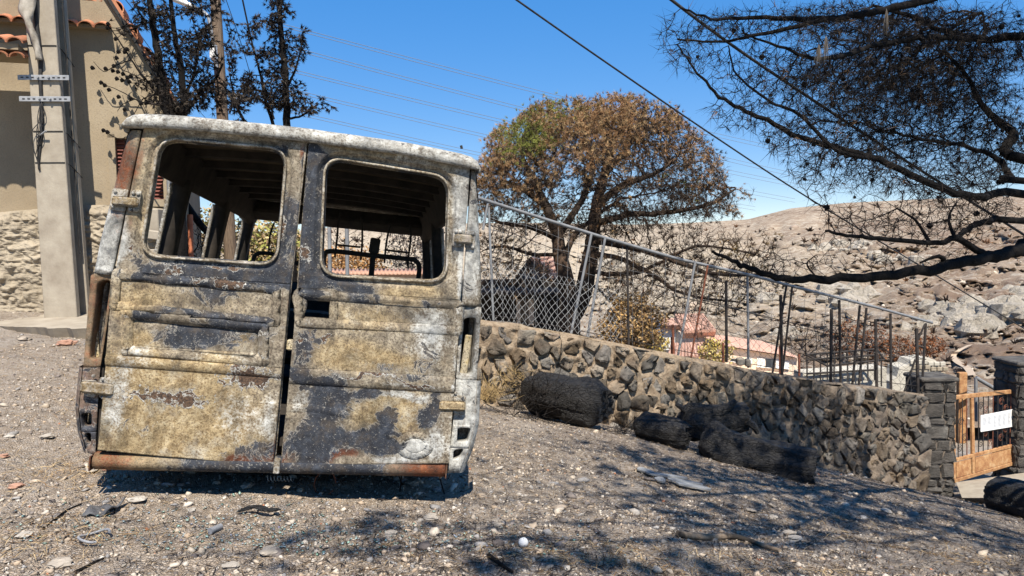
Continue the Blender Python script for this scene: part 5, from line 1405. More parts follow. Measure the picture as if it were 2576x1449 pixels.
for (x0, x1) in ((.04, .16), (.18, .28), (.34, .42), (.46, .55), (.59, .68), (.72, .81)):
    t = .18
    while t < (.62 if x0 < .3 else .8):
        xe = x1 - rr.uniform(0, .03); mb.add([sp_(x0, t), sp_(xe, t), sp_(xe, t + .035), sp_(x0, t + .035)], [(0, 1, 2, 3)]); t += .075
mb.build('print', M_PRINT, sg)
# steel strut roof frame behind the gate
mb = MB(); mb.tube([P(2455, 950, 14.5), P(2540, 1000, 14.5)], .04, 6); mb.tube([P(2455, 950, 14.5), P(2455, 1060, 14.5)], .03, 6)
props(mb.build('metal_strut', M_RAIL), 'bent grey metal strut standing behind the gate top', 'strut')
# concrete drive in front of the gate
mb = MB(); q = [P(2405, 1222, 12.4), P(2700, 1180, 13.5), P(2760, 1262, 10.6), P(2420, 1262, 11.6)]
mb.add([p + Z * .06 for p in q], [(0, 1, 2, 3)]); props(mb.build('driveway', M_CONC), 'grey concrete drive in front of the gate', kind='structure')

# ================================================================== SHED, HOUSES, RAILINGS BEYOND THE FENCE
M_DARKWOOD = simple('dark_shed_boards', (.018, .015, .013), (.07, .055, .045), 5, .9, .5, 30, .01)
M_GREYWALL = simple('grey_render', (.30, .29, .30), (.42, .41, .42), 4, .9, .3, 40, .006)
M_CREAM = simple('warm_cream_render', (.58, .44, .32), (.70, .57, .43), 3, .9, .3, 40, .01)
M_PALETILE = simple('sunbleached_tile', (.40, .215, .145), (.54, .34, .25), 6, .85, .3, 40, .01, rand=.25)
M_LIME = simple('old_limewashed_stone', (.34, .31, .25), (.52, .48, .40), 3, .95, .6, 20, .02)
M_PANE = simple('dark_window_glass', (.02, .025, .03), (.04, .045, .05), 5, .2, 0, spec=.6)
D0 = 15.5
shed = thing('burnt_shed', 'small grey gabled outbuilding with a dark lean-to behind the fence', 'shed', P(1330, 830, D0))
G3 = [P(1284, 732, D0), P(1400, 738, D0), P(1400, 716, D0), P(1338, 656, D0)]
mb = MB(); bk = np.array([.5, 4, 0]); n_ = len(G3)
mb.add(G3 + [p + bk for p in G3], [(0, 1, 2, 3), (7, 6, 5, 4), (0, 4, 5, 1), (1, 5, 6, 2), (3, 7, 4, 0), (2, 6, 7, 3)]); mb.build('gable_wall', M_GREYWALL, shed)
for (p, q_) in ((G3[3], G3[0]), (G3[3], P(1408, 726, D0))):
    mb = MB(); e = q_ - p; L = np.linalg.norm(e); e /= L; nn = np.cross(e, bk); nn /= np.linalg.norm(nn); nn = nn if nn[2] > 0 else -nn
    mb.box((p + q_) / 2 + bk / 2 + nn * .04 - bk * .02, (L / 2 + .06, 2.1, .03), [e, bk / np.linalg.norm(bk), nn]); mb.build('roof', M_PALETILE if q_ is not G3[0] else M_DARKWOOD, shed)
e = (P(1408, 726, D0) - G3[3]); L = np.linalg.norm(e); e /= L
for k in range(7):
    mb = MB(); c = G3[3] + e * L * (k + .5) / 7; nn = np.array([-e[2], 0, e[0]]); nn = nn if nn[2] > 0 else -nn
    mb.tube([c + nn * .07 - bk * .02, c + nn * .07 + bk], .05, 6); mb.build('roof_tile', M_PALETILE, shed)
mb = MB(); rows = []
for y, v0 in ((0, 738), (1.6, 722)):
    rows.append([P(u, v0 + 3 * math.sin(u * .35), D0 - 2.2 + y) for u in np.arange(1170, 1412, 3)])
mb.loft(rows, False, smooth=True); o = mb.build('corrugated_roof', M_DARKWOOD, shed); solid(o, .03)
mb = MB(); mb.box((P(1290, 790, D0 - .6)), (1.1, .05, .7)); mb.build('lean_to_wall', M_DARKWOOD, shed)  # near-black wall: the shade under the roof put into its colour
for u, w in ((1306, .05), (1322, .10), (1336, .05)):
    mb = MB(); mb.box(P(u, 785, D0 - 1.9), (w, .02, .24), None, .005); mb.build('board', M_CREAM if w < .08 else M_WOOD, shed)

def hx(u, v, d): return P(u, v, d)
dh = 38.0
vh = thing('tiled_house', 'cream two-storey house with terracotta roof and white shutter down the slope', 'house', P(1740, 930, dh))
def slab(mb, quad, th=.2, back=None):
    q = [np.asarray(p) for p in quad]; bkv = np.array([0, 1, 0]) * th if back is None else np.asarray(back)
    n = len(q); mb.add(q + [p + bkv for p in q], [tuple(range(n)), tuple(range(2 * n - 1, n - 1, -1))] + [(i, i + n, (i + 1) % n + n, (i + 1) % n) for i in range(n)])
mb = MB(); slab(mb, [hx(1712, 836, dh), hx(1796, 834, dh), hx(1798, 960, dh), hx(1712, 960, dh)], back=(0, 5, 0)); mb.build('wall', M_CREAM, vh)
mb = MB(); slab(mb, [hx(1698, 795, dh + 3), hx(1770, 793, dh + 3), hx(1802, 834, dh - .4), hx(1718, 838, dh - .4)], back=(0, .3, -.3)); mb.build('roof', M_PALETILE, vh)
for k in range(11):
    t = (k + .5) / 11; a = hx(1698, 795, dh + 3) * (1 - t) + hx(1770, 793, dh + 3) * t; b = hx(1718, 838, dh - .4) * (1 - t) + hx(1802, 834, dh - .4) * t
    mb = MB(); mb.tube([a + Z * .05, b + Z * .05], .085, 6); mb.build('roof_tile', M_PALETILE, vh)
mb = MB(); slab(mb, [hx(1772, 838, dh - .1), hx(1794, 836, dh - .1), hx(1792, 858, dh - .1), hx(1771, 858, dh - .1)], .08); sh_ = mb.build('shutter', M_WHITE, vh)
mb = MB(); slab(mb, [hx(1769, 860, dh - .2), hx(1796, 860, dh - .2), hx(1796, 862, dh - .2), hx(1769, 862, dh - .2)], .2); mb.build('sill', M_PALETILE, vh)
mb = MB(); slab(mb, [hx(1668, 815, dh + 1), hx(1712, 830, dh + 1), hx(1712, 880, dh + 1), hx(1668, 880, dh + 1)], back=(0, 4, 0)); mb.build('white_wing', M_WHITE, vh)
mb = MB(); slab(mb, [hx(1664, 800, dh + 4), hx(1700, 800, dh + 4), hx(1712, 818, dh + .5), hx(1662, 818, dh + .5)], back=(0, .2, -.25)); mb.build('wing_roof', M_PALETILE, vh)
mb = MB(); slab(mb, [hx(1735, 762, dh + 4), hx(1752, 762, dh + 4), hx(1752, 800, dh + 4), hx(1735, 800, dh + 4)], .8); mb.build('chimney', M_CREAM, vh)
mb = MB(); slab(mb, [hx(1688, 868, dh - 1), hx(1768, 866, dh - 1), hx(1785, 898, dh - 3.5), hx(1676, 905, dh - 3.5)], back=(0, .2, -.25)); mb.build('porch_roof', M_PALETILE, vh)
for k in range(12):
    t = (k + .5) / 12; a = hx(1688, 868, dh - 1) * (1 - t) + hx(1768, 866, dh - 1) * t; b = hx(1676, 905, dh - 3.5) * (1 - t) + hx(1785, 898, dh - 3.5) * t
    mb = MB(); mb.tube([a + Z * .05, b + Z * .05], .08, 6); mb.build('roof_tile', M_PALETILE, vh)
dl_ = 36.0
lw = thing('long_house', 'long low cream bungalow with a terracotta roof edge and white windows', 'house', P(1900, 935, dl_))
mb = MB(); slab(mb, [hx(1800, 868, dl_), hx(2010, 902, dl_), hx(2010, 960, dl_), hx(1800, 960, dl_)], back=(0, 4, 0)); mb.build('wall', M_CREAM, lw)
mb = MB(); slab(mb, [hx(1800, 858, dl_ + .5), hx(1960, 880, dl_ + .5), hx(2012, 900, dl_ - .3), hx(1800, 866, dl_ - .3)], back=(0, 2.5, .1)); mb.build('roof', M_PALETILE, lw)
for k, (u0, u1, v0, v1, dark) in enumerate(((1838, 1847, 902, 908, 1), (1848, 1858, 903, 910, 1), (1859, 1869, 904, 911, 1), (1878, 1892, 899, 913, 0), (1905, 1925, 900, 922, 0), (1927, 1950, 903, 924, 1), (1952, 1962, 905, 926, 0), (1968, 1985, 908, 926, 0))):
    mb = MB(); slab(mb, [hx(u0, v0, dl_ - .05), hx(u1, v0 + (u1 - u0) * .1, dl_ - .05), hx(u1, v1 + (u1 - u0) * .1, dl_ - .05), hx(u0, v1, dl_ - .05)], .06); w_ = mb.build('window', M_PANE if dark else M_WHITE, lw)
    mb = MB(); slab(mb, [hx(u0 - 1, v1 + .5, dl_ - .12), hx(u1 + 1, v1 + 2, dl_ - .12), hx(u1 + 1, v1 + 3.2, dl_ - .12), hx(u0 - 1, v1 + 1.7, dl_ - .12)], .1); mb.build('sill', M_WHITE, w_)
mb = MB(); slab(mb, [hx(1800, 958, dl_ - 3), hx(2030, 968, dl_ - 3), hx(2030, 990, dl_ - 3), hx(1800, 990, dl_ - 3)], back=(0, 6, 0)); mb.build('terrace', M_CREAM, lw)
# red-brown short posts of an older fence in the garden
for u, v0, v1, w in ((1455, 848, 868, 'nearest the brown bush'), (1573, 862, 885, 'at the right foot of the brown bush'), (1690, 848, 893, 'before the tiled house'), (1819, 862, 918, 'before the bungalow corner'), (1962, 870, 925, 'before the bungalow door'), (2010, 890, 935, 'just right of the bungalow')):
    d = fd(u) + 3; mb = MB(); mb.tube([P(u, v0, d), P(u + 1, v1 + 60, d)], .022, 6); props(mb.build('garden_post', M_RUSTPIPE), f'thin rust red garden post {w}', 'post', 'rust red garden posts')
# burnt railing of a terrace
rl = thing('burnt_railing', 'blackened iron railing round a small terrace behind the fence', 'railing', P(2110, 960, 15))
for (a, b) in (((2028, 892), (2205, 878)), ((2028, 905), (2205, 893)), ((2205, 878), (2225, 905)), ((2028, 892), (2080, 920)), ((2080, 920), (2225, 905)), ((2030, 940), (2205, 930))):
    mb = MB(); mb.tube([P(*a, 15), P(*b, 15)], .022, 5); mb.build('rail', M_BURNTPIPE, rl)
for u in np.arange(2030, 2225, 17):
    mb = MB(); v0 = np.interp(u, [2028, 2205, 2225], [892, 878, 905]); mb.tube([P(u, v0, 15), P(u, v0 + 78, 15)], .016, 5); mb.build('baluster', M_BURNTPIPE, rl)
mb = MB(); slab(mb, [P(2020, 940, 15.4), P(2230, 925, 15.4), P(2230, 1010, 15.4), P(2020, 1010, 15.4)], .5); o = mb.build('terrace_wall', M_LIME, rl)
rw_ = thing('white_ruin_wall', 'broken whitewashed masonry wall behind the gate pillar', 'wall', P(2290, 990, 17))
OUT = [(2240, 1010), (2240, 960), (2256, 948), (2262, 925), (2285, 918), (2292, 905), (2330, 900), (2352, 905), (2368, 922), (2366, 1010)]
mb = MB(); slab(mb, [P(u, v, 17) for u, v in OUT], .5); mb.build('face', M_LIME, rw_)
r_ = random.Random(4)
for u in range(2296, 2372, 15):
    for v in range(908, 1000, 13):
        mb = MB(); mb.box(P(u + (v % 2) * 7, v + 3 + (4 if u > 2340 else 0), 16.98), (.06, .03, .045), None, .01); mb.build('stone', M_ROUGH if (u + v) % 3 else M_LIME, rw_)
# low tiled outbuilding seen through the van
lo_ = thing('low_outbuilding', 'pinkish wavy tile roof seen through the van windscreen', 'outbuilding', P(940, 720, 13))
rows = []
for y, v0 in ((0, 687), (1.8, 676)):
    rows.append([P(u, v0 + 2.4 * math.sin(u * .62) - (0 if y == 0 else 0), 12.5 + y) for u in np.arange(790, 1110, 2.0)])
mb = MB(); mb.loft(rows, False, smooth=True); solid(mb.build('roof', M_PALETILE, lo_), .03)
mb = MB(); slab(mb, [P(800, 690, 12.6), P(1100, 690, 12.6), P(1100, 790, 12.6), P(800, 790, 12.6)], back=(0, 1.6, 0)); mb.build('wall', M_CREAM, lo_)
for u, v0, v1, w in ((828, 560, 700, 'left one seen'), (872, 566, 705, 'right one seen')):
    mb = MB(); mb.tube([P(u, v0, 10.8), P(u + 3, v1 + 80, 10.8)], .03, 7); props(mb.build('steel_post', M_RAIL), f'pale grey steel post, {w} through the right van window', 'post', 'steel posts behind the van')
# things seen through the left van window: rusty post, concrete blocks, tube rail
mb = MB(); mb.tube([P(478, 540, 9.6), P(482, 760, 9.6)], .035, 6); props(mb.build('rust_post', simple('orange_primer_steel', (.30, .09, .04), (.45, .16, .08), 9, .8, .2)), 'orange rusty post seen through the left van window', 'post')
mb = MB(); mb.tube([P(388, 421, 9.0), P(470, 432, 9.6)], .03, 7); mb.tube([P(424, 430, 9.2), P(432, 640, 9.2)], .03, 7); props(mb.build('tube_frame', M_RAIL), 'grey tube frame in front of the shuttered window behind the van', 'frame')
mb = MB(); mb.box(P(380, 590, 8.6), (.12, .1, .05), [[1, .1, -.15], [-.1, 1, 0], [.15, 0, 1]], .01); mb.box(P(378, 640, 8.6), (.1, .1, .06), None, .01); mb.box(P(385, 560, 8.9), (.1, .08, .16), None, .01)
props(mb.build('concrete_block', M_CONC), 'grey concrete block leaning by the house behind the van', 'block')
# ================================================================== TREES
M_CHAR = S('charred_bark')
_n = M_CHAR.noise(14, 6, .7, M_CHAR.mapping((1, 1, .35))); _m = M_CHAR.noise(50, 4, .7)
M_CHAR = M_CHAR.done(M_CHAR.ramp(_n, [(.3, (.004, .0038, .0035)), (.6, (.012, .010, .009)), (.8, (.035, .028, .022))]), .9, M_CHAR.bump(M_CHAR.math('ADD', _n, _m), .9, .02), 0, .15)
M_PINEBARK = S('scorched_pine_bark')
_n = M_PINEBARK.noise(9, 6, .7, M_PINEBARK.mapping((1, 1, .4))); _m = M_PINEBARK.noise(1.3, 3, .6)
M_PINEBARK = M_PINEBARK.done(M_PINEBARK.mix(M_PINEBARK.ramp(_m, [(.5, 0), (.68, .8)]), M_PINEBARK.ramp(_n, [(.3, (.012, .010, .009)), (.7, (.06, .045, .035))]), M_PINEBARK.ramp(_n, [(.3, (.06, .04, .03)), (.7, (.28, .18, .12))])), .92, M_PINEBARK.bump(_n, .9, .03), 0, .1)
M_TWIG = simple('charred_twigs', (.006, .0055, .005), (.025, .020, .017), 5, .85, 0, spec=.15)
M_BROWNTWIG = simple('dry_brown_twigs', (.025, .018, .014), (.10, .07, .05), 3, .9, 0, spec=.1)
M_LEAF = tinted('burnt_foliage', .9, 0, 60, .005, .25, 3, .12)

def colonize(P0, par, att, step, infl, kill, iters, rng, trop=(0, 0, 0), jit=.25):
    nodes = [np.asarray(P0, float)]; N = np.asarray(P0, float); parent = list(par)
    near = np.full(len(att), -1); nd = np.full(len(att), 1e9)
    alive = np.ones(len(att), bool)
    def upd(lo):
        new = N[lo:]; ai = np.where(alive)[0]; A = att[ai].astype(np.float32)
        for a in range(0, len(new), 300):
            ch = new[a:a + 300].astype(np.float32)
            d = (A * A).sum(1)[:, None] + (ch * ch).sum(1)[None] - 2 * A @ ch.T
            k = d.argmin(1); m = np.sqrt(np.maximum(d[np.arange(len(A)), k], 0))
            b = m < nd[ai]; nd[ai[b]] = m[b]; near[ai[b]] = lo + a + k[b]
    upd(0); trop = np.asarray(trop, float); seen = {}
    for it in range(iters):
        act = alive & (nd < infl)
        if not act.any(): break
        src = near[act]; dv = att[act] - N[src]; dv /= np.linalg.norm(dv, axis=1, keepdims=True) + 1e-9
        acc = np.zeros_like(N); np.add.at(acc, src, dv); u = np.unique(src)
        dirs = acc[u]; dirs /= np.linalg.norm(dirs, axis=1, keepdims=True) + 1e-9
        dirs = dirs + trop + rng.normal(0, jit, dirs.shape); dirs /= np.linalg.norm(dirs, axis=1, keepdims=True) + 1e-9
        ok = np.array([seen.get(int(i), 0) < 3 for i in u])
        if not ok.any(): break
        for i in u[ok]: seen[int(i)] = seen.get(int(i), 0) + 1
        lo = len(N); N = np.vstack([N, N[u[ok]] + dirs[ok] * step]); parent.extend(int(i) for i in u[ok]); upd(lo)
        alive &= nd > kill
        if len(N) > 60000: break
    return N, np.array(parent)
def radii(N, parent, tip, base_r, expo=2.3):
    n = len(N); acc = np.zeros(n)
    nch = np.zeros(n, int)
    for i in range(n):
        if parent[i] >= 0: nch[parent[i]] += 1
    for i in range(n - 1, -1, -1):
        if acc[i] == 0: acc[i] = tip ** expo
        if parent[i] >= 0: acc[parent[i]] += acc[i]
    r = acc ** (1 / expo)
    if base_r is not None: r[:len(base_r)] = np.maximum(np.minimum(r[:len(base_r)], np.array(base_r) * 1.15), base_r)
    # a child is never thicker than its parent
    for i in range(n):
        if parent[i] >= 0: r[i] = min(r[i], r[parent[i]] * 1.02)
    return r, nch
def skel_mesh(N, parent, r, sel, sides):
    """prisms along the edges parent->node for the selected nodes"""
    e = np.array([i for i in range(len(N)) if parent[i] >= 0 and sel[i]])
    if len(e) == 0: return np.zeros((0, 3)), np.zeros((0, 4), int)
    A, B = N[parent[e]], N[e]; d = B - A; L = np.linalg.norm(d, axis=1, keepdims=True) + 1e-9; d /= L
    ref = np.where(np.abs(d[:, 2:3]) < .9, np.array([[0, 0, 1.0]]), np.array([[1.0, 0, 0]]))
    a = np.cross(d, ref); a /= np.linalg.norm(a, axis=1, keepdims=True); b = np.cross(d, a)
    ang = np.linspace(0, 2 * np.pi, sides, endpoint=False)
    ring = np.cos(ang)[None, :, None] * a[:, None] + np.sin(ang)[None, :, None] * b[:, None]
    ra = np.minimum(r[parent[e]], r[e] * 1.25); rb = r[e]
    A2 = A - d * np.minimum(ra, .5 * L[:, 0])[:, None] * .3; B2 = B + d * rb[:, None] * .15
    V = np.concatenate([A2[:, None] + ring * ra[:, None, None], B2[:, None] + ring * rb[:, None, None]], 1).reshape(-1, 3)
    k = np.arange(sides); f = np.stack([k, (k + 1) % sides, (k + 1) % sides + sides, k + sides], 1)
    return V, (f[None] + (np.arange(len(e)) * 2 * sides)[:, None, None]).reshape(-1, 4)
LJ = np.random.default_rng(12)
def limbs(paths, n=5):
    """hand-laid limbs -> nodes, parents, radii. path: (points, r0, r1, attach index or -1)"""
    N, par, rad, ends = [], [], [], []
    for pts, r0, r1, att in paths:
        sp = smooth_path(pts, n) if len(pts) > 1 else pts
        start = -1
        if att is not None and len(N):
            d = [np.linalg.norm(q - sp[0]) for q in N]; start = int(np.argmin(d)); sp = smooth_path([N[start]] + ([] if d[start] < .03 else [pts[0]]) + list(pts[1:]), n)[1:]
        for k, p in enumerate(sp):
            p = np.asarray(p, float) + (LJ.normal(0, 1, 3) * min(.006, .06 * np.linalg.norm(sp[-1] - sp[0]) / len(sp)) if 0 < k < len(sp) - 1 else 0)
            par.append(start); start = len(N); N.append(np.asarray(p, float)); rad.append(r0 + (r1 - r0) * k / max(1, len(sp) - 1))
    return np.array(N), par, rad
def cloud(specs, rng):
    out = []
    for u, v, ru, rv, d, rd, n in specs:
        q = rng.normal(0, 1, (n * 3, 3)); q = q[np.linalg.norm(q, axis=1) < 1.9][:n] * .62
        for a in q: out.append(P(u + a[0] * ru, v + a[1] * rv, d + a[2] * rd))
    return np.array(out)
def tufts(pos, dirs, n, length, width, rng, spread=.7, droop=0.0):
    """n needle blades per tuft; returns V, F(tri), repeats"""
    m = len(pos); p = np.repeat(pos, n, 0); d = np.repeat(dirs, n, 0) + rng.normal(0, spread, (m * n, 3)); d[:, 2] -= droop
    d /= np.linalg.norm(d, axis=1, keepdims=True) + 1e-9
    L = length * rng.uniform(.6, 1.2, (m * n, 1)); s_ = np.cross(d, rng.normal(0, 1, (m * n, 3))); s_ /= np.linalg.norm(s_, axis=1, keepdims=True) + 1e-9
    w = width * rng.uniform(.7, 1.3, (m * n, 1)) * .5
    V = np.stack([p - s_ * w, p + s_ * w, p + d * L], 1).reshape(-1, 3)
    return V, np.arange(m * n * 3).reshape(-1, 3), 3 * n
def leaves(pos, size, rng, asp=.5):
    m = len(pos); a = rng.normal(0, 1, (m, 3)); a /= np.linalg.norm(a, axis=1, keepdims=True); b = np.cross(a, rng.normal(0, 1, (m, 3))); b /= np.linalg.norm(b, axis=1, keepdims=True)
    s_ = size * rng.uniform(.6, 1.3, (m, 1))
    V = np.stack([pos - a * s_, pos + b * s_ * asp, pos + a * s_, pos - b * s_ * asp], 1).reshape(-1, 3)
    return V, np.arange(m * 4).reshape(-1, 4)
def tree_parts(root, N, par, r, nch, split, barkmat, twigmat, limb_sides=8, twig_sides=3, n0=0):
    big = (r >= split) & (np.arange(len(N)) < 1e9); big[:n0] = True; big[n0:] = False
    V, Fq = skel_mesh(N, par, r, big, limb_sides); np_mesh('trunk', V, Fq, barkmat, root, None, True)
    V, Fq = skel_mesh(N, par, r, ~big, twig_sides); np_mesh('twigs', V, Fq, twigmat, root)['kind'] = 'stuff'
def edge_dirs(N, par):
    d = np.zeros_like(N); m = par >= 0; d[m] = N[m] - N[par[m]]; d /= np.linalg.norm(d, axis=1, keepdims=True) + 1e-9; return d

# ------------------------------------------------------------------ scorched umbrella pine
rt = np.random.default_rng(21)
TD = 12.5
tb = P(1425, 840, TD); tb[2] -= 1.2
pine = thing('umbrella_pine', 'round scorched pine with rusty brown crown behind the fence', 'tree', tb)
def Q(u, v, dd=0): return P(u, v, TD + dd)
PATHS = [([tb, Q(1432, 860), Q(1436, 760, 0), Q(1412, 660, 0), Q(1400, 590, .1), Q(1375, 520, .1), Q(1335, 440, .3)], .20, .05, None),
         ([Q(1437, 800), Q(1465, 740, -.1), Q(1482, 660, -.2), Q(1492, 590, -.2), Q(1500, 520, -.2), Q(1520, 440, -.1), Q(1540, 370, 0)], .17, .05, 0),
         ([Q(1400, 600, .1), Q(1440, 540, .3), Q(1470, 490, .4), Q(1490, 420, .6), Q(1470, 350, .7)], .08, .03, 0),
         ([Q(1415, 670, 0), Q(1440, 600, .2), Q(1480, 560, .5), Q(1560, 500, .6)], .07, .025, 0),
         ([Q(1500, 520, -.2), Q(1560, 470, -.5), Q(1640, 440, -.8), Q(1700, 400, -.9)], .07, .02, 0),
         ([Q(1498, 560, -.2), Q(1580, 540, -.4), Q(1680, 535, -.7), Q(1780, 515, -.8), Q(1850, 475, -.8)], .06, .012, 0),
         ([Q(1375, 520, .1), Q(1320, 480, -.3), Q(1260, 450, -.5)], .06, .02, 0),
         ([Q(1400, 600, .1), Q(1330, 570, -.2), Q(1260, 560, -.4), Q(1220, 540, -.5)], .05, .012, 0),
         ([Q(1405, 640, 0), Q(1340, 640, -.4), Q(1270, 620, -.6), Q(1215, 630, -.8)], .04, .010, 0),
         ([Q(1490, 600, -.2), Q(1580, 620, -.6), Q(1680, 650, -.9), Q(1800, 690, -1.1), Q(1930, 690, -1.2)], .065, .012, 0),
         ([Q(1485, 640, -.2), Q(1560, 650, -.5), Q(1640, 690, -.8), Q(1720, 740, -.9), Q(1860, 760, -1.0)], .055, .010, 0),
         ([Q(1480, 680, -.2), Q(1540, 690, -.4), Q(1620, 680, -.6), Q(1750, 620, -.9), Q(1900, 640, -1.0)], .045, .010, 0),
         ([Q(1520, 440, -.1), Q(1580, 370, .3), Q(1620, 320, .4)], .05, .015, 0), ([Q(1470, 700, -.1), Q(1540, 760, -.3), Q(1600, 820, -.5), Q(1660, 830, -.5)], .03, .008, 0),
         ([Q(1335, 440, .3), Q(1310, 370, .5), Q(1330, 310, .6)], .04, .012, 0)]
N0, par0, rad0 = limbs(PATHS, 5)
def dome(n, rng):
    out = []
    while len(out) < n:
        q = rng.uniform(-1, 1, 3); rr_ = np.linalg.norm(q)
        if not .55 < rr_ < 1: continue
        u = 1510 + q[0] * 330; v = 455 + q[1] * 225; dd = q[2] * 2.3
        top = 455 - 225 * math.sqrt(max(0, 1 - ((u - 1500) / 335) ** 2)) + 16 * math.sin(u * .03) + 12 * math.sin(u * .083 + 1)
        if v < top or v > 600 - .10 * abs(u - 1450): continue
        if rng.uniform() < .35 and v > 480: continue
        if vnoise(np.array([[u / 55., v / 40., dd * 1.3]]), 3)[0] < -.25: continue
        out.append(Q(u, v, dd))
    return np.array(out)
low = cloud([(1260, 600, 70, 60, TD - .5, .6, 260), (1300, 680, 90, 50, TD - .5, .6, 160), (1640, 680, 130, 60, TD - .8, .6, 700), (1820, 700, 120, 60, TD - 1.0, .6, 700), (1740, 760, 120, 50, TD - .9, .5, 350), (1760, 610, 120, 40, TD - .8, .6, 300), (1900, 660, 70, 50, TD - 1.1, .4, 220), (1760, 500, 100, 45, TD - .7, .6, 260), (1600, 560, 100, 50, TD - .3, .8, 260), (1560, 740, 60, 50, TD - .4, .5, 120)], rt)
att = np.vstack([dome(6500, rt), low, low + rt.normal(0, .12, low.shape)])
N, par = colonize(N0, par0, att, .075, 1.6, .085, 100, rt, (0, 0, .03), .25)
r, nch = radii(N, par, .0034, rad0)
tree_parts(pine, N, par, r, nch, .016, M_PINEBARK, M_BROWNTWIG, 8, 3, len(N0))
tip = np.where((nch == 0) & (np.arange(len(N)) > len(N0)))[0]
extra = np.where((nch == 1) & (np.arange(len(N)) > len(N0)) & (r < .010))[0]; extra = extra[rt.uniform(0, 1, len(extra)) < .8]
tips = np.concatenate([tip, extra]); dirs = edge_dirs(N, par)[tips]; pos = N[tips]
uv = np.array([proj(p)[:2] for p in pos])
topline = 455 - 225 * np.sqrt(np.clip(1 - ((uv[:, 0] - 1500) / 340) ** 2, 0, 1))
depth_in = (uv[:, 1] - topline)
allpos, alldirs = pos, dirs
keep = rt.uniform(0, 1, len(pos)) < np.where(uv[:, 1] < 545, np.clip(1.5 - depth_in / 230, .04, 1), .14) * np.where((uv[:, 0] > 1590) & (uv[:, 1] > 330), .4, 1)
pos, dirs, uv, depth_in = pos[keep], dirs[keep], uv[keep], depth_in[keep]
V, Fq, rep = tufts(allpos, alldirs, 5, .13, .0048, rt, .75, .05)
tw_ = np.array([(.03, .022, .018), (.07, .05, .036), (.14, .10, .07)])[rt.choice(3, len(allpos), p=[.5, .35, .15])]
o = np_mesh('twiglets', V, Fq, M_LEAF, pine, np.repeat(tw_, rep, 0)); o['kind'] = 'stuff'
pos = np.vstack([pos, pos - dirs * .03 + rt.normal(0, .035, pos.shape)] + [pos + rt.normal(0, .055, pos.shape) for _ in range(3)]); dirs = np.vstack([dirs] * 5) + np.array([0, 0, .25]); uv = np.vstack([uv] * 5); depth_in = np.concatenate([depth_in] * 5)
V, Fq, rep = tufts(pos, dirs, 20, .072, .0058, rt, .6)
n_ = len(pos); mixn = rt.uniform(0, 1, n_)
col = np.where(mixn[:, None] < .55, np.array([[.31, .175, .085]]), np.array([[.43, .29, .15]])) * rt.uniform(.6, 1.25, (n_, 1))
green = (np.exp(-((uv[:, 0] - 1320) / 60) ** 2 - ((uv[:, 1] - 350) / 45) ** 2) * 1.2 + np.exp(-((uv[:, 0] - 1400) / 60) ** 2 - ((uv[:, 1] - 275) / 25) ** 2) * .5 + np.exp(-((uv[:, 0] - 1700) / 60) ** 2 - ((uv[:, 1] - 470) / 40) ** 2) * .5) > rt.uniform(0, 1, n_)
col[green] = np.array([.20, .21, .05]) * rt.uniform(.7, 1.3, (green.sum(), 1))
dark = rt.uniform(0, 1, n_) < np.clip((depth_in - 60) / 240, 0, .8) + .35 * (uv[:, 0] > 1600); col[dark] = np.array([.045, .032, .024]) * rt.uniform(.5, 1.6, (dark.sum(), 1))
yel = (uv[:, 0] > 1800) & (uv[:, 1] > 580) & (rt.uniform(0, 1, n_) < .7); col[yel] = np.array([.34, .22, .09]) * rt.uniform(.6, 1.2, (yel.sum(), 1))
np_mesh('crown', V, Fq, M_LEAF, pine, np.repeat(col, rep, 0))

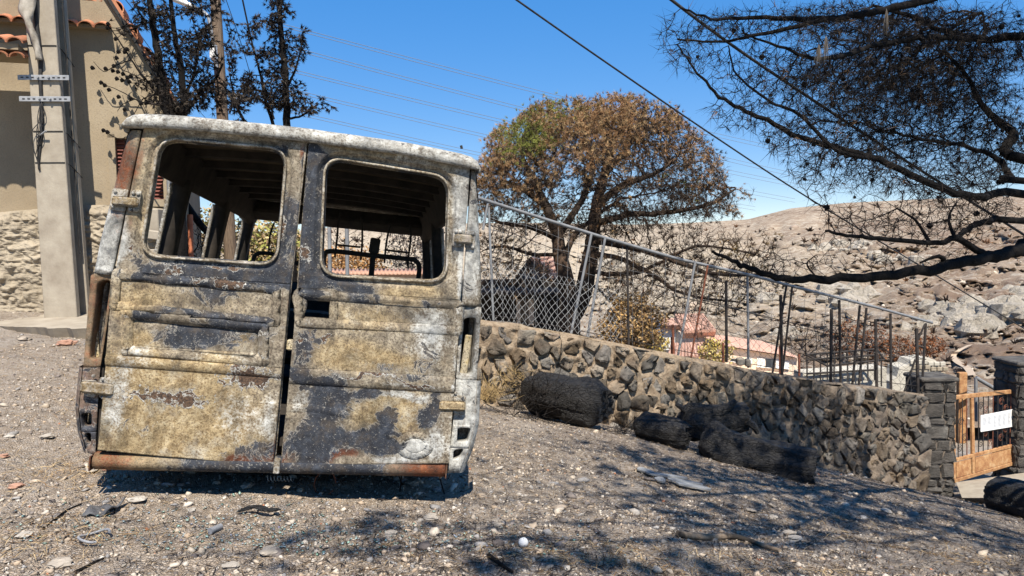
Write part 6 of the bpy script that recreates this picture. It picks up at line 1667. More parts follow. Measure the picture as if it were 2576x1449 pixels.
# ------------------------------------------------------------------ black pine over the right side
rp = np.random.default_rng(33)
tbx = np.array([6.6, 6.3, 0.0]); tbx[2] = g1(6.6, 6.3) - .1
bp = thing('black_pine', 'fire blackened pine whose bare branches hang in from the right', 'tree', tbx)
tr = lambda z_: np.array([6.6 - .05 * z_, 6.3, z_])
def z3(x, y, d): return P((x / 1.9815 + 2540) * .6708, y / 1.9815 * .6708, d)
def z2(x, y, d): return P((x / 2.07 + 2640) * .6708, (y / 2.07 + 700) * .6708, d)
TRUNK = [tbx, tr(-.8), tr(.4), tr(1.4), tr(2.4), tr(3.4), tr(4.6), tr(5.6)]
BP = [(TRUNK, .23, .07, None),
      ([tr(.75), z2(2700, 470, 6.0), z2(2484, 490, 5.7), z2(2250, 535, 5.5), z2(1900, 610, 5.2), z2(1400, 695, 4.95), z2(900, 722, 4.85), z2(500, 690, 4.8), z2(250, 585, 4.8), z2(60, 505, 4.8)], .062, .008, 0),
      ([z2(2200, 540, 5.45), z2(2100, 480, 5.4), z2(1950, 400, 5.3), z2(1800, 438, 5.2), z2(1400, 402, 5.0), z2(1150, 385, 4.9), z2(945, 345, 4.85)], 0.0281, 0.0084, 0),
      ([z2(1950, 400, 5.3), z2(2050, 330, 5.5), z2(2200, 270, 5.6), z2(2484, 265, 5.9), tr(1.3)][::-1], 0.0312, 0.0180, 0),
      ([tr(1.35), z2(2484, 60, 6.3), z2(2150, 85, 6.0), z3(1950, 1395, 5.75), z3(1500, 1190, 5.6), z3(1000, 1040, 5.5), z3(600, 870, 5.4), z3(350, 740, 5.4), z3(150, 540, 5.4), z3(0, 330, 5.4)], 0.0429, 0.0048, 0),
      ([z3(1500, 1190, 5.6), z3(1200, 1120, 5.4), z3(900, 850, 5.4), z3(700, 760, 5.4), z3(450, 560, 5.4), z3(380, 340, 5.5)], 0.0172, 0.0048, 0),
      ([tr(1.5), z3(2576, 1340, 6.5), z3(2480, 1320, 6.6), z3(2380, 1180, 6.8), z3(2150, 1090, 6.8), z3(1800, 1030, 6.6), z3(1500, 960, 6.4)], 0.0390, 0.0072, 0),
      ([tr(1.9), z3(2576, 1180, 6.8), z3(2500, 1000, 7.0), z3(2360, 880, 7.2), z3(2250, 760, 7.3), z3(2150, 560, 7.4), z3(2000, 400, 7.4)], 0.0546, 0.0120, 0),
      ([tr(3.0), z3(2576, 270, 7.0), z3(2300, 300, 7.2), z3(2000, 235, 7.2), z3(1700, 110, 7.0), z3(1450, 40, 6.8)], 0.0468, 0.0120, 0),
      ([z3(2300, 300, 7.2), z3(1900, 280, 6.8), z3(1500, 330, 6.3), z3(1100, 440, 5.7), z3(800, 360, 5.6), z3(500, 250, 5.6)], 0.0312, 0.0060, 0),
      ([tr(3.6), z3(2200, -120, 6.2), z3(1900, -20, 6.0), z3(1600, 60, 5.8), z3(1300, 120, 5.7), z3(1000, 145, 5.6), z3(600, 130, 5.5), z3(300, 145, 5.5), z3(30, 60, 5.5)], 0.0429, 0.0060, 0),
      ([z3(1300, 115, 5.7), z3(900, 190, 5.5), z3(600, 260, 5.4), z3(300, 310, 5.4), z3(0, 290, 5.4)], 0.0195, 0.0060, 0),
      ([z3(2000, 235, 7.2), z3(2250, 90, 7.6), z3(2280, 250, 7.6)], 0.0156, 0.0060, 0),
      ([z2(1950, 400, 5.3), z2(1900, 250, 5.4), z2(1960, 120, 5.5)], 0.0140, 0.0048, 0), ([z2(1720, 380, 5.2), z2(1640, 260, 5.2), z2(1500, 170, 5.2)], .014, .006, 0),
      ([z2(870, 700, 4.85), z2(800, 600, 4.85), z2(870, 530, 4.85)], 0.0078, 0.0030, 0), ([z2(1890, 590, 5.2), z2(1820, 540, 5.15), z2(1680, 590, 5.1)], .02, .006, 0),
      # upper crown reaching over the viewer, out of the frame; it throws the shade on the ground
      ([tr(3.9), np.array([5.2, 4.6, 4.3]), np.array([3.6, 3.0, 4.5]), np.array([1.9, 1.75, 4.6]), np.array([1.0, 1.2, 4.5])], 0.0780, 0.0120, 0),
      ([np.array([4.2, 3.6, 4.4]), np.array([3.2, 2.0, 4.7]), np.array([1.8, .6, 4.9]), np.array([.2, .1, 4.9])], 0.0468, 0.0090, 0),
      ([np.array([3.6, 3.0, 4.5]), np.array([2.6, 3.0, 4.7]), np.array([1.6, 2.6, 4.9]), np.array([.9, 2.3, 5.0])], 0.0275, 0.0072, 0),
      ([tr(4.4), np.array([5.4, 5.4, 5.2]), np.array([4.2, 4.6, 5.5]), np.array([3.0, 4.0, 5.7]), np.array([2.0, 3.6, 5.8])], 0.0440, 0.0090, 0),
      ([tr(4.6), np.array([6.0, 4.6, 5.4]), np.array([5.4, 3.0, 5.6]), np.array([4.6, 1.6, 5.6]), np.array([4.0, .5, 5.4])], 0.0440, 0.0090, 0),
      ([np.array([4.6, 1.6, 5.6]), np.array([3.2, .7, 5.3]), np.array([1.8, .1, 5.1]), np.array([.4, -.2, 5.0]), np.array([-.8, -.3, 4.9])], 0.0330, 0.0090, 0),
      ([np.array([4.0, .5, 5.4]), np.array([2.6, -.4, 5.2]), np.array([1.2, -.6, 5.1]), np.array([.2, -.7, 5.0])], 0.0275, 0.0072, 0),
      ([tr(4.9), np.array([5.6, 7.0, 5.8]), np.array([4.6, 7.6, 6.1]), np.array([3.4, 7.8, 6.2])], 0.0385, 0.0090, 0)]
N0, par0, rad0 = limbs(BP, 6)
att = cloud([(1740, 110, 80, 75, 5.5, .5, 240), (1860, 60, 110, 50, 5.5, .6, 260), (1900, 200, 110, 80, 5.4, .5, 260), (1860, 290, 80, 45, 5.4, .4, 160), (2000, 330, 110, 60, 5.4, .4, 300), (2120, 400, 110, 55, 5.5, .5, 320), (2050, 440, 70, 40, 5.4, .4, 120), (2230, 440, 110, 45, 5.6, .5, 260), (2350, 480, 110, 40, 5.8, .5, 260),
             (2060, 50, 140, 50, 6.0, .8, 450), (2250, 60, 170, 60, 7.0, 1.0, 650), (2470, 100, 140, 90, 7.2, 1.0, 700), (2200, 190, 150, 70, 7.0, .9, 750), (2400, 230, 170, 90, 7.4, 1.0, 900), (2150, 290, 120, 60, 6.4, .7, 500), (2320, 350, 140, 60, 7.0, .8, 600), (2520, 360, 100, 90, 7.4, .8, 500), (2440, 440, 110, 45, 6.4, .6, 300), (2030, 200, 80, 60, 5.8, .6, 250), (2350, 120, 200, 100, 8.2, .8, 700), (2230, 170, 260, 120, 9.0, .9, 800),
             (2150, 545, 90, 40, 5.1, .3, 130), (2260, 560, 90, 40, 5.2, .3, 150), (2400, 560, 110, 40, 5.4, .4, 220), (2480, 520, 80, 40, 5.7, .4, 220), (2100, 600, 70, 30, 4.9, .2, 60), (2000, 660, 120, 22, 4.85, .15, 60), (2200, 660, 140, 20, 5.0, .15, 60), (2380, 640, 100, 30, 5.3, .2, 60)] * 1 + [(2250, 250, 330, 230, 7.2, 1.2, 1500)], rp)
N, par = colonize(N0, par0, att, .055, 1.1, .06, 70, rp, (0, 0, -.02), .4)
over = []
for (c, rx, n) in (((2.6, 2.4, 4.6), (1.4, .8, .4), 380), ((1.0, 1.2, 4.6), (.8, .5, .4), 300), ((3.0, 3.9, 5.6), (1.2, .7, .4), 380), ((4.6, 2.4, 5.5), (1.0, 1.3, .4), 420), ((4.4, 7.4, 6.1), (1.2, .7, .4), 380), ((5.2, 5.2, 5.3), (1.0, .9, .5), 420), ((1.2, 2.5, 5.0), (1.0, .35, .3), 200), ((2.6, .3, 5.2), (1.5, .4, .3), 700), ((.1, -.15, 5.0), (1.1, .3, .25), 520), ((2.0, -.6, 5.1), (1.2, .2, .25), 260), ((3.6, 1.0, 5.3), (1.0, .5, .3), 550)):
    over.append(rp.normal(0, .6, (n * 2, 3)) * np.array(rx) + np.array(c))
N2, par2 = colonize(N, par, np.vstack(over), .14, 1.0, .16, 40, rp, (0, 0, 0), .3)
r, nch = radii(N2, par2, .0017, rad0, 2.2)
N, par = N2, par2
tree_parts(bp, N, par, r, nch, .012, M_CHAR, M_TWIG, 7, 3, len(N0))
idx = np.arange(len(N)); small = np.where((idx > len(N0)) & (r < .006))[0]
d_all = edge_dirs(N, par); uvs = np.array([proj(p)[:2] for p in N[small]])
dense = np.exp(-((uvs[:, 0] - 2350) / 290) ** 2 - ((uvs[:, 1] - 210) / 210) ** 2) * (.35 + .65 * (fbm(np.column_stack([uvs / 45., N[small][:, 1]]), 3, 66) > -.1))
infr = (uvs[:, 0] > 1500) & (uvs[:, 0] < 2700) & (uvs[:, 1] > -100) & (uvs[:, 1] < 800)
pick = small[(rp.uniform(0, 1, len(small)) < np.where(infr, (.6 + .4 * dense), .9))]
# fine side twiglets everywhere, curled needles in the dense part
V, Fq, rep = tufts(N[pick], d_all[pick], 4, .12, .0036, rp, .85, .12)
cc = np.array([(.012, .010, .009), (.028, .022, .018), (.07, .05, .038)])[rp.choice(3, len(pick), p=[.6, .30, .10])]
o = np_mesh('twiglets', V, Fq, M_LEAF, bp, np.repeat(cc, rep, 0)); o['kind'] = 'stuff'
pick = small[(rp.uniform(0, 1, len(small)) < np.where(infr, .03 + .75 * dense, .9))]
V, Fq, rep = tufts(N[pick], d_all[pick], 10, .085, .0042, rp, .6, .35)
cc = np.array([(.012, .010, .009), (.03, .024, .019), (.085, .065, .048), (.15, .09, .05)])[rp.choice(4, len(pick), p=[.5, .33, .13, .04])]
np_mesh('crown', V, Fq, M_LEAF, bp, np.repeat(cc, rep, 0))
hi = small[(~infr) & (N[small][:, 2] > 3.4)]
gap = fbm(N[hi] * np.array([.9, 2.2, .5]), 3, 68); dz_ = N[hi][:, 2] - .0
lx = N[hi][:, 0] - SUN[0] / SUN[2] * dz_; ly = N[hi][:, 1] - SUN[1] / SUN[2] * dz_
hi = hi[(gap > -.10) & ((ly > 4.2) | (lx > -.9 + .5 * gap)) & ((rp.uniform(0, 1, len(lx)) < 1 / (1 + np.exp(-(lx - .75 - .5 * gap) / .16))) | (ly < 3.45 + .25 * gap))]
V, Fq, rep = tufts(N[hi], d_all[hi], 26, .17, .015, rp, .7, .2)
np_mesh('upper_crown', V, Fq, M_LEAF, bp, np.tile([.02, .016, .013], (len(V), 1)))
print('black pine nodes', len(N), 'overhead', len(hi))
# pale hanging needle brooms
for (u, v, d) in ((2078, 90, 5.5), (2060, 110, 5.5), (2230, 20, 5.7)):
    p = P(u, v, d); V, Fq, rep = tufts(np.array([p] * 3), np.array([[0, 0, -1.0]] * 3), 22, .2, .003, rp, .16, .4)
    np_mesh('needle_broom', V, Fq, M_LEAF, bp, np.tile([.20, .17, .14], (len(V), 1)))
# open cones
mb = MB(); rings = []
for k, (z_, q) in enumerate(((-.033, .004), (-.028, .016), (-.012, .027), (.004, .025), (.02, .016), (.032, .004))):
    rings.append([np.array([q * (1.25 if j % 2 else .75) * math.cos(j * math.pi / 6 + k * .26), q * (1.25 if j % 2 else .75) * math.sin(j * math.pi / 6 + k * .26), z_]) for j in range(12)])
mb.loft(rings, True, True, True, False)
cone0 = mb.build('pine_cone', M_CHAR, bp, local=True); cme = cone0.data; first = True
cand = np.where((idx > len(N0)) & (r < .008))[0]; cu = np.array([proj(p)[:2] for p in N[cand]])
cand = cand[(cu[:, 0] > 1620) & (cu[:, 0] < 2580) & (cu[:, 1] > 0) & (cu[:, 1] < 560)]
ob = np.array(bp.location)
for i in rp.choice(cand, 90, replace=False):
    o = cone0 if first else link('pine_cone', cme, bp); first = False
    o.location = Vector(N[i] - ob + np.array([0, 0, -.03])); o.rotation_euler = (rp.uniform(0, 3), rp.uniform(0, 3), 0); sc_ = rp.uniform(.45, .8); o.scale = (sc_, sc_, sc_)

# ------------------------------------------------------------------ burnt cypresses behind the van
rc = np.random.default_rng(44)
def cypress(name, label, d, paths, specs, seed, cones=(), barepaths=()):
    rng = np.random.default_rng(seed); b0 = paths[0][0][0]
    t = thing(name, label, 'tree', b0)
    N0, par0, rad0 = limbs(paths, 5)
    att = cloud([(q_[0] + rng.normal(0, .75) * q_[2], q_[1] + rng.normal(0, .75) * q_[3], q_[2] * .45, q_[3] * .45, q_[4] + rng.normal(0, .6) * q_[5], q_[5] * .35, int(q_[6] * 1.0)) for q_ in specs for _ in range(6)], rng); N, par = colonize(N0, par0, att, .06, .9, .065, 60, rng, (0, 0, .06), .3)
    r, nch = radii(N, par, .0030, rad0)
    tree_parts(t, N, par, r, nch, .012, M_CHAR, M_TWIG, 7, 3, len(N0))
    nb = np.where(np.arange(len(N)) > len(N0))[0]; dd = edge_dirs(N, par)
    V, Fq, rep = tufts(N[nb], dd[nb] + np.array([.25, 0, -.25]), 13, .07, .013, rng, .55, .1)
    cc = np.array([(.015, .013, .012), (.035, .028, .023), (.085, .068, .052)])[rng.choice(3, len(nb), p=[.45, .38, .17])]
    np_mesh('crown', V, Fq, M_LEAF, t, np.repeat(cc, rep, 0))
    if cones:
        m_ = MB(); boulder(m_, np.zeros(3), .022, 3, 1.0); c0 = None
        for p in cones:
            if c0 is None: c0 = m_.build('cone', M_CHAR, t, local=True); o = c0
            else: o = link('cone', c0.data, t)
            o.location = Vector(p - np.array(t.location))
    return t
dC = 8.75
def W(u, v, dd=0): return P(u, v, dC + dd)
gb = W(455, 700); gb[2] = g1(gb[0], gb[1])
bare = [([W(410, 255), W(370, 205), W(330, 150), W(295, 95), W(270, 60)], .014, .004, 0), ([W(330, 150), W(290, 165), W(262, 180), W(235, 155)], .007, .003, 0), ([W(380, 215), W(340, 190), W(300, 170), W(285, 142)], .007, .003, 0), ([W(415, 270), W(380, 262), W(340, 250), W(300, 228), W(262, 213)], .010, .003, 0), ([W(340, 250), W(310, 262), W(295, 280)], .005, .003, 0), ([W(370, 205), W(330, 208), W(300, 192)], .005, .003, 0), ([W(395, 240), W(360, 250), W(330, 300), W(312, 330)], .006, .003, 0), ([W(350, 175), W(318, 120), W(300, 130)], .005, .003, 0), ([W(400, 420), W(355, 370), W(320, 345), W(300, 350), W(255, 325)], .010, .003, 0)]
lp = [([gb, W(452, 480), W(440, 330), W(412, 250), W(400, 150), W(385, 60), W(372, -40)], .075, .03, None), ([W(440, 330), W(462, 260), W(452, 160), W(436, 70), W(428, -40)], .05, .02, 0), ([W(455, 300), W(500, 240), W(540, 200), W(560, 160)], .03, .012, 0), ([W(460, 250), W(490, 180), W(500, 90)], .02, .01, 0)] + bare
rcn = random.Random(5); cones = []
for pts_, _, _, _ in bare:
    sp_s = smooth_path(pts_, 4)
    for p in sp_s[4:]:
        if rcn.random() < .5: cones.append(p + np.array([rcn.uniform(-.05, .05), rcn.uniform(-.05, .05), rcn.uniform(-.07, .02)]))
cypress('burnt_cypress', 'black burnt cypress with bare coned twigs beside the beige house', dC, lp,
        [(400, 30, 50, 40, dC, .4, 150), (360, 20, 30, 35, dC, .3, 60), (420, 130, 45, 40, dC, .35, 90), (395, 200, 40, 30, dC, .3, 50), (470, 170, 55, 60, dC, .4, 150), (500, 100, 45, 35, dC, .35, 110), (480, 30, 50, 30, dC, .4, 120), (520, 250, 60, 35, dC, .4, 170), (440, 250, 50, 30, dC, .4, 120), (540, 215, 30, 40, dC, .3, 80)], 1, cones)
gb2 = P(735, 700, 10.8); gb2[2] = g1(gb2[0], gb2[1])
def W2(u, v, dd=0): return P(u, v, 10.8 + dd)
rp2 = [([gb2, W2(730, 480), W2(722, 300), W2(718, 180), W2(705, 60), W2(700, -50)], .07, .03, None), ([W2(728, 400), W2(690, 320), W2(668, 250), W2(650, 160)], .04, .012, 0), ([W2(728, 420), W2(640, 330), W2(600, 280), W2(580, 200)], .04, .012, 0), ([W2(722, 300), W2(760, 290), W2(800, 262)], .02, .006, 0), ([W2(720, 220), W2(745, 170), W2(760, 110)], .02, .008, 0)]
cypress('burnt_cypress', 'black burnt cypress with drooping sprays right of the wooden pole', 10.8, rp2,
        [(700, 30, 40, 40, 10.8, .4, 190), (690, 110, 35, 40, 10.8, .4, 150), (740, 130, 30, 50, 10.8, .35, 110), (755, 80, 22, 26, 10.8, .3, 40), (735, 210, 45, 45, 10.8, .4, 170), (770, 265, 35, 22, 10.8, .3, 70), (650, 210, 40, 60, 10.8, .4, 190), (620, 260, 50, 35, 10.8, .4, 190), (585, 220, 30, 50, 10.8, .35, 110), (575, 120, 20, 40, 10.8, .3, 40), (690, 270, 60, 25, 10.8, .4, 190), (660, 130, 25, 35, 10.8, .3, 50)], 2)

# ------------------------------------------------------------------ shrubs
def shrub(name, label, c, rad, n, size, cols, seed, twigs=60, group=None, leafs=True, upright=.4):
    rng = np.random.default_rng(seed); c = np.asarray(c, float); rad = np.asarray(rad, float)
    base = c - np.array([0, 0, rad[2]]); t = thing(name, label, 'shrub', base, group)
    N0 = np.array([base, base + [0, 0, rad[2] * .3]]); q = rng.normal(0, 1, (twigs * 6, 3)); q /= np.linalg.norm(q, axis=1, keepdims=True); q *= rng.uniform(.3, 1, (len(q), 1)) ** .5
    att = c + q * rad; st = float(rad.max()) * .09
    N, par = colonize(N0, [-1, 0], att, st, 50, st * 1.3, 40, rng, (0, 0, .1), .35)
    r, nch = radii(N, par, max(.003, st * .045), [st * .5, st * .4], 2.4)
    V, Fq = skel_mesh(N, par, r, np.ones(len(N), bool), 3); np_mesh('stems', V, Fq, M_TWIG, t)
    if leafs:
        nb = np.arange(2, len(N)); src = N[rng.choice(nb, n)] + rng.normal(0, 1, (n, 3)) * st * .9
        V, Fq = leaves(src, size, rng); cs = np.array(cols)[rng.choice(len(cols), n)] * rng.uniform(.6, 1.25, (n, 1))
        np_mesh('foliage', V, Fq, M_LEAF, t, np.repeat(cs, 4, 0))
    return t
BR = [(.34, .21, .085), (.44, .29, .13), (.22, .13, .06)]
YE = [(.46, .34, .08), (.52, .42, .16), (.30, .20, .06)]
RB = [(.20, .075, .03), (.26, .11, .05), (.12, .05, .025)]
shrub('brown_shrub', 'dense rusty brown shrub in front of the pine trunks', P(1590, 818, 11.7), (.56, .45, .50), 5600, .027, BR, 1)
shrub('yellow_shrub', 'small yellow leaved shrub before the tiled house porch', P(1800, 885, 30), (.75, .6, .55), 900, .07, YE, 2)
shrub('yellow_shrub', 'low yellowing shrub at the foot of the brown one', P(1650, 868, 26), (.5, .5, .4), 600, .06, YE, 3)
for k, (u, v, d, rx, rz, w) in enumerate(((2130, 850, 18, .5, .5, 'behind the two tallest black posts'), (2205, 865, 19, .4, .5, 'right of the burnt railing'), (2270, 880, 19, .45, .4, 'left of the fence end'), (2340, 870, 40, 1.0, .6, 'on the slope past the fence end'))):
    shrub('scorched_bush', f'small red brown scorched bush {w}', P(u, v, d), (rx, .4, rz), 900, .03 * d / 18, RB, 10 + k, group='scorched bushes beyond the fence')
shrub('bare_bush', 'bare black bush in front of the bungalow end', P(2030, 850, 17), (.5, .4, .6), 10, .03, RB, 20, 110, leafs=False)
shrub('bare_bush', 'bare black bush behind the posts at the corner', P(2100, 850, 17.5), (.5, .4, .6), 10, .03, RB, 21, 110, leafs=False)
# hedge and brush seen through the van
shrub('dry_hedge', 'tall dry yellowish hedge seen through the left van window', P(560, 640, 15), (1.6, .6, .95), 5200, .05, [(.42, .32, .18), (.36, .25, .13), (.24, .22, .08)], 30, 90)
shrub('dry_hedge', 'green tinged hedge seen beside the front seat frame', P(690, 640, 14.5), (.8, .5, .6), 2600, .045, [(.30, .30, .08), (.42, .34, .16), (.34, .22, .11)], 31, 70)
shrub('dry_hedge', 'rust coloured brush below the hill in the right van window', P(870, 668, 16), (.9, .5, .35), 2400, .04, [(.38, .20, .08), (.46, .28, .13)], 32, 70)
shrub('dark_thicket', 'dark bare thicket on the far slope in the right van window', P(865, 585, 60), (2.3, 1.5, 1.6), 10, .2, RB, 33, 140, leafs=False)
shrub('dark_thicket', 'grey leaved burnt bush at the right of the van windscreen', P(1035, 625, 15), (.55, .4, .6), 900, .04, [(.10, .085, .075), (.22, .18, .15), (.30, .27, .24)], 34, 90)
for k in range(9):
    u = 960 + k * 14; shrub('dead_tree', f"leafless burnt tree on the ridge behind the van, {['first','second','third','fourth','fifth','sixth','seventh','eighth','ninth'][k]} from the left", P(u, 568 + (k * 7) % 9, 90), (.9, .8, 1.3), 10, .2, RB, 40 + k, 26, 'burnt trees on the ridge', False)
for k, (u, v, d) in enumerate(((420, 640, 9.4), (455, 600, 9.8), (500, 620, 10))):
    shrub('charred_brush', f"tangle of charred brush behind the van, {['nearest the house','in the middle','beside the orange post'][k]}", P(u, v, d), (.3, .3, .45), 10, .03, RB, 60 + k, 60, 'charred brush behind the van', False)
# leaning burnt trunk seen through the side windows
mb = MB(); mb.tube(smooth_path([P(395, 380, 10.5), P(440, 470, 10.5), P(500, 560, 10.3), P(540, 600, 10.2)], 4), .05, 7); props(mb.build('leaning_log', M_CHAR), 'burnt stem leaning across behind the van side windows', 'log')
# ================================================================== CHARRED LOGS
s = S('alligator_char')
n1 = s.noise(16, 6, .72, s.mapping((.35, 1.6, 1.6), None, (0, .25, .05))); vr = s.vor(26, 'DISTANCE_TO_EDGE', s.mapping((.5, 1.3, 1.3), None, (0, .25, .05))); n2 = s.noise(4, 4, .6)
n1 = s.math('ADD', s.math('MULTIPLY', n1, .6), s.math('MULTIPLY', s.noise(30, 5, .7), .4)); c = s.ramp(n1, [(.3, (.006, .006, .006)), (.58, (.022, .020, .019)), (.78, (.12, .115, .11))])
M_LOG = s.done(c, s.ramp(n1, [(.3, .5), (.7, .8)]), s.bump(s.math('ADD', s.math('MULTIPLY', s.ramp(vr, [(0, 0), (.10, 1)]), .35), s.math('MULTIPLY', n1, 1.4)), 1.0, .035), 0, .45)
def char_log(t, name, A, B, ra, rb, seed, hollow=0.0, bend=0.0, lump=.16):
    A, B = np.asarray(A), np.asarray(B); ax = B - A; L = np.linalg.norm(ax); ax /= L
    side = np.cross(ax, [0, 0, 1.0]); side /= np.linalg.norm(side); up_ = np.cross(side, ax)
    nl, nu = 46, 56; th = np.linspace(0, 2 * np.pi, nu, endpoint=False); rings = []
    for k in range(nl + 1):
        t_ = k / nl; c = A + ax * L * t_ + up_ * bend * math.sin(math.pi * t_)
        r0 = (ra + (rb - ra) * t_) * (1 - .45 * max(0, (.13 - t_) / .13) ** 2 - (.22 if hollow <= 0 else 0) * max(0, (t_ - .88) / .12) ** 2)
        q = np.stack([np.cos(th) * 1.4, np.sin(th) * 1.4, np.full(nu, t_ * L * 2.0)], 1)
        g = np.stack([np.cos(th) * 6, np.sin(th) * 6, np.full(nu, t_ * L * 3.0)], 1)
        r_ = r0 * (1 + lump * .9 * fbm(q * np.array([1, 1, .6]) + seed * 5, 3, seed) - .15 * np.abs(fbm(g * np.array([1.3, 1.3, .22]) + seed, 3, seed + 9)) + .03 * fbm(q * 9, 2, seed + 4))
        jag = .05 * r0 * fbm(np.stack([np.cos(th) * 3, np.sin(th) * 3, 0 * th + seed], 1), 3, seed + 2) * (3 if k in (0, nl) else 0)
        rings.append([c + side * r_[j] * math.cos(th[j]) + up_ * r_[j] * math.sin(th[j]) + ax * jag[j] for j in range(nu)])
    mb = MB(); mb.loft(rings, True, hollow <= 0, False, True); 
    end = np.array(rings[-1]); c1 = end.mean(0); inner = []
    if hollow > 0:
        for f, dep in ((.8, .0), (.72, .06), (.66, .3), (.4, .45)):
            inner.append([c1 + (p - c1) * f * (1 + .08 * math.sin(j * .9 + seed)) - ax * dep for j, p in enumerate(end)])
        mb.loft([list(end)] + inner, True, False, True, True); mb.loft([rings[0][::-1], [A + (p - A) * .1 for p in rings[0][::-1]]], True, False, True, True)
    else:
        for f, dep in ((.92, -.02), (.6, .01), (.25, -.012)): inner.append([c1 + (p - c1) * f - ax * (dep + .012 * math.sin(j * .7 + f * 9)) for j, p in enumerate(end)])
        mb.loft([list(end)] + inner, True, False, True, False)
    return mb.build(name, M_LOG, t)
def logthing(label, A, B, ra, rb, seed, **k):
    c = (np.asarray(A) + np.asarray(B)) / 2; t = thing('charred_log', label, 'log', (c[0], c[1], c[2] - max(ra, rb)), 'charred logs along the wall')
    char_log(t, 'bole', A, B, ra, rb, seed, **k); return t
la = logthing('thick charred log nearest the van, its sawn end to the right', P(1322, 982, 8.05), P(1520, 1018, 7.6), .215, .235, 1, lump=.3)
logthing('small black log in the middle of the row', P(1600, 1068, 7.55), P(1726, 1098, 7.3), .14, .15, 2, lump=.3)
lc = logthing('largest black log with a hollow open end down the slope', P(1765, 1112, 7.25), P(2052, 1176, 6.9), .225, .165, 3, hollow=1.0, lump=.42, bend=-.04)
char_log(lc, 'root_lump', P(1716, 1062, 7.6), P(1868, 1052, 7.75), .19, .15, 4, hollow=1.0, lump=.35)
for (a, b, r0) in (((1740, 1050), (1700, 1016), .05), ((1800, 1040), (1850, 1008), .06), ((1880, 1060), (1905, 1090), .05)):
    mb = MB(); mb.tube(smooth_path([P(*a, 7.6), P((a[0] + b[0]) / 2 + 6, (a[1] + b[1]) / 2, 7.58), P(*b, 7.6)], 3), np.linspace(r0, r0 * .4, 7), 8); mb.build('root_stub', M_LOG, lc)
logthing('black log lying before the gate at the right picture edge', P(2495, 1238, 9.2), P(2680, 1290, 8.3), .22, .26, 5)
# brush against the first log
rb_ = np.random.default_rng(3)
def brush(name, label, c, rad, n, L, mat, seed, group=None, r=.003, up=.6):
    rng = np.random.default_rng(seed); c = np.asarray(c, float); t = thing(name, label, 'brush', c, group); mb = MB()
    for k in range(n):
        a = c + rng.normal(0, 1, 3) * np.asarray(rad) * .6; d = rng.normal(0, 1, 3); d[2] = abs(d[2]) * up + .1; d /= np.linalg.norm(d); l_ = L * rng.uniform(.5, 1.3)
        m_ = a + d * l_ * .5 + rng.normal(0, 1, 3) * l_ * .12
        mb.tube([a, m_, a + d * l_ + rng.normal(0, 1, 3) * l_ * .1], [r, r * .8, r * .3], 3, False, False)
    o = mb.build('stems', mat, t); o['kind'] = 'stuff'; return t
brush('dead_brush', 'black wiry brush heaped over the left end of the first log', P(1345, 1010, 7.6), (.28, .2, .2), 170, .34, M_TWIG, 1, r=.0035)
brush('dead_brush', 'few black wiry stems between the first and second logs', P(1570, 1085, 7.5), (.08, .1, .06), 30, .26, M_TWIG, 2, r=.003)
M_STRAW = simple('dry_straw', (.30, .20, .09), (.46, .34, .17), 12, .9, 0, spec=.1)
brush('grass_tuft', 'dry yellow grass tuft at the foot of the wall by the van', P(1228, 998, 7.7), (.10, .1, .06), 150, .22, M_STRAW, 3, r=.0022, up=1.2)
brush('grass_tuft', 'small orange dry tuft behind the first log', P(1300, 960, 8.2), (.12, .1, .08), 90, .18, M_STRAW, 4, r=.0022, up=1.2)
M_BRANCH = S('brown_fallen_branch')
_n = M_BRANCH.noise(30, 5, .7); _m = M_BRANCH.noise(6, 3, .6)
M_BRANCH = M_BRANCH.done(M_BRANCH.mix(M_BRANCH.ramp(_m, [(.5, 0), (.62, 1)]), M_BRANCH.ramp(_n, [(.3, (.16, .11, .07)), (.7, (.33, .25, .17))]), (.03, .025, .02)), .9, M_BRANCH.bump(_n, .6, .006))
def gpt(u, v, lift=0.0):
    p = onground(u, v); p[2] += lift; return p
def stick(name, label, uv, r, mat=M_BRANCH, cat='stick', lift=None, group=None):
    pts = [gpt(u, v, r * .8 if lift is None else lift) for u, v in uv]; mb = MB()
    sp = smooth_path(pts, 4); mb.tube(sp, np.linspace(r, r * .55, len(sp)), 7); return props(mb.build(name, mat), label, cat, group)
stick('fallen_branch', 'brown forked branch lying in the dappled shade at lower right', [(1706, 1353), (1780, 1362), (1850, 1360), (1915, 1378), (1962, 1396)], .018)
stick('fallen_branch', 'short charred stick at the bottom edge, centre of the picture', [(1230, 1408), (1262, 1428), (1290, 1452)], .010, M_CHAR)
stick('fallen_branch', 'slim brown twig lying beside the grey slate strips', [(1595, 1185), (1650, 1195), (1710, 1203)], .009)
stick('fallen_branch', 'thin dark twig on the gravel left of the van', [(110, 1340), (165, 1295), (205, 1275)], .006, M_CHAR)
stick('fallen_branch', 'dark twig near the bottom left corner', [(190, 1449), (235, 1425), (262, 1412)], .007, M_CHAR)
for k, (a, b, w) in enumerate((((975, 1160), (1012, 1222), 'leaning'), ((1006, 1155), (1006, 1240), 'upright'), ((1080, 1158), (1118, 1245), 'longest'))):
    A = gpt(*b, .0); B = P(*a, proj(A)[2] - .12); mb = MB(); mb.tube([A, (A + B) / 2 + np.array([.01, 0, .01]), B], [.004, .004, .002], 5)
    props(mb.build('burnt_stalk', M_CHAR), f'{w} burnt weed stalk before the right end of the bumper', 'stalk', 'burnt stalks by the bumper')
M_SLATE = simple('grey_slate', (.14, .145, .15), (.27, .275, .275), 14, .8, .4, 50, .004)
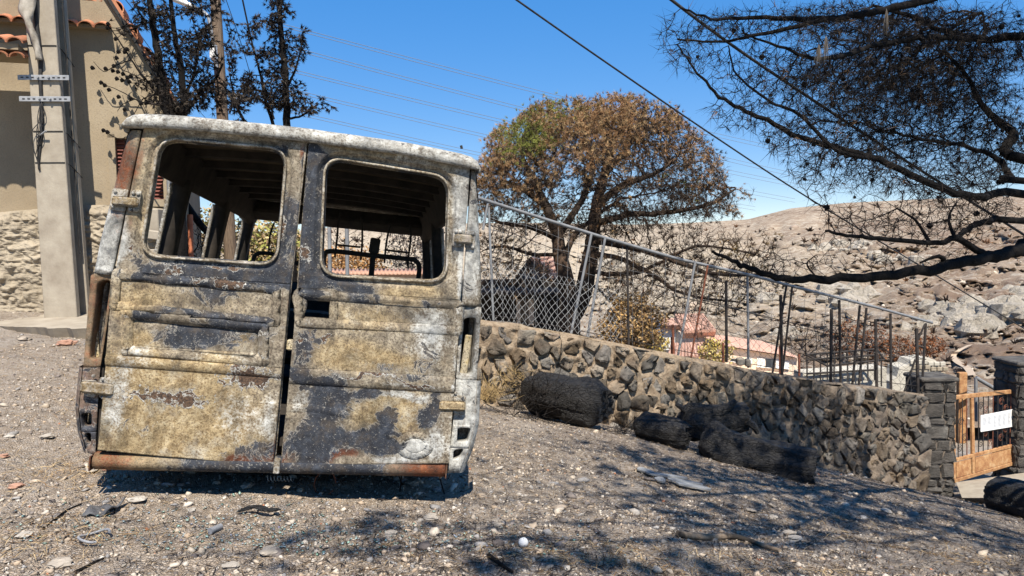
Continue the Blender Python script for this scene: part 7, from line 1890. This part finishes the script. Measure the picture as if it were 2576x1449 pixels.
for k, (u0, v0, u1, v1, w) in enumerate(((1605, 1188, 1645, 1200, 'uppermost'), (1625, 1200, 1730, 1212, 'longest'), (1680, 1215, 1770, 1228, 'third'), (1700, 1224, 1790, 1240, 'lowest'), (1652, 1210, 1672, 1222, 'smallest'))):
    A, B = gpt(u0, v0, .02), gpt(u1, v1, .02); ax = B - A; L = np.linalg.norm(ax); ax /= L; sd = np.cross([0, 0, 1.0], ax); sd /= np.linalg.norm(sd)
    mb = MB(); o_ = [(-.5, -.3), (-.42, -.9), (.1, -1.0), (.46, -.6), (.5, .2), (.2, .9), (-.3, 1.0), (-.5, .4)]; ring0 = [(A + B) / 2 + ax * L * x + sd * .035 * y for x, y in o_]
    mb.loft([ring0, [p + np.array([0, 0, .012]) for p in ring0]], True, True, True, False)
    props(mb.build('slate_strip', M_SLATE), f'{w} of the grey slate strips lying below the logs', 'slate', 'slate strips on the slope')
# ring of hose, coil spring, ball, canister
M_HOSE = simple('grey_rubber_hose', (.16, .165, .17), (.30, .30, .31), 20, .6, .2, 80, .002)
c = gpt(238, 1365, .02); mb = MB(); mb.tube([c + np.array([.055 * math.cos(a), .06 * math.sin(a), .008 * math.sin(2 * a)]) for a in np.linspace(.4, 2 * math.pi - .9, 22)], .0055, 6)
props(mb.build('hose_ring', M_HOSE), 'open ring of grey hose on the gravel at lower left', 'hose')
A = gpt(672, 1224, .02); B = gpt(738, 1222, .02); mb = MB(); mb.tube([A + (B - A) * t + np.array([0, .012 * math.cos(t * 50), .012 + .014 * math.sin(t * 50)]) for t in np.linspace(0, 1, 90)], .0018, 4)
props(mb.build('coil_spring', simple('pale_wire', (.35, .33, .30), (.5, .48, .45), 9, .5, 0)), 'stretched wire spring under the van bumper', 'spring')
c = gpt(1317, 1377, .019); mb = MB(); boulder(mb, c, .020, 77, 1.0)
def ball(c, r, name, mat, label, cat):
    me = bpy.data.meshes.new(name); bm = bmesh.new(); bmesh.ops.create_uvsphere(bm, u_segments=20, v_segments=12, radius=r)
    for v_ in bm.verts: v_.co *= 1 + .02 * math.sin(v_.co.x * 300)
    for f in bm.faces: f.smooth = True
    bm.to_mesh(me); bm.free(); me.materials.append(mat); o = link(name, me); o.location = Vector(c); return props(o, label, cat)
ball(c, .021, 'white_ball', M_WHITE, 'small round white ball on the ground near the bottom centre', 'ball')
A, B = gpt(530, 1350, .014), gpt(556, 1335, .014); can = thing('metal_canister', 'small burnt grey metal tube lying in front of the van', 'canister', A)
mb = MB(); mb.tube([A, B], .013, 12); mb.build('body', M_HOSE, can)
mb = MB(); e = (B - A) / np.linalg.norm(B - A); mb.tube([A - e * .004, A + e * .01], .0145, 12); mb.build('rim', M_HOSE, can)
c = gpt(818, 1240, .05); mb = MB(); mb.tube([c + np.array([.055 * math.cos(a), .03 * math.sin(a), .055 * math.sin(a)]) for a in np.linspace(0, 2 * math.pi * .9, 16)], .004, 5)
props(mb.build('rusty_ring', M_RUSTPIPE), 'rusty wire ring standing in the litter before the van', 'ring')
c = gpt(648, 1300, .02); mb = MB(); mb.tube(smooth_path([c + np.array([-.09, 0, .0]), c + np.array([-.02, .02, .015]), c + np.array([.05, -.01, .01]), c + np.array([.10, .02, .0])], 3), [.008, .014, .017, .013, .016, .02, .014, .015, .011, .005], 8, flat=.5)
props(mb.build('charred_chunk', M_LOG), 'black charred chunk on the gravel below the van doors', 'chunk')
c = gpt(262, 1290, .012); mb = MB(); rows = [[c + np.array([x * .05, y * .06 + .03 * x, .012 * math.sin(5 * x + 3 * y) + .02 * abs(x) ** 2]) for x in np.linspace(-1, 1, 8)] for y in np.linspace(-1, 1, 8)]
mb.loft(rows, False, smooth=True); o = mb.build('melted_sheet', simple('charred_sheet', (.05, .05, .052), (.15, .15, .155), 14, .8, .5, 40, .01)); solid(o, .006); props(o, 'crumpled grey melted sheet by the left end of the bumper', 'sheet')
# ---- individual larger stones
M_BIGSTONE = S('single_stone')
_n = M_BIGSTONE.noise(25, 5, .7); _r = M_BIGSTONE.rand()
M_BIGSTONE = M_BIGSTONE.done(M_BIGSTONE.mix(1.0, M_BIGSTONE.mix(_r, (.32, .265, .205), (.40, .365, .315)), M_BIGSTONE.ramp(_n, [(.3, .7), (.7, 1.15)]), 'MULTIPLY'), .92, M_BIGSTONE.bump(_n, .7, .006), 0, .15)
M_BRICKBIT = simple('terracotta_shard', (.28, .15, .10), (.40, .24, .17), 18, .9, .3, 50, .004)
BIG = [(22, 1100, .035, 'pale round stone at the left picture edge', 0), (230, 1187, .05, 'blocky blue grey stone in the shadow of the bumper corner', 0), (345, 1270, .055, 'smooth white stone just left of the black chunk', 0), (482, 1290, .03, 'grey pitted stone below the left van door', 0),
       (120, 1105, .05, 'flat whitish stone left of the van lower hinge', 0), (205, 1050, .05, 'wide flat pale stone left of the van corner', 0), (40, 1230, .05, 'terracotta shard near the left picture edge', 1), (10, 1150, .04, 'small terracotta shard cut by the left edge', 1), (270, 1185, .03, 'orange brown shard near the van corner', 1),
       (1035, 1222, .06, 'rough pale lump of mortar before the right bumper end', 0), (620, 1232, .05, 'pale greenish lump of melted glass under the bumper', 0), (1075, 1228, .035, 'small grey lump beside the mortar before the bumper', 0),
       (1945, 1305, .05, 'angular pale stone in the dapple at right', 0), (1985, 1345, .055, 'pointed grey stone right of the brown branch tip', 0), (2230, 1290, .06, 'tan wedge of stone near the right edge', 0), (2040, 1255, .06, 'brown blocky stone below the hollow log', 0), (1890, 1290, .045, 'pale flat stone below the slates', 0), (2000, 1362, .06, 'dark jagged stone beside the brown branch', 0),
       (1085, 1310, .05, 'bluish stone in the branch shadow at centre', 0), (985, 1350, .045, 'grey stone half buried at centre bottom', 0), (1250, 1325, .035, 'small blue grey stone above the white ball', 0), (680, 1395, .06, 'long tan stone at the bottom centre left', 0), (580, 1430, .05, 'brownish stone at the bottom edge', 0), (60, 1350, .045, 'grey slab of stone at lower left', 0), (150, 1425, .06, 'blue grey slab at the bottom left corner', 0), (2350, 1230, .05, 'pale stone at the foot of the gate pillar', 0), (170, 868, .12, 'reddish flat rock under the broken pavement edge', 1), (60, 858, .10, 'pale chunk under the broken pavement edge', 0)]
for k, (u, v, r_, lab, red) in enumerate(BIG):
    p = gpt(u, v); mb = MB(); boulder(mb, np.zeros(3), r_, 300 + k, .5)
    o = mb.build('stone', M_BRICKBIT if red else M_BIGSTONE); o.location = Vector(p + np.array([0, 0, r_ * .18])); o.rotation_euler = (0, 0, k * 1.7)
    o.scale = (.72, .56, .46); props(o, lab, 'stone', 'larger loose stones')
# broken window glass shards, larger ones, in front of the van
